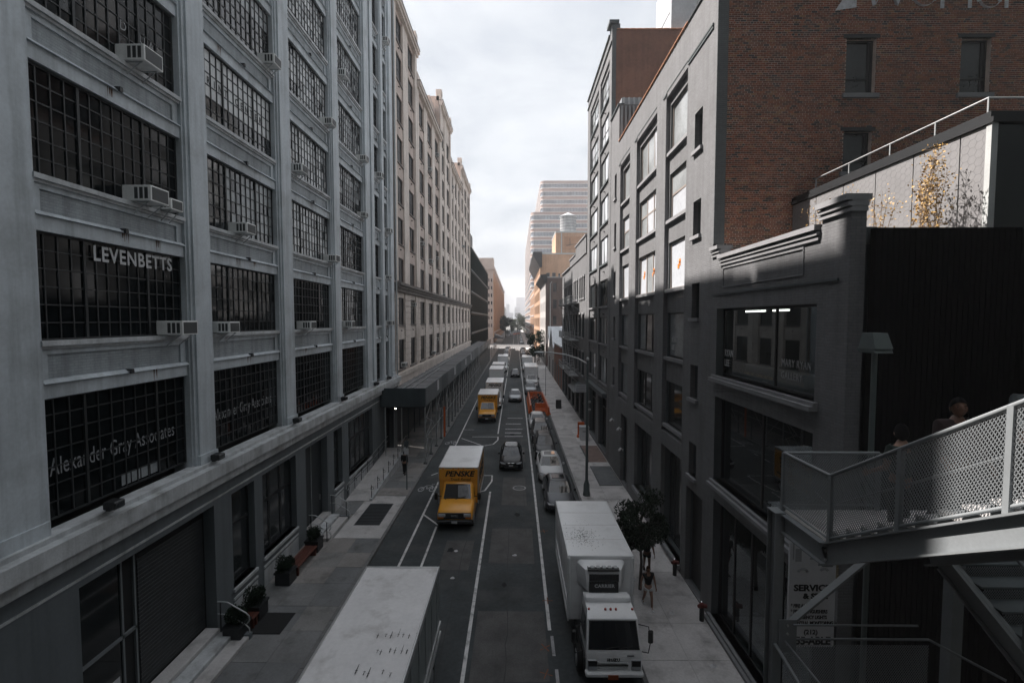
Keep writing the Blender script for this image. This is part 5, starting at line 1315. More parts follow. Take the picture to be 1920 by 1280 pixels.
MB().lathe((0,0,8.85), [(.09,0),(.10,.1),(.05,.18),(.01,.2)], 10).build('cap', GALV, sl, True)
for z in (6.1, 5.6): MB().box(.06, .22, -.05, .05, z, z+.12).build('clamp', PALE_SPOT, sl)
sgn = thing('hanging_sign', 'pale rectangular sign plate hanging on a bracket over the right pavement', 'sign', (6.5, 45.0, 4.4))
MB().box(-.55, .5, -.03, .03, 0, .78).build('plate', SIGNW, sgn); MB().bar((-.3,0,.8),(.95,0,1.0),.02).bar((.5,0,.4),(.95,0,.4),.02).build('bracket', IRON, sgn)
for i in range(4): MB().box(-.42, .36, -.034, -.031, .12+i*.16, .17+i*.16).build('print_line', GREY_INK, sgn)
af = thing('sandwich_board', 'black A-frame sandwich board standing on the right pavement', 'sign', (5.55, 58.5, PZ))
MB().add([(-.35,-.35,0),(.35,-.35,0),(.35,-.05,1.1),(-.35,-.05,1.1),(-.35,-.31,0),(.35,-.31,0),(.35,-.01,1.1),(-.35,-.01,1.1)], [(0,1,2,3),(4,7,6,5),(0,4,5,1),(1,5,6,2),(2,6,7,3),(3,7,4,0)]).build('front_board', IRON, af)
MB().add([(-.35,.35,0),(.35,.35,0),(.35,.05,1.1),(-.35,.05,1.1),(-.35,.31,0),(.35,.31,0),(.35,.01,1.1),(-.35,.01,1.1)], [(0,1,2,3),(4,7,6,5),(0,4,5,1),(1,5,6,2),(2,6,7,3),(3,7,4,0)]).build('rear_board', IRON, af)
bn = thing('refuse_bin', 'white covered bin with an orange barricade behind it on the right pavement', 'bin', (6.55, 43.2, PZ))
MB().bbox(-.42, .42, -.4, .4, 0, 1.15, .04).build('body', CL_WHT, bn); MB().bbox(-.46, .46, -.44, .44, 1.15, 1.3, .04).build('lid', SIGNW, bn)
MB().box(-.2, .2, -.405, -.40, .8, .9).build('label_plate', GREY_INK, bn)
bc = thing('barricade', 'small orange plastic barricade behind the white bin', 'barricade', (6.35, 44.0, PZ))
MB().bbox(-.3, .35, 0, .12, .2, 1.5, .04).build('panel', ORB, bc); MB().box(-.35, -.2, -.2, .3, 0, .2).box(.25, .4, -.2, .3, 0, .2).build('foot', ORB, bc)
# standpipe / siamese connections in red by the shop wall
for x, y, lb in ((7.1, 16.9, 'red-headed fire standpipe against the near gallery shopfront'), (7.15, 20.0, 'red-headed fire standpipe beside the doorway under the tree')):
    t = thing('standpipe', lb, 'standpipe', (x, y, PZ))
    MB().tube([(0,0,0),(0,0,.55)], .09, 10).build('pipe', IRON, t, True)
    MB().tube([(-.16,-.1,.62),(0,0,.6),(.16,-.1,.62)], [.07,.1,.07], 10).build('head', M('standpipe_red', (.12,.02,.015), .5, var=.1), t, True)
    MB().lathe((0,0,.7), [(.04,0),(.05,.04),(.01,.07)], 8).build('cap', CHROME, t, True)
# security cameras
for i, (y, z, lb) in enumerate(((34.2, 4.0, 'beside the far shop door'), (31.8, 3.9, 'over the near shop door'), (31.2, 2.6, 'low on the door jamb'))):
    t = thing('security_camera', 'white bullet security camera %s of the grey loft' % lb, 'camera', (XR, y, z), group='security cameras on the loft')
    MB().box(-.06, 0, -.07, .07, -.07, .07).build('mount', PALE_SPOT, t); MB().tube([(-.05,0,.02),(-.2,-.05,.05)], .02, 6).build('arm', PALE_SPOT, t)
    MB().tube([(-.16,.06,.08),(-.36,-.22,.0)], .075, 10).build('body', CL_WHT, t, True)
# orange water-filled barriers around stored bicycles
bq = []
def barrier(label, x0, y0, x1, y1):
    t = thing('road_barrier', label, 'barrier', (x0, y0, 0), group='orange barriers round the bicycles')
    d = Vector((x1-x0, y1-y0, 0)); L = d.length; n = max(1, round(L/1.8)); ang = math.atan2(d.y, d.x)
    t.rotation_euler = (0, 0, ang)
    for i in range(n):
        a, b = L*i/n+.02, L*(i+1)/n-.02
        MB().prism([(-.28, 0), (.28, 0), (.28, .14), (.13, .42), (.09, 1.02), (-.09, 1.02), (-.13, .42), (-.28, .14)], 'x', a, b).build('segment', ORB, t)
        MB().tube([((a+b)/2-.3, 0, 1.03), ((a+b)/2-.3, 0, 1.08)], .05, 8).tube([((a+b)/2+.35, 0, 1.03), ((a+b)/2+.35, 0, 1.08)], .05, 8).build('filler_cap', CL_WHT, t)
barrier('orange barrier row along the traffic side of the bicycles', 1.85, 55.8, 1.85, 66.5)
barrier('orange barrier row along the pavement side of the bicycles', 4.0, 54.6, 3.85, 66.5)
barrier('orange barrier across the near end of the bicycles', 2.45, 57.4, 3.75, 57.4)
barrier('orange barrier across the far end of the bicycles', 2.1, 66.6, 3.7, 66.6)
def bicycle(label, loc, rz):
    t = thing('bicycle', label, 'bicycle', loc, rz, group='bicycles inside the orange barriers')
    for y in (-.5, .5):
        w_ = MB().tube([(0, y+.33*math.cos(a), .33+.33*math.sin(a)) for a in [k*math.pi/8 for k in range(17)]], .022, 6).build('wheel', RUB, t, True)
        sp_ = MB()
        for k in range(4): a = k*math.pi/4; sp_.bar((0, y-.3*math.cos(a), .33-.3*math.sin(a)), (0, y+.3*math.cos(a), .33+.3*math.sin(a)), .004)
        sp_.build('spokes', GALV, w_)
    MB().tube([(0,.5,.33),(0,.05,.35),(0,-.35,.8),(0,.18,.78),(0,.05,.35)], .025, 6).tube([(0,.18,.78),(0,.5,.33)], .018, 6).tube([(0,-.5,.33),(0,-.33,.95)], .022, 6).build('frame', CARD, t, True)
    MB().bbox(-.08,.08,.05,.32,.86,.93,.02).build('saddle', PLAST, t); MB().tube([(-.28,-.22,1.0),(0,-.33,.97),(.28,-.22,1.0)], .016, 6).build('handlebar', PLAST, t, True)
    MB().box(-.17,.17,-.62,-.36,.72,.98).build('basket', PLAST, t)
for i in range(7):
    bicycle('%s parked bicycle from the near end of the orange barriers' % ORD[i], (2.9+(.12 if i % 2 else -.12), 58.4+i*1.1, 0), R(82 if i % 2 else 97))

# ================================================================== High Line stairs on the right
ST = thing('steel_staircase', 'grey steel switchback staircase with expanded-metal railings at the lower right', 'staircase', (4.85, 8.15, 0))
SXa, SXb = 4.85, 6.45
def railtube(name, pts, r=.026, m=STAIRP): return ch(MB().tube(pts, r, 10).build(name, m, ST, True))
def mesh_panel(p0, p1, h, m=STAIRP, r=.0028, dw=.044, dh=.064, name='mesh_panel', up=Vector((0,0,1))):
    """expanded-metal infill between p0 and p1 (bottom line), height h"""
    p0 = Vector(p0); p1 = Vector(p1); L = (p1-p0).length; d = (p1-p0)/L
    mb = MB(); k = dh/dw
    s = -h/k
    while s < L:
        for sg in (1, -1):
            # line through (s,0) going up-right, or mirrored
            pts = []
            t0 = max(0.0, -s*k); t1 = min(h, (L-s)*k)
            if t1-t0 < .01: continue
            a = (s+t0/k, t0); b = (s+t1/k, t1)
            if sg < 0: a = (L-a[0], a[1]); b = (L-b[0], b[1])
            A = p0+d*a[0]+up*a[1]; B = p0+d*b[0]+up*b[1]
            dd = (B-A).normalized(); nrm = d.cross(up).normalized(); q = dd.cross(nrm)*r; n2 = nrm*r*1.4
            mb.add([A-q-n2, A+q-n2, A+q+n2, A-q+n2, B-q-n2, B+q-n2, B+q+n2, B-q+n2], [(0,4,5,1),(1,5,6,2),(2,6,7,3),(3,7,4,0)])
        s += dw
    return ch(mb.build(name, m, ST))
def ibeam(p0, p1, h, wd, m=STAIRP, name='beam'):
    p0 = Vector(p0); p1 = Vector(p1)
    mb = MB().bar(p0+Vector((0,0,h-.012)), p1+Vector((0,0,h-.012)), wd/2, r2=.012).bar(p0+Vector((0,0,.012)), p1+Vector((0,0,.012)), wd/2, r2=.012)
    mb.bar(p0+Vector((0,0,h/2)), p1+Vector((0,0,h/2)), .008, r2=h/2-.02)
    return ch(mb.build(name, m, ST))
LZ = 8.15
# upper landing
YA, YBk = 6.94, 8.15
ch(MB().box(SXa, 8.2, YA, YBk, LZ-.05, LZ).build('landing_deck', SLAB_R[0], ST))
ibeam((SXa-.03, YA-.05, LZ-.36), (SXa-.03, YBk+.03, LZ-.36), .34, .16)
ibeam((SXa, YBk, LZ-.36), (8.2, YBk, LZ-.36), .34, .14)
# flight up towards the viewer
n = 11; y0 = YA; z0 = LZ; dy = .285; dz = .178
YE, ZE = y0-n*dy, z0+n*dz
ibeam((SXa-.03, YA+.06, LZ-.40), (SXa-.03, YE, ZE-.40), .36, .16, name='stringer'); ibeam((SXb, YA+.06, LZ-.40), (SXb, YE, ZE-.40), .36, .12, name='stringer')
for i in range(n):
    ch(MB().box(SXa+.06, SXb-.06, y0-(i+1)*dy-.01, y0-i*dy+.01, z0+(i+1)*dz-.04, z0+(i+1)*dz).build('tread', SLAB_R[0], ST))
    ch(MB().box(SXa+.06, SXb-.06, y0-i*dy-.004, y0-i*dy+.004, z0+i*dz, z0+(i+1)*dz-.04).build('riser', STAIRP, ST))
RH = 1.05
railtube('handrail', [(SXa, YBk, LZ+RH), (SXa, YA, LZ+RH), (SXa, YE, ZE+RH)], .028)
railtube('handrail', [(SXa, YBk, LZ+RH), (SXb+.1, YBk, LZ+RH)], .028)
railtube('bottom_rail', [(SXa, YBk, LZ+.09), (SXa, YA, LZ+.06), (SXa, YE, ZE+.04)], .02)
railtube('bottom_rail', [(SXa, YBk, LZ+.09), (SXb+.1, YBk, LZ+.09)], .02)
railtube('mid_rail', [(SXa+.07, YA-.1, LZ+.66), (SXa+.07, YE, ZE+.58)], .013); railtube('mid_rail', [(SXa+.09, YA+.5, LZ+.62), (SXa+.09, YA+.05, LZ+.5)], .014)
railtube('far_handrail', [(SXb, YA, LZ+RH), (SXb, YE, ZE+RH)], .026); railtube('far_bottom_rail', [(SXb, YA, LZ+.06), (SXb, YE, ZE+.04)], .02)
for (x, y, z) in ((SXa, YBk, LZ), (SXa, YA-.02, LZ), (SXa, YA-1.25, LZ+1.25/dy*dz), (SXa, YA-2.5, LZ+2.5/dy*dz), (SXb+.1, YBk, LZ), (SXb, YA-1.25, LZ+1.25/dy*dz)):
    ch(MB().box(x-.03, x+.03, y-.03, y+.03, z-.25, z+RH).build('post', STAIRP, ST))
mesh_panel((SXa, YA, LZ+.1), (SXa, YBk, LZ+.12), RH-.12)
mesh_panel((SXa, YBk, LZ+.12), (SXb+.1, YBk, LZ+.12), RH-.14)
sl_ = Vector((0, YE-YA, ZE-LZ))
mesh_panel((SXa, YA, LZ+.06), (SXa, YE, ZE+.06), RH-.1)
mesh_panel((SXb, YA, LZ+.06), (SXb, YE, ZE+.06), RH-.1)
# columns and bracing
ch(MB().box(SXa-.20, SXa-.03, YBk-.13, YBk-.11, 0, LZ-.02).box(SXa-.20, SXa-.03, YBk+.11, YBk+.13, 0, LZ-.02).box(SXa-.125, SXa-.105, YBk-.11, YBk+.11, 0, LZ-.02).box(SXa-.21, SXa-.02, YBk-.14, YBk+.14, LZ-.02, LZ+.0).build('column', STAIRP, ST))
ch(MB().box(7.9, 8.1, YBk-.1, YBk+.1, 0, LZ-.36).build('column', STAIRP, ST)); 
ch(MB().bar((SXa+.0, YBk+.02, 5.85), (6.55, YBk+.02, 7.35), .07, r2=.02).build('diagonal_brace', STAIRP, ST))
ch(MB().box(SXa-.1, SXa+.22, YBk-.16, YBk-.14, 5.6, 6.2).build('gusset_plate', STAIRP, ST))
for z in (5.75, 5.95, 6.1, LZ-.15, LZ-.25):
    ch(MB().tube([(SXa+.05, YBk-.18, z), (SXa+.05, YBk-.16, z)], .022, 6).build('bolt', GALV, ST))
for z in (LZ-.12, LZ-.26): ch(MB().tube([(SXa-.04, YA-.02, z), (SXa-.06, YA-.02, z)], .022, 6).build('bolt', GALV, ST))
# second flight down beside it, and the lower landing
n2 = 10; xa, xb = 6.6, 8.1
for i in range(n2):
    yy = YA-i*dy; z = LZ-(i+1)*dz
    ch(MB().box(xa+.05, xb-.05, yy-dy, yy, z-.03, z).build('tread', R_TRIM, ST))
    if i < 6: mesh_panel((xa+.06, yy-.01, z), (xb-.06, yy-.01, z), dz-.03, name='riser_mesh', r=.0028, dw=.035, dh=.045)
ibeam((xa, YA, LZ-.42), (xa, YA-n2*dy, LZ-.42-n2*dz), .34, .12, name='stringer')
railtube('handrail', [(xa, YA, LZ+RH-.1), (xa, YA-n2*dy, LZ+RH-.1-n2*dz)], .024)
for yv in (0, 1.2, 2.4): ch(MB().box(xa-.03, xa+.03, YA-yv-.03, YA-yv+.03, LZ-yv/dy*dz-.3, LZ-yv/dy*dz+.95).build('post', STAIRP, ST))
ZL = 4.7
ch(MB().box(SXa, 7.5, 6.4, 8.0, ZL-.06, ZL).build('lower_landing', KERB, ST))
railtube('lower_handrail', [(SXa+.02, 5.2, ZL+RH+.0), (SXa+.02, 8.06, ZL+RH+.05), (7.5, 8.06, ZL+RH+.05), (8.1, 7.3, ZL+RH-.1)], .022)
railtube('lower_handrail', [(SXa+.1, 7.9, ZL+RH+.42), (7.15, 7.9, ZL+RH+.42)], .018); railtube('lower_bottom_rail', [(SXa+.02, 8.06, ZL+.1), (7.5, 8.06, ZL+.1)], .018)
ibeam((SXa-.05, 5.6, ZL-.3), (SXa-.05, 8.1, ZL-.3), .3, .14)
railtube('outer_rail', [(SXa-.16, 8.0, ZL+RH-.0), (SXa-.1, 7.3, ZL+RH-.25), (SXa-.02, 5.4, ZL+RH-.9)], .03)
mesh_panel((SXa+.05, 8.05, ZL+.1), (7.5, 8.05, ZL+.1), RH-.15)
n3 = 9
for i in range(n3): ch(MB().box(SXa+.06, SXb-.06, 6.4-(i+1)*dy, 6.4-i*dy, ZL+(i+1)*dz-.04, ZL+(i+1)*dz).build('tread', KERB, ST))
# the elevated walkway the picture is taken from
HL = thing('elevated_walkway', 'elevated steel walkway deck under and behind the viewpoint', 'walkway', (0, -5, 9.9))
ch(MB().box(-30, 30, -14, 1.2, 9.3, 9.95).build('deck', KERB, HL)); ch(MB().box(-30, 30, -14.2, -13.9, 8.2, 9.3).box(-30, 30, .9, 1.2, 8.2, 9.3).build('girder', IRON, HL))
for x in (-9, 6.5): ch(MB().box(x-.4, x+.4, -7, -6, 0, 9.3).build('column', IRON, HL))
# post lamp at the landing corner
pl_ = thing('walkway_lamp', 'grey post with a hooded box lamp in front of the black wall', 'lamp', (6.52, 8.3, 4.0))
MB().tube([(0,0,0),(0,0,7.0)], .045, 10).build('post', LAMPG, pl_, True)
MB().add([(-.15,-.2,7.0),(.17,-.2,7.0),(.17,.2,7.0),(-.15,.2,7.0),(-.165,-.15,7.08),(.185,-.15,7.08),(.185,.22,7.08),(-.165,.22,7.08)], [(0,3,2,1),(4,5,6,7),(0,1,5,4),(1,2,6,5),(2,3,7,6),(3,0,4,7)]).build('rim', LAMPG, pl_)
MB().add([(-.15,-.2,7.08),(.17,-.2,7.08),(.17,.2,7.08),(-.15,.2,7.08),(-.13,-.10,7.36),(.14,-.10,7.36),(.14,.15,7.36),(-.13,.15,7.36)], [(0,3,2,1),(4,5,6,7),(0,1,5,4),(1,2,6,5),(2,3,7,6),(3,0,4,7)]).build('hood', LAMPG, pl_)
# fire-safety blade sign behind the column
FS = thing('blade_sign', 'tall white service sign with black lettering hung behind the stair column', 'sign', (6.25, 10.2, 4.1))
MB().box(0, 1.05, -.03, .03, 0, 2.75).build('board', SIGNW, FS)
for s_, z, sz, off in (('SERVICE', 1.32, .20, .008), ('& SELL', 1.14, .17, .008)): text(FS, s_, sz, (.52+(.08 if '&' in s_ else 0), -.034, z), FACE_C, INK, 'sign_lettering', off=off, sx=1.15)
for i, s_ in enumerate(('* FIRE ALARM', '* FIRE EXTINGUISHERS', '* EMERGENCY LIGHTS', '* CENTRAL MONITORING')): text(FS, s_, .115, (.05, -.034, .93-i*.135), FACE_C, INK, 'sign_lettering', 'LEFT', sx=.72, off=.004)
text(FS, '(212)', .15, (.52, -.034, .30), FACE_C, INK, 'sign_lettering', off=.004); text(FS, '255-ABLE', .25, (.52, -.034, .06), FACE_C, INK, 'sign_lettering', off=.01, sx=.9)
pm_ = MB()
for cx, a0 in ((.3, 20), (.78, 40)):
    for rr in (.13, .10): pm_.tube([(cx+rr*math.cos(R(a)), -.034, 1.72+rr*math.sin(R(a))) for a in range(a0, 181-a0, 20)], .012, 5)
pm_.box(.12, .26, -.036, -.031, 2.0, 2.3).box(.06, .09, -.036, -.031, 2.05, 2.5).box(.45, .8, -.036, -.031, 2.05, 2.09)
pm_.build('printed_pictogram', GREY_INK, FS)
gr = thing('brass_grille', 'small brass ventilation grille on the dark wall left of the stair column', 'grille', (XR-.05, 10.55, 6.0))
mb = MB()
for i in range(5): mb.box(-.03, 0, -.32+i*.14, -.26+i*.14, -.4, .6)
for i in range(8): mb.box(-.032, -.002, -.34, .34, -.4+i*.14, -.36+i*.14)
mb.build('bars', M('old_brass', (.22,.18,.11), .5, metal=.4, var=.2), gr)

# ================================================================== vehicles (all built facing -y, front bumper at y = 0)
def wheel(parent, x, y, r=.33, wd=.22, side=1):
    o = MB().tube([(x-wd/2*side, y, r), (x+wd/2*side, y, r)], r, 20).build('wheel', RUB, parent, 35)
    MB().tube([(x+wd/2*side, y, r), (x+(wd/2+.012)*side, y, r)], r*.62, 14).build('rim', ALU, o, 35)
    return o
def panel(mb, pts, mi=0): mb.add(pts, [tuple(range(len(pts)))], mi)
def car(label, loc, paint, kind='sedan', rz=0, sunroof=False, rack=False, glass=None, group='cars parked along the right kerb', plate=SIGNW, grille='bar', name='car', rear_view=False):
    t = thing(name, label, 'car', (loc[0], loc[1], 0), rz, group)
    suv = kind == 'suv'; H = 1.68 if suv else 1.44; up = .16 if suv else 0
    L = 4.65; hw = .91
    stt = [(0.0, .34, .56, .60), (.04, .24, .66, .74), (.16, .20, .73, .83), (.45, .19, .80, .885), (.95, .19, .87, .905), (1.35, .19, .93, .91), (2.3, .19, .95, .915), (3.3, .19, .97, .91), (3.95, .19, .98, .885), (4.4, .22, .96, .84), (4.58, .28, .88, .78), (4.65, .36, .74, .68)]
    rings = []
    for y, zl, zb, h in stt:
        zb += up; zm = (zl+zb)/2
        half = [(h*.80, zl), (h*.95, zl+.06), (h, zm), (h*.985, zb-.16), (h*.93, zb-.05), (h*.80, zb), (h*.45, zb+.028)]
        ring = [(x, y, z) for x, z in half] + [(0, y, zb+.036)] + [(-x, y, z) for x, z in half[::-1]]
        rings.append(ring)
    MB().loft(rings).build('body', paint, t, 50)
    # greenhouse
    zb = .93+up; yb0, yt0, yt1, yb1 = (1.22, 2.0, 3.95 if suv else 3.35, 4.5 if suv else 4.18)
    wb, wt = .80, .60
    def ring(z, f, w_):
        ya = yb0+(yt0-yb0)*f; ye = yb1+(yt1-yb1)*f
        return [(-w_*.86, ya, z), (0, ya-.10*(1-f)-.03, z), (w_*.86, ya, z), (w_, ya+.2, z), (w_, (ya+ye)/2, z), (w_, ye-.2, z), (w_*.86, ye, z), (0, ye+.06, z), (-w_*.86, ye, z), (-w_, ye-.2, z), (-w_, (ya+ye)/2, z), (-w_, ya+.2, z)]
    g = MB().loft([ring(zb-.04, 0, wb), ring(zb+(H-zb)*.5, .5, wb-.09), ring(H-.05, .93, wt+.02), ring(H, 1.06, wt-.10)], caps=False)
    r_ = ring(H, 1.06, wt-.10); g.add([(x, y, z) for x, y, z in r_] + [(0, (yt0+yt1)/2, H+.03)], [(i, (i+1) % 12, 12) for i in range(12)])
    roof = g.build('roof', paint, t, 50)
    def gq(name, pts, m, lift):
        mb = MB(); panel(mb, [Vector(p)+Vector(lift) for p in pts]); return mb.build(name, m, t)
    lerp = lambda a, b, f: tuple(a[i]+(b[i]-a[i])*f for i in range(3))
    b0, m0, t0 = ring(zb-.04, 0, wb), ring(zb+(H-zb)*.5, .5, wb-.09), ring(H-.05, .93, wt+.02)
    ws = MB()
    for s in (0, 1):
        i, j = (0, 1) if s == 0 else (1, 2)
        for A, B in ((b0, m0), (m0, t0)):
            q = [A[i], A[j], B[j], B[i]]; ws.add([Vector(p)+Vector((0, -.012, .012)) for p in q], [(0,1,2,3)])
    ws.build('windscreen', glass or CARGL, t, True)
    for sx in (1, -1):
        idx = (3, 4, 5) if sx == 1 else (11, 10, 9)
        for a, b in ((idx[0], idx[1]), (idx[1], idx[2])):
            mb = MB()
            for A, B, f0, f1 in ((b0, m0, .18, 1), (m0, t0, 0, .85)):
                q = [lerp(A[a], B[a], f0), lerp(A[b], B[b], f0), lerp(A[b], B[b], f1), lerp(A[a], B[a], f1)]
                c_ = [sum(p[i] for p in q)/4 for i in range(3)]
                q = [(p[0]+.008*sx, c_[1]+(p[1]-c_[1])*.94, p[2]) for p in q]; mb.add(q, [(0,1,2,3)])
            mb.build('side_window', CARGL, t, True)
    rw = MB()
    for i, j in ((6, 7), (7, 8)):
        for A, B in ((b0, m0), (m0, t0)): rw.add([Vector(p)+Vector((0, .012, .012)) for p in (lerp(A[i],B[i],.15), lerp(A[j],B[j],.15), B[j], B[i])], [(0,1,2,3)])
    rw.build('rear_window', CARGL, t, True)
    if sunroof: MB().box(-.40, .40, yt0+.25, yt0+1.0, H+.005, H+.035).build('sunroof', CARGL, t)
    if rack:
        for x in (-.5, .5): MB().box(x-.025, x+.025, yt0+.2, yt1-.2, H+.02, H+.09).build('roof_rail', PLAST, t)
        for y in (yt0+.5, yt0+1.3): MB().box(-.52, .52, y-.03, y+.03, H+.09, H+.12).build('cross_bar', PLAST, t)
    z = .66+up
    for sx in (1, -1):
        MB().add([(sx*.42,.02,z-.07),(sx*.74,.10,z-.04),(sx*.84,.26,z+.06),(sx*.72,.14,z+.09),(sx*.42,.06,z+.02)], [(0,1,2,3,4)]).add([(sx*.42,-.012,z-.07),(sx*.74,.03,z-.04),(sx*.85,.2,z+.06),(sx*.72,.09,z+.10),(sx*.42,.03,z+.03)], [(0,1,2,3,4)]).build('headlight', LAMP, t)
        MB().bbox(min(sx*.90,sx*1.06), max(sx*.90,sx*1.06), 1.45, 1.55, .93+up, 1.08+up, .03).build('mirror', paint if paint is not CARG else PLAST, t)
        MB().box(min(sx*.5,sx*.75), max(sx*.5,sx*.75), 4.60, 4.68, .72+up, .86+up).build('tail_light', REDL, t)
    if grille == 'kidney':
        for sx in (1, -1): MB().bbox(min(sx*.03,sx*.27), max(sx*.03,sx*.27), -.02, .03, .55, .70, .02).build('grille', CHROME, t); MB().box(min(sx*.05,sx*.25), max(sx*.05,sx*.25), -.024, -.02, .57, .685).build('grille_mesh', PLAST, t)
    elif grille == 'mouth':
        MB().add([(-.38,-.012,.62),(.38,-.012,.62),(.30,-.012,.34),(-.30,-.012,.34)], [(0,1,2,3)]).build('grille', CHROME, t); MB().add([(-.34,-.02,.60),(.34,-.02,.60),(.27,-.02,.36),(-.27,-.02,.36)], [(0,1,2,3)]).build('grille_mesh', PLAST, t)
    else:
        MB().box(-.36, .36, -.012, .02, .50+up, .62+up).build('grille', PLAST, t); MB().box(-.38, .38, -.02, .01, .615+up, .65+up).build('grille_bar', CHROME, t)
    MB().box(-.5, .5, -.008, .05, .30+up*.6, .42+up*.6).build('lower_intake', PLAST, t)
    if plate: MB().box(-.16, .16, -.03, -.015, .44+up*.6, .55+up*.6).build('licence_plate', plate, t)
    for y in (.85, 3.65):
        for sx in (1, -1):
            wheel(t, sx*.82, y, .33 if not suv else .36, .2, sx)
            a = MB(); a.tube([(sx*.90, y, .34), (sx*.921, y, .34)], .39 if not suv else .42, 20); a.build('wheel_arch', PLAST, t)
    return t
car('black coupe driving down the middle lane beside the yellow rental truck', (-.36, 34.2), CARB, 'sedan', grille='kidney', group='cars driving in the lane', name='moving_car', glass=CARGL_S)
car('silver sedan with wide dark grille driving in the lane behind the black coupe', (-.10, 63.2), CARS_, 'sedan', grille='mouth', group='cars driving in the lane', name='moving_car', glass=CARGL_S, plate=None)
car('small dark car with pale windscreen farthest along the travel lane', (-.10, 90.5), CARB, 'sedan', group='cars driving in the lane', name='moving_car', glass=CARGL_S)
car('dark grey sedan with sunroof parked directly behind the white refrigerated truck', (2.72, 26.5), CARG, 'sedan', sunroof=True)
car('white hatchback with black sunroof second in the parked row', (2.55, 31.7), CARW, 'sedan', sunroof=True)
car('charcoal estate car with roof rack third in the parked row', (2.48, 36.7), CARD, 'suv', rack=True, glass=CARGL_S)
car('black crossover fourth in the parked row', (2.42, 41.8), CARD, 'suv')
car('white sedan parked just in front of the orange barriers', (2.35, 46.9), CARW, 'sedan', glass=CARGL_S)
car('silver car parked right behind the orange barriers', (2.35, 69.5), CARS_, 'suv', glass=CARGL_S)

def box_body(t, x0, x1, y0, y1, z0, z1, wall, roofm, rail=ALU):
    MB().box(x0+.02, x1-.02, y0+.02, y1-.02, z0, z1-.03).build('cargo_box', wall, t)
    MB().box(x0+.05, x1-.05, y0+.05, y1-.05, z1-.03, z1+.012).build('box_roof', roofm, t)
    for x in (x0, x1-.05): MB().bbox(x, x+.05, y0, y1, z1-.13, z1+.018, .012).build('top_rail', rail, t)
    for x in (x0, x1-.05):
        MB().bbox(x, x+.05, y0, y1, z0-.06, z0+.12, .012).build('bottom_rail', rail, t)
        for y in (y0, y1-.06): MB().bbox(x-.004, x+.06, y-.004, y+.064, z0, z1-.1, .012).build('corner_post', rail, t)
    MB().bbox(x0+.05, x1-.05, y0-.002, y0+.06, z1-.12, z1+.016, .02).build('front_cap', rail, t)
    MB().bbox(x0+.05, x1-.05, y1-.06, y1+.002, z1-.12, z1+.016, .02).build('rear_cap', rail, t)
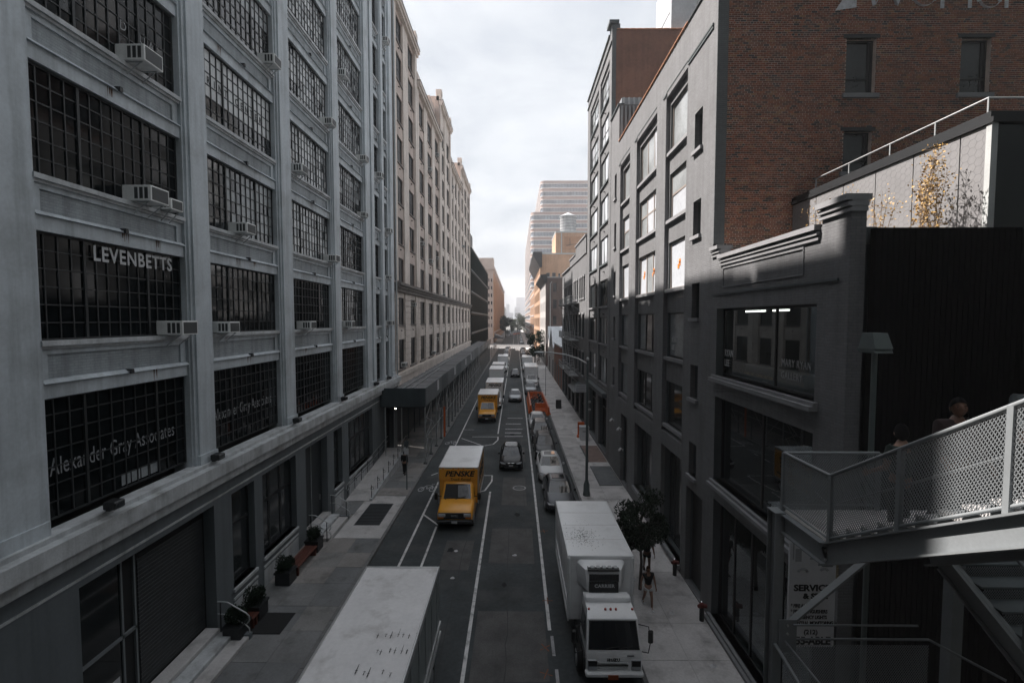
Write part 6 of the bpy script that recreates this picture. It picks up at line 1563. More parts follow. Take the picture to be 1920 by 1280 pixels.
def cab_van(label, loc, paint, lettering=True, boxL=4.5, top=2.95, wall=None, group='rental box trucks'):
    """cut-away van cab with a box body"""
    t = thing('box_truck', label, 'truck', (loc[0], loc[1], 0), 0, group)
    wall = wall or paint
    st = [(0.0, .55, .80, .78), (.05, .42, .98, .93), (.25, .38, 1.10, .98), (.9, .36, 1.24, 1.0), (1.2, .36, 1.32, 1.0), (1.5, .36, 1.34, 1.0), (2.75, .36, 1.34, 1.0)]
    rg = []
    for y, zl, zb, h in st:
        half = [(h*.9, zl), (h, zl+.1), (h, zb-.2), (h*.96, zb-.06), (h*.84, zb), (h*.4, zb+.03)]
        rg.append([(x, y, z) for x, z in half]+[(-x, y, z) for x, z in half[::-1]])
    MB().loft(rg).build('cab_body', paint, t, 50)
    def rr(z, y0, w_): return [(-w_*.9, y0, z), (w_*.9, y0, z), (w_, y0+.15, z), (w_, 2.75, z), (-w_, 2.75, z), (-w_, y0+.15, z)]
    A, B, C = rr(1.26, 1.12, .95), rr(2.05, 1.72, .84), rr(2.22, 2.0, .74)
    MB().loft([A, B, C]).build('cab_roof', paint, t, 50)
    ws = MB(); lf = lambda p, q, f: Vector(p).lerp(Vector(q), f)
    q = [lf(A[0],B[0],.08), lf(A[1],B[1],.08), lf(A[1],B[1],.94), lf(A[0],B[0],.94)]
    ws.add([Vector((p.x*.93, p.y-.015, p.z+.012)) for p in q], [(0,1,2,3)]); ws.build('windscreen', CARGL, t)
    shd = MB().add([Vector((p.x*.93*f+.22*0, p.y-.02, p.z+.016)) for p, f in zip([lf(A[0],B[0],.16), lf(A[1],B[1],.16), lf(A[1],B[1],.86), lf(A[0],B[0],.86)], (-.05, .88, .80, .0))], [(0,1,2,3)])
    shd.build('windscreen_reflection', M('pale_windscreen_reflection', (.16,.165,.175), .15, var=.25, scale=5), t)  # pale reflection painted on one half of the windscreen
    for sx in (1, -1):
        MB().add([(sx*.955,1.45,1.34),(sx*.965,2.55,1.34),(sx*.865,2.55,2.0),(sx*.865,1.95,2.0)], [(0,1,2,3)]).build('side_window', CARGL, t)
        MB().bar((sx*.95,1.45,1.35),(sx*1.2,1.38,1.42),.02).build('mirror_arm', PLAST, t)
        MB().bbox(min(sx*1.14,sx*1.34), max(sx*1.14,sx*1.34), 1.3, 1.42, 1.2, 1.62, .04).build('mirror', PLAST, t)
        MB().bbox(min(sx*.50,sx*.90), max(sx*.50,sx*.90), -.05, .1, .78, .96, .02).build('headlight', LAMP, t)
        MB().box(min(sx*.60,sx*.92), max(sx*.60,sx*.92), -.055, .05, .70, .77).build('indicator', AMBER, t)
        for y in (.75, boxL+1.2): wheel(t, sx*.86, y, .38, .26, sx)
    MB().bbox(-.9, .9, -.03, .05, .66, 1.0, .03).build('grille', PLAST, t)
    if paint is YELLOW: text(t, 'GMC', .17, (0, -.045, .80), FACE_C, CHROME, 'maker_lettering', off=.008)
    MB().bbox(-.98, .98, -.12, .12, .40, .62, .05).build('bumper', PLAST if paint is YELLOW else CHROME, t); MB().box(-.16, .16, -.135, -.12, .46, .58).build('licence_plate', SIGNW, t)
    MB().box(-.9, .9, .1, boxL+2.2, .30, .44).build('chassis', PLAST, t)
    y0 = 1.75
    bt = MB().box(-1.13, 1.13, y0+.03, y0+.06, 2.2, top-.1).build('box_front', YELLOW if paint is YELLOW else wall, t)
    box_body(t, -1.17, 1.17, y0+.06, y0+boxL, .85, top, wall, WHITEP)
    MB().add([(-1.12, y0+.05, 2.15), (1.12, y0+.05, 2.15), (1.12, y0+.05, top-.12), (-1.12, y0+.05, top-.12)], [(0,1,2,3)]).build('front_panel', YELLOW if paint is YELLOW else WHITEP, t)
    if lettering:
        text(t, 'PENSKE', .44, (0.05, y0-.0+.02, top-.52), FACE_C, INK, 'sign_lettering', off=.016, sx=1.12, shear=.25)
        text(t, 'Truck Rental', .23, (.1, y0+.02, top-.78), FACE_C, INK, 'sign_lettering', shear=.25)
        o = text(t, 'PENSKE', .9, (1.165, y0+boxL/2, 1.75), (R(90), 0, R(90)), INK, 'side_lettering', off=.03, shear=.25)
    for x in (-.9, -.3, 0, .3, .9): MB().bbox(x-.05, x+.05, y0-.03, y0+.06, top-.10, top-.05, .012).build('marker_light', AMBER, t)
    MB().bar((-.1, 1.10, 1.33), (.5, 1.22, 1.46), .012).bar((-.7, 1.10, 1.33), (-.2, 1.22, 1.46), .012).build('wiper', PLAST, t)
    MB().box(-.62, .62, .08, 1.05, 1.13, 1.135).build('hood_seam', PLAST, t) if False else None
    for yv in (y0+1.2, y0+2.4, y0+3.6):
        for sx in (1, -1): MB().box(min(sx*1.152,sx*1.160), max(sx*1.152,sx*1.160), yv, yv+.03, 1.0, top-.15).build('side_seam', GALV, t)
    for sx in (1, -1):
        MB().box(min(sx*1.158,sx*1.166), max(sx*1.158,sx*1.166), y0+.3, y0+boxL-.3, 1.25, 1.32).build('stripe', INK if paint is YELLOW else GALV, t)
    MB().box(-1.1, 1.1, y0+boxL-.05, y0+boxL+.06, .5, .85).build('rear_step', ALU, t)
    return t
cab_van('yellow rental box truck parked nearest, large black lettering over the cab', (-3.36, 24.5), YELLOW, boxL=4.6)
cab_van('smaller-looking yellow rental box truck parked farther up, ahead of the white one', (-3.25, 50.6), YELLOW, boxL=4.2)
cab_van('white rental box truck with black lettering behind the far yellow one', (-2.85, 58.5), WHITEP, boxL=5.0, top=3.25)
cab_van('grey-fronted white box truck third in the left parked column', (-3.2, 72.5), WHITEP, False, boxL=5.5, top=3.5)
cab_van('white box truck with plain front behind the grey-fronted one', (-3.4, 86), WHITEP, False, boxL=4.8, top=3.0)
cab_van('white box truck with silver front far up the left parked column', (-2.9, 100), WHITEP, False, boxL=5.4, top=3.4)
cab_van('long white box truck parked beyond the silver car on the right', (2.75, 77), WHITEP, False, boxL=7.5, top=3.4)
cab_van('second white box truck far along the right kerb before the tree', (2.6, 100), WHITEP, False, boxL=5.0, top=3.2)
for i, (x, y, m) in enumerate(((-2.9, 116, CARS_), (-2.7, 124, CARW), (-3.1, 132, CARW), (-2.9, 142, CARG), (-3.0, 152, CARW), (-3.0, 163, CARS_), (-2.8, 172, CARW))):
    car('%s far car in the left parked column beyond the box trucks' % ORD[i], (x, y), m, 'suv' if i % 2 else 'sedan', group='far cars in the left column', glass=CARGL_S)
for i, (x, y, m) in enumerate(((2.6, 114, CARW), (2.6, 121, CARS_), (2.5, 128, CARW), (2.6, 137, CARG), (2.6, 150, CARW), (2.6, 160, CARD))):
    car('%s far car along the right kerb beyond the white box trucks' % ORD[i], (x, y), m, 'suv' if i % 2 else 'sedan', group='far cars along the right kerb', glass=CARGL_S)
for i in range(8): car('%s parked car in the line across the avenue' % ORD[i], (2.9, 220+i*9), (CARS_, CARG, CARW, CARD)[i % 4], 'suv' if i % 2 else 'sedan', group='cars parked across the avenue', glass=CARGL_S)
for i, (x, y) in enumerate(((-5.2, 305), (-3.6, 318), (-4.8, 340), (-2.4, 352), (-5.0, 372))): car('%s waiting car near the far trees' % ORD[i], (x, y), (CARW, CARD, CARG, CARW, CARS_)[i], 'suv', group='cars near the far trees')
for i, (x, y) in enumerate(((-1.0, 345), (.8, 352), (2.2, 360))): car('%s orange taxi at the end of the street' % ORD[i], (x, y), ORB, 'sedan', group='orange taxis at the street end')
# awnings at the avenue corner
aw = thing('corner_awning', 'black sloping awning over the corner entrance across the avenue', 'awning', (XL+1, 218, 3)); ch(MB().prism([(XL, 4.6), (XL+5.0, 2.7), (XL+5.0, 2.3), (XL, 2.6)], 'y', 219.5, 236).build('canopy', IRON, aw))

# ---------------------------------------------------------------- the big grey box truck in the left foreground
BT = thing('box_truck', 'long dirty grey-white box truck seen from above at the bottom left', 'truck', (-3.79, 6.3, 0))
bx0, bx1, by0, by1, bzt = -1.24, 1.24, 0, 8.6, 3.30
MB().box(bx0+.02, bx1-.02, by0+.02, by1-.02, .95, bzt-.03).build('cargo_box', M('grey_truck_side', (.25,.28,.285), .45, var=.1, scale=1, streak=.3), BT)
rf = MB(); nx, ny = 14, 40; rr_ = random.Random(3)
for i in range(nx+1):
    for j in range(ny+1):
        rf.v.append((bx0+.05+(bx1-bx0-.1)*i/nx, by0+.05+(by1-by0-.1)*j/ny, bzt+.002+.014*math.sin(j*.9+.5*math.sin(i*.4))*math.sin(math.pi*i/nx)))
for i in range(nx):
    for j in range(ny): a = i*(ny+1)+j; rf.f.append((a, a+ny+1, a+ny+2, a+1)); rf.m.append(0)
rf.build('box_roof', WHITE_ROOF, BT, True)
for x in (bx0, bx1-.06): MB().bbox(x, x+.06, by0, by1, bzt-.14, bzt+.03, .015).build('top_rail', ALU, BT)
for y in (by0, by1-.06): MB().bbox(bx0+.06, bx1-.06, y, y+.06, bzt-.13, bzt+.026, .015).build('end_cap', ALU, BT)
for z in (1.0, 1.35): MB().bbox(bx1-.03, bx1+.035, by0, by1, z, z+.11, .015).build('rub_rail', ALU, BT)
for i in range(9): MB().box(bx1-.02, bx1+.006, .8+i*.9, .84+i*.9, 1.5, bzt-.14).build('side_rivet_seam', GALV, BT)
sk = MB()
for j, yy in enumerate((2.6, 3.3, 4.0, 4.7, 5.3)):
    for k in range(7):
        if rr_.random() < .75:
            x = .05+k*.16+rr_.uniform(-.04,.04)+(j-2)*.08; l = rr_.uniform(.08, .34); w_ = rr_.uniform(.004, .014); y = yy+rr_.uniform(-.06,.06)
            sk.add([(x-w_, y-.1, bzt+.021), (x+w_, y-.1, bzt+.021), (x+w_*.4, y+l-.1, bzt+.021), (x-w_*.4, y+l-.1, bzt+.021)], [(0,1,2,3)])
            sk.add([(x-.035, y, bzt+.0215), (x+.03, y-.006, bzt+.0215), (x+.03, y+.01, bzt+.0215), (x-.035, y+.01, bzt+.0215)], [(0,1,2,3)])
sk.build('soot_streaks', SOOT, BT)
for y in (1.3, 2.4, 7.2):
    for sx in (1, -1): wheel(BT, sx*1.05, y, .48, .3, sx)
MB().box(-.9, .9, .1, 8.4, .5, .95).build('chassis', PLAST, BT)

# ---------------------------------------------------------------- refrigerated cab-over truck, right foreground
IT = thing('refrigerated_truck', 'white refrigerated cab-over truck with roof-high cooling unit parked by the tree', 'truck', (3.02, 13.7, 0))
# box
box_body(IT, -1.17, 1.17, 2.1, 7.0, .9, 3.22, WHITEP, WHITEP, WHITEP)
ga = MB()
for sx in (1, -1): ga.bbox(min(sx*1.06,sx*1.185), max(sx*1.06,sx*1.185), 2.05, 2.3, .9, 3.2, .05)
ga.build('rounded_front_post', WHITEP, IT)
sp_ = MB(); rs = random.Random(9)
for _ in range(420):
    a = rs.gauss(0, .28); b = rs.gauss(0, .42); s = rs.uniform(.004, .016)
    sp_.add([(-.45+a-s, 3.6+b-s, 3.2345), (-.45+a+s, 3.6+b-s, 3.2345), (-.45+a+s, 3.6+b+s, 3.2345), (-.45+a-s, 3.6+b+s, 3.2345)], [(0,1,2,3)])
stuff(sp_.build('soot_specks', SOOT, IT))
for yv in (3.3, 4.5, 5.7): MB().box(-1.1, 1.1, yv, yv+.035, 3.2325, 3.2365).build('roof_seam', WHITE_ROOF, IT)
for sx in (1, -1):
    for i in range(5): MB().box(min(sx*1.149,sx*1.153), max(sx*1.149,sx*1.153), 2.5+i*.95, 2.53+i*.95, 1.05, 3.05).build('side_seam', GALV, IT)
    MB().box(min(sx*1.15,sx*1.175), max(sx*1.15,sx*1.175), 2.3, 6.8, 1.45, 1.5).build('rub_rail', ALU, IT)
# cooling unit
CU = MB().loft([[(x, y, z) for x, y, z in ((-.82,2.08,2.35),(-.55,1.62,2.25),(.55,1.62,2.25),(.82,2.08,2.35))], [(-.86,2.08,2.75),(-.6,1.5,2.7),(.6,1.5,2.7),(.86,2.08,2.75)], [(-.84,2.08,3.02),(-.62,1.62,3.0),(.62,1.62,3.0),(.84,2.08,3.02)], [(-.74,2.08,3.12),(-.6,1.9,3.1),(.6,1.9,3.1),(.74,2.08,3.12)]]).build('cooling_unit', WHITEP, IT, 40)
MB().box(-.50, .50, 1.48, 1.56, 2.28, 2.62).build('unit_front_panel', PLAST, CU); MB().box(-.54, .54, 1.55, 1.95, 2.98, 3.035).build('unit_fan_well', IRON, CU)
mbf = MB()
for i in range(9): mbf.box(-.53+i*.125, -.515+i*.125, 1.5, 1.96, 3.03, 3.05)
for j in range(4): mbf.box(-.54, .54, 1.52+j*.13, 1.535+j*.13, 3.03, 3.048)
mbf.box(-.5, .5, 1.49, 1.51, 2.65, 2.9)
for i in range(11): mbf.box(-.5+i*.1, -.488+i*.1, 1.475, 1.5, 2.64, 2.92)
mbf.build('unit_grille', IRON, CU)
for i in range(5): MB().bbox(-.42+i*.2, -.30+i*.2, 1.62, 1.78, 3.03, 3.07, .015).build('unit_part', PALE_SPOT if i % 2 else GALV, CU)
text(CU, 'CARRIER', .155, (.02, 1.47, 2.46), FACE_C, PALE_INK, 'maker_lettering', off=.006, space=1.15)
# cab: flat-fronted with raked screen
prof = [(.16, .45), (.0, .55), (-.02, 1.05), (.04, 1.32), (.34, 2.12), (.55, 2.24), (1.55, 2.26), (1.6, .55)]
cb = MB().loft([[(sx*.86*w_+.05, y, z) for (y, z), w_ in zip(prof, (1, 1, 1, 1, .93, .88, .88, 1))] for sx in (-1, -.97, 0, .97, 1)]).build('cab', WHITEP, IT, 30)
MB().add([(-.71, .03, 1.36), (.81, .03, 1.36), (.75, .293, 2.06), (-.65, .293, 2.06)], [(0,1,2,3)]).build('windscreen', CARGL, IT)
MB().add([(-.75, .032, 1.33), (.85, .032, 1.33), (.79, .317, 2.09), (-.69, .317, 2.09)], [(0,1,2,3)]).build('screen_seal', PLAST, IT)
for sx in (1, -1):
    MB().bar((sx*.2, .03, 1.37), (sx*.2+.42, .05, 1.42), .01).build('wiper', PLAST, IT)
    MB().add([(sx*.865+.05, .35, 1.36), (sx*.865+.05, 1.3, 1.36), (sx*.80+.05, 1.3, 2.02), (sx*.815+.05, .55, 2.02)], [(0,1,2,3)]).build('side_window', CARGL, IT)
    MB().bbox(min(sx*.52,sx*.83)+.05, max(sx*.52,sx*.83)+.05, -.05, .1, .72, 1.06, .03).build('headlight', LAMP, IT); MB().box(min(sx*.54,sx*.81)+.05, max(sx*.54,sx*.81)+.05, -.056, -.05, .86, 1.04).build('headlight_bezel', PLAST, IT)
    MB().tube([(sx*.84, .35, 1.95), (sx*1.15, .15, 2.0), (sx*1.2, .12, 1.5), (sx*1.15, .15, 1.15), (sx*.88, .3, 1.1)], .016, 6).build('mirror_arm', PLAST, IT, True)
    MB().bbox(min(sx*1.12,sx*1.28), max(sx*1.12,sx*1.28), .06, .14, 1.5, 1.92, .03).build('mirror', PLAST, IT)
    MB().lathe((sx*.70+.05, .62, 2.235), [(.04,0),(.035,.05),(.01,.06)], 10).build('marker_light', REDL, IT)
    for y in (.95, 4.9): wheel(IT, sx*.86, y, .40, .28, sx)
for x in (-.12, .05, .22): MB().lathe((x, .60, 2.245), [(.04,0),(.035,.05),(.01,.06)], 10).build('marker_light', REDL, IT)
MB().bbox(-.70, .80, .98, 1.22, 2.25, 2.42, .03).build('wind_deflector', WHITEP, IT)
MB().box(-.8, .9, -.04, .12, .46, .62).build('bumper_step', PLAST, IT); MB().bbox(-.85, .95, -.12, .12, .52, .70, .05).build('bumper', WHITEP, IT)
for i, (z, w_) in enumerate(((.78, .46), (.86, .48), (.94, .46))): MB().bbox(-w_, w_, -.05, .0, z, z+.035, .01).build('grille_slat', PLAST if i % 2 else GALV, IT)
text(IT, 'ISUZU', .115, (.02, -.035, 1.02), FACE_C, INK, 'maker_lettering', off=.006, space=1.2, sx=1.1)
MB().box(.45, .66, -.03, -.01, 1.17, 1.19).build('maker_lettering_bar', INK, IT)
MB().box(-.16, .16, -.14, -.12, .50, .64).build('licence_plate', M('orange_plate', (.30,.07,.02), .5, var=.1), IT)
MB().box(-.85, .85, .2, 7.0, .5, .9).build('chassis', PLAST, IT)

# ================================================================== people
def skin_mesh(name, verts, edges, m, sub=2):
    """verts: {key:(pos, radius)}; grows a continuous surface over the joint graph"""
    keys = list(verts); me = bpy.data.meshes.new(name+'_joints')
    bm = bmesh.new(); lay = bm.verts.layers.skin.verify(); vv = {}
    for i, k in enumerate(keys):
        v = bm.verts.new(verts[k][0]); r = verts[k][1]; v[lay].radius = (r, r) if not isinstance(r, tuple) else r; v[lay].use_root = (i == 0); vv[k] = v
    for a, b in edges: bm.edges.new((vv[a], vv[b]))
    bm.to_mesh(me); bm.free()
    o = bpy.data.objects.new(name+'_joints', me); COL.objects.link(o)
    sk_ = o.modifiers.new('skin', 'SKIN'); sk_.use_smooth_shade = True
    o.modifiers.new('sub', 'SUBSURF').levels = sub; o.modifiers['sub'].render_levels = sub
    dg = bpy.context.evaluated_depsgraph_get(); dg.update()
    res = bpy.data.meshes.new_from_object(o.evaluated_get(dg)); res.name = name
    bpy.data.objects.remove(o); bpy.data.meshes.remove(me)
    res.materials.clear(); res.materials.append(m)
    res.polygons.foreach_set('use_smooth', [True]*len(res.polygons))
    return res
def add_head(me, c, yaw, m, tilt=0):
    """head with brow, nose, lips, chin and ears joined to the body mesh; face looks along local -y turned by yaw"""
    bm = bmesh.new(); bm.from_mesh(me)
    rot = Matrix.Rotation(yaw, 3, 'Z') @ Matrix.Rotation(tilt, 3, 'X'); c = Vector(c)
    n, k = 28, 20; grid = []
    def g(x, z, cx, cz, sx, sz): return math.exp(-((x-cx)/sx)**2-((z-cz)/sz)**2)
    for j in range(k+1):
        ph = math.pi*j/k; rowv = []
        for i in range(n):
            th = 2*math.pi*i/n
            x, y, z = math.sin(ph)*math.cos(th), math.sin(ph)*math.sin(th), math.cos(ph)
            fx = x*.078; fy = y*.095; fz = z*.118
            if z < 0: fx *= 1+.22*z; fy *= 1+.12*z
            if y < 0:
                d = .026*g(fx, fz, 0, -.022, .013, .022)+.008*g(fx, fz, 0, .0, .01, .03)+.008*g(fx, fz, 0, .028, .05, .012)-.012*g(abs(fx), fz, .032, .012, .014, .010)
                d += .009*g(fx, fz, 0, -.062, .024, .007)-.006*g(fx, fz, 0, -.055, .02, .004)+.012*g(fx, fz, 0, -.098, .025, .018)
                fy -= d
            if j in (0, k) and i > 0: rowv.append(rowv[0]); continue
            rowv.append(bm.verts.new(c+rot@Vector((fx, fy, fz))))
        grid.append(rowv)
    for j in range(k):
        for i in range(n):
            f = [grid[j][i], grid[j][(i+1) % n], grid[j+1][(i+1) % n], grid[j+1][i]]
            f = list(dict.fromkeys(f))
            if len(f) > 2:
                try: bm.faces.new(f).smooth = True
                except ValueError: pass
    for sx in (1, -1):
        e = []
        for j in range(5):
            ph = math.pi*j/4
            for i in range(8):
                th = 2*math.pi*i/8; e.append(bm.verts.new(c+rot@(Vector((sx*.080, .008, -.008))+Vector((sx*.012*math.sin(ph)*math.cos(th), .02*math.sin(ph)*math.sin(th), .032*math.cos(ph))))))
        for j in range(4):
            for i in range(8): bm.faces.new((e[j*8+i], e[j*8+(i+1) % 8], e[j*8+8+(i+1) % 8], e[j*8+8+i])).smooth = True
    bm.to_mesh(me); bm.free(); return me
def hair_mesh(c, yaw, m, tilt=0, long=False, grow=1.09):
    mb = MB(); n, k = 26, 14; rnd = random.Random(4); rot = Matrix.Rotation(yaw, 3, 'Z') @ Matrix.Rotation(tilt, 3, 'X'); c = Vector(c); gridv = []
    for j in range(k+1):
        r = []
        for i in range(n):
            th = 2*math.pi*i/n; front = -math.sin(th)
            maxp = 1.02+.92*(1-max(0, front)**.7)+(.62 if not long else 1.0)*max(0, -front)
            ph = min(maxp, math.pi)*j/k
            s = grow+rnd.uniform(-.01, .04)
            p = Vector((math.sin(ph)*math.cos(th)*.080*s, math.sin(ph)*math.sin(th)*.098*s+.004, math.cos(ph)*.120*s+.006))
            if long and p.z < -.02: p.z *= 1.6
            r.append(c+rot@p)
        gridv.append(r)
    mb.loft(gridv, caps=False); return mb.mesh('hair', m, True)
def hand_mesh(w_, d, side, m, curl=.5):
    """palm, four unequal fingers with knuckle bends and a thumb from the side of the palm; d = direction of the forearm"""
    w_ = Vector(w_); d = Vector(d).normalized(); s = Vector((0, -1, 0)) - d*d.dot(Vector((0, -1, 0)))
    s = s.normalized() if s.length > .1 else Vector((1, 0, 0)); n_ = d.cross(s).normalized()*side
    mb = MB(); mb.loft([[w_+d*t+s*(a*ww)+n_*(b*.014) for a, b in ((-1,-1),(1,-1),(1,1),(-1,1))] for t, ww in ((-.01,.024),(.03,.038),(.085,.042))])
    for i, (off, L) in enumerate(((.032, .072), (.011, .082), (-.011, .076), (-.031, .060))):
        p0 = w_+d*.08+s*off; p1 = p0+d*L*.42+n_*L*.12*curl*2; p2 = p1+d*L*.28+n_*L*.3*curl*1.6; p3 = p2+d*L*.1+n_*L*.26*curl*1.6
        mb.tube([p0, p1, p2, p3], [.0095,.009,.008,.006], 6)
    q0 = w_+d*.025+s*.036; mb.tube([q0, q0+d*.03+s*.025, q0+d*.06+s*.03+n_*.015], [.011,.010,.007], 6)
    return mb.mesh('hand', m, True)
def person(label, loc, rz, skin, shirt, legs, hair, sleeve=.5, shorts=False, walk=0.0, arms=((.10, .0), (.10, .0)), elbow=.25, head_yaw=0, head_tilt=0, h=1.76, shoes=None, bald=False, long=False, shirt_name='shirt', lean=0.0, group=None):
    t = thing('person', label, 'person', loc, rz, group); t.scale = (h/1.76,)*3
    hip = Vector((0, 0, .93)); J = {}
    lean_v = lambda z: Vector((0, -lean*(z-.93), 0))
    J['pel'] = (hip, (.145, .105)); J['wai'] = (Vector((0,0,1.10))+lean_v(1.1), (.132, .10)); J['che'] = (Vector((0,0,1.30))+lean_v(1.3), (.155, .115)); J['nec'] = (Vector((0,.01,1.465))+lean_v(1.46), (.075, .07)); J['hdb'] = (Vector((0,0,1.555))+lean_v(1.56), .060)
    E = [('pel','wai'),('wai','che'),('che','nec'),('nec','hdb')]
    hands = []
    for sx, nm in ((1,'r'),(-1,'l')):
        st_ = walk*sx
        k_ = Vector((sx*.10, -.20*st_ - .05*abs(st_), .50)); a_ = Vector((sx*.105, -.30*st_ + (.12 if st_ < 0 else 0), .085 + (.05 if st_ < 0 else 0)))
        J['th'+nm] = (Vector((sx*.095, -.02*st_, .84)), .088); J['kn'+nm] = (k_, .058); J['cf'+nm] = (k_.lerp(a_, .35), .056); J['an'+nm] = (a_, .038); J['ft'+nm] = (a_+Vector((0, -.14, -.045)), (.038, .030))
        E += [('pel','th'+nm),('th'+nm,'kn'+nm),('kn'+nm,'cf'+nm),('cf'+nm,'an'+nm),('an'+nm,'ft'+nm)]
        sw, fw = arms[0 if sx == 1 else 1]
        sh_ = Vector((sx*.20, 0, 1.41))+lean_v(1.4); el = sh_+Vector((sx*math.sin(sw)*.29, -math.sin(fw)*.29, -math.cos(sw)*math.cos(fw)*.29)); f2 = fw+elbow*2
        wr = el+Vector((sx*math.sin(sw)*.5*.25, -math.sin(f2)*.25, -math.cos(f2)*.25))
        J['sh'+nm] = (sh_, .068); J['el'+nm] = (el, .044); J['wr'+nm] = (wr, .029)
        E += [('che','sh'+nm),('sh'+nm,'el'+nm),('el'+nm,'wr'+nm)]
        hands.append((wr, wr-el, sx))
    hc = J['hdb'][0]+Vector((0, -.012, .078))
    body = skin_mesh('body', J, E, skin); add_head(body, hc, head_yaw, skin, head_tilt)
    link('body', body, t)
    def grow(keys, extra, edges=None, trim=None):
        V = {}
        for k in keys:
            p, r = J[k]; V[k] = (p, tuple(q+extra for q in r) if isinstance(r, tuple) else r+extra)
        return V
    tk = ['pel','wai','che','shr','shl']; V = grow(tk, .018); V['nec'] = (J['nec'][0]-Vector((0,0,.045)), (.088,.08)); ed = [('pel','wai'),('wai','che'),('che','nec'),('che','shr'),('che','shl')]
    for nm in 'rl':
        p = J['sh'+nm][0].lerp(J['el'+nm][0], min(1, sleeve*2)); V['e'+nm] = (p, .062 if sleeve < .5 else .06); ed.append(('sh'+nm, 'e'+nm))
        if sleeve > .5: p2 = J['el'+nm][0].lerp(J['wr'+nm][0], min(.95, (sleeve-.5)*2)); V['w'+nm] = (p2, .044); ed.append(('e'+nm, 'w'+nm))
    link(shirt_name, skin_mesh(shirt_name, V, ed, shirt), t)
    V = {'pel': (hip+Vector((0,0,.02)), (.162,.12))}; ed = []
    for nm in 'rl':
        V['th'+nm] = (J['th'+nm][0], .107); kk = J['kn'+nm][0]
        if shorts: V['kn'+nm] = (J['th'+nm][0].lerp(kk, .45), .10); ed += [('pel','th'+nm),('th'+nm,'kn'+nm)]
        else:
            V['kn'+nm] = (kk, .078); V['cf'+nm] = (J['cf'+nm][0], .075); V['an'+nm] = (J['an'+nm][0]+Vector((0,0,.02)), .062); ed += [('pel','th'+nm),('th'+nm,'kn'+nm),('kn'+nm,'cf'+nm),('cf'+nm,'an'+nm)]
    link('shorts' if shorts else 'trousers', skin_mesh('trousers', V, ed, legs), t)
    for nm in 'rl':
        a_ = J['an'+nm][0]; mb = MB()
        mb.loft([[(a_.x+wx*w_, a_.y+y, a_.z-.085+z) for wx, z in ((-1,0),(1,0),(1,hh*.6),(.5,hh),(-.5,hh),(-1,hh*.6))] for y, w_, hh in ((.07,.03,.06),(.05,.042,.10),(-.03,.045,.11),(-.12,.048,.07),(-.19,.04,.05),(-.215,.02,.03))])
        mb.build('shoe', shoes or CL_BLK, t, 50)
    for wr, d, sx in hands: link('hand', hand_mesh(wr, d, sx, skin), t)
    if not bald: link('hair', hair_mesh(hc, head_yaw, hair, head_tilt, long), t)
    ey = MB(); rot = Matrix.Rotation(head_yaw, 3, 'Z') @ Matrix.Rotation(head_tilt, 3, 'X')
    for sx in (1, -1):
        c_ = Vector((sx*.031, -.083, .012)); ey.add([hc+rot@(c_+Vector((.014*math.cos(a), 0, .006*math.sin(a)))) for a in [k*math.pi/4 for k in range(8)]], [tuple(range(8))])
        ey.add([hc+rot@(Vector((sx*.032, -.092, .032))+Vector(q)) for q in ((-.02,.003,-.003),(.02,.003,-.003),(.02,.003,.004),(-.02,.003,.006))], [(0,1,2,3)])
    ey.build('eyes_and_brows', HAIR, t)
    return t
person('man in a dark green T-shirt seen from behind on the stair landing', (5.95, 6.98, 8.15), R(195), SKIN_M, CL_GRN, CL_BLK, HAIR, sleeve=.32, arms=((.12,.15),(.12,.2)), elbow=.45, head_yaw=R(-38), h=1.84)
person('man in a dark maroon shirt climbing the stairs, facing the viewer', (5.98, 6.15, 8.15+.178*3), R(-12), SKIN_D, CL_RED, CL_BLK, HAIR, sleeve=.85, walk=.35, arms=((.14,.1),(.14,.25)), elbow=.3, head_yaw=R(-14), head_tilt=R(-7), h=1.86)
CL_DOT = M('speckled_dark_cloth', (.03, .04, .045), .9, var=.6, scale=14)
person('person in speckled dark cloth higher on the stairs at the picture edge', (5.72, 5.0, 8.15+.178*7), R(-10), SKIN_M, CL_DOT, CL_BLK, HAIR, sleeve=.9, arms=((.2,.3),(.2,.3)), elbow=.6, h=1.66)
person('woman in a black top and white shorts walking on the right pavement', (5.28, 17.7, PZ), R(6), SKIN_M, CL_BLK, CL_WHT, HAIR_B, sleeve=.12, shorts=True, walk=.6, arms=((.22,.12),(.22,-.2)), elbow=.1, h=1.68, shoes=CL_WHT, long=True)
person('man in dark clothes and shorts walking behind the tree', (5.95, 20.2, PZ), R(-12), SKIN_D, CL_BLK, CL_BLK, HAIR, sleeve=.35, shorts=True, walk=.5, arms=((.25,.3),(.25,-.1)), elbow=.3, h=1.76)
person('pedestrian in black on the left pavement under the scaffold end', (-8.25, 33.2, PZ), R(178), SKIN_M, CL_BLK, CL_BLK, HAIR, sleeve=.9, walk=.5, arms=((.12,.2),(.12,-.2)), elbow=.15, h=1.74)
person('dim person on the lower stair flight, mostly hidden below the landing rail', (5.75, 5.55, 4.7+.178*3), R(180), SKIN_D, CL_GRY, CL_BLK, HAIR, sleeve=.3, shorts=True, arms=((.12,.3),(.12,.3)), elbow=.5, h=1.72)
for i, (x, y) in enumerate(((-8.2, 172), (-7.8, 178), (5.6, 118), (6.2, 121))):
    person('%s small far pedestrian, %s' % (['first', 'second', 'third', 'fourth'][i], 'at the avenue corner on the left' if i < 2 else 'on the right pavement near the gabled sheds'), (x, y, PZ), R(20*i), SKIN_M, (CL_BLK, CL_GRY, CL_WHT, CL_GRY)[i], CL_BLK, HAIR, walk=.4, h=1.72, group='far pedestrians')

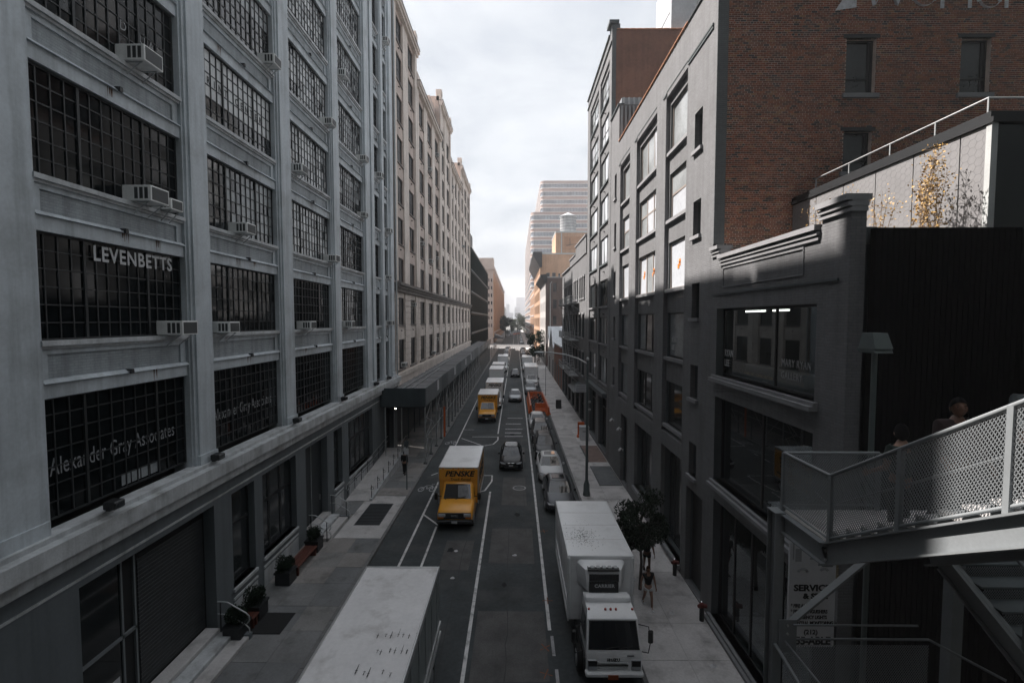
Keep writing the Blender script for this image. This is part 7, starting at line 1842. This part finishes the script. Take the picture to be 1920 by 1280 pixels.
# ================================================================== trees
def tree(name, label, loc, h, cr, cz, n, leaf, m, seed, squash=(1,1,1.1), clumps=14, cat='tree', group=None, trunk_r=.07, lean=0):
    t = thing(name, label, cat, loc, 0, group); rnd = random.Random(seed)
    tr = MB().tube([(0,0,0),(.05,.03,cz*.45),(-.02,.05,cz*.8),(0,0,cz+cr*.5)], [trunk_r*1.3,trunk_r,trunk_r*.75,trunk_r*.3], 8)
    cl = []
    for i in range(clumps):
        a = rnd.uniform(0, 6.28); rr = cr*rnd.uniform(.25, .85); z = cz+cr*rnd.uniform(-.85, .95)*squash[2]
        f = math.sqrt(max(.15, 1-((z-cz)/(cr*squash[2]*1.15))**2)); p = Vector((rr*math.cos(a)*f*squash[0], rr*math.sin(a)*f*squash[1], z)); cl.append(p)
        b0 = Vector((0, 0, min(cz+cr*.3, max(cz-cr, p.z-cr*.5)))); tr.tube([b0, b0.lerp(p, .5)+Vector((0,0,.08*cr)), p], [trunk_r*.45, trunk_r*.3, trunk_r*.12], 5)
    tr.build('trunk', BARK if m is not GOLD else TWIG, t, True)
    f = MB()
    for i, p in enumerate(cl): leaf_cloud(f, p, cr*rnd.uniform(.20, .52), n//clumps, leaf, seed*50+i, (1,1,.8), .25)
    f.build('crown', m, t)
    return t
tree('street_tree', 'small dark-leaved street tree on the right pavement beside the white truck', (5.3, 18.9, PZ), 4.6, 1.12, 2.75, 11000, .062, GREEN_DK, 12, clumps=24, trunk_r=.06)
tree('street_tree', 'dense dark green tree far along the right kerb', (5.0, 118, PZ), 8, 3.0, 5.2, 3200, .24, GREEN_DK, 5, clumps=20, trunk_r=.15)
tree('street_tree', 'dark green tree at the left end of the street before the river', (-6.6, 300, 0), 10, 5.2, 8.0, 2200, .5, GREEN_DK, 6, clumps=18, trunk_r=.25)
for i, (x, y, r_) in enumerate(((1.5, 420, 6.5), (8.0, 430, 6.0), (-4.5, 440, 4.5), (-12, 430, 4.5))):
    tree('park_tree', ['round green tree in the middle of the street end', 'green tree at the street end beside the striped factory', 'low green tree left of the middle at the street end', 'low green tree by the far left block at the street end'][i], (x, y, 0), 12, r_, r_*1.35, 1800, .6, GREEN_MD, 20+i, clumps=16, group='trees at the street end', trunk_r=.3)
for i, (x, y, h_, n_) in enumerate(((9.6, 11.05, 1.75, 300), (9.55, 13.1, 1.5, 90), (9.7, 10.75, 1.15, 160), (9.5, 14.6, 1.6, 110), (9.65, 12.2, 1.3, 90))):
    t = thing('birch_sapling', ['tall golden-leaved sapling nearest the dark glass corner', 'sparse golden sapling by the middle panel joint', 'short leafy sapling at the foot of the tall one', 'thin golden sapling near the brick wall window', 'low sparse sapling between the panel joints'][i] + ' on the terrace', 'sapling', (x, y, 13.2), group='terrace saplings')
    rnd = random.Random(70+i); tr = MB(); f = MB(); h2 = h_+.55
    for s in range(5):
        a = rnd.uniform(0, 6.28); sp = rnd.uniform(.1, .32)*h_; pts = [(0,0,0), (sp*.4*math.cos(a), sp*.5*math.sin(a), h2*.45), (sp*math.cos(a)*.7, sp*math.sin(a)*1.3, h2*rnd.uniform(.75, 1.05))]
        tr.tube(pts, [.012,.008,.003], 5)
        for _ in range(n_//2):
            q = rnd.uniform(.25, 1.02); A = Vector(pts[1]).lerp(Vector(pts[2]), max(0, q*2-1)) if q > .5 else Vector(pts[0]).lerp(Vector(pts[1]), q*2)
            B = A+Vector((rnd.gauss(0,.09), rnd.gauss(0,.13), rnd.gauss(.03,.08)))
            if rnd.random() < .35: tr.bar(A, B, .0025)
            e = Euler((rnd.uniform(0,6.3), rnd.uniform(0,6.3), rnd.uniform(0,6.3))).to_matrix(); s_ = rnd.uniform(.018, .042)
            f.quad(B+e@Vector((-s_,0,0)), B+e@Vector((0,-s_*.6,0)), B+e@Vector((s_,0,0)), B+e@Vector((0,s_*.6,0)))
    tr.build('trunk', TWIG, t); f.build('crown', GOLD, t)

# ================================================================== unseen blocks added around the viewpoint to cut sky light
for lb, x0, x1, y0, y1, h_ in (('dark brick sky-blocking mass, added unseen behind the viewpoint on the left', -26, XL, -70, 2.8, 60), ('grey sky-blocking mass, added unseen beside the viewpoint on the right', 11.2, 40, -70, 9.3, 70), ('brown sky-blocking mass, added unseen across the street behind the viewpoint', -40, 40, -110, -75, 60)):
    t = thing('added_sky_blocker', lb, 'building', (x0, y0, 0)); ch(MB().box(x0, x1, y0, y1, 0, h_).build('wall', DKBR if x0 < 0 else R_TRIM, t)); ch(MB().box(x0-.2, x1+.2, y0-.2, y1+.2, h_, h_+.5).build('parapet', KERB, t))
# ================================================================== haze
HZ = M('river_haze', (1, 1, 1)); HZ.node_tree.nodes.clear()
o_ = N(HZ.node_tree, 'ShaderNodeOutputMaterial'); pv = N(HZ.node_tree, 'ShaderNodeVolumePrincipled')
pv.inputs['Color'].default_value = (.93, .95, 1, 1); pv.inputs['Density'].default_value = .0006; pv.inputs['Anisotropy'].default_value = .3
HZ.node_tree.links.new(pv.outputs[0], o_.inputs['Volume'])
hz = MB().box(-420, 420, -75, 1800, -1.2, 112).build('haze', HZ); stuff(hz)
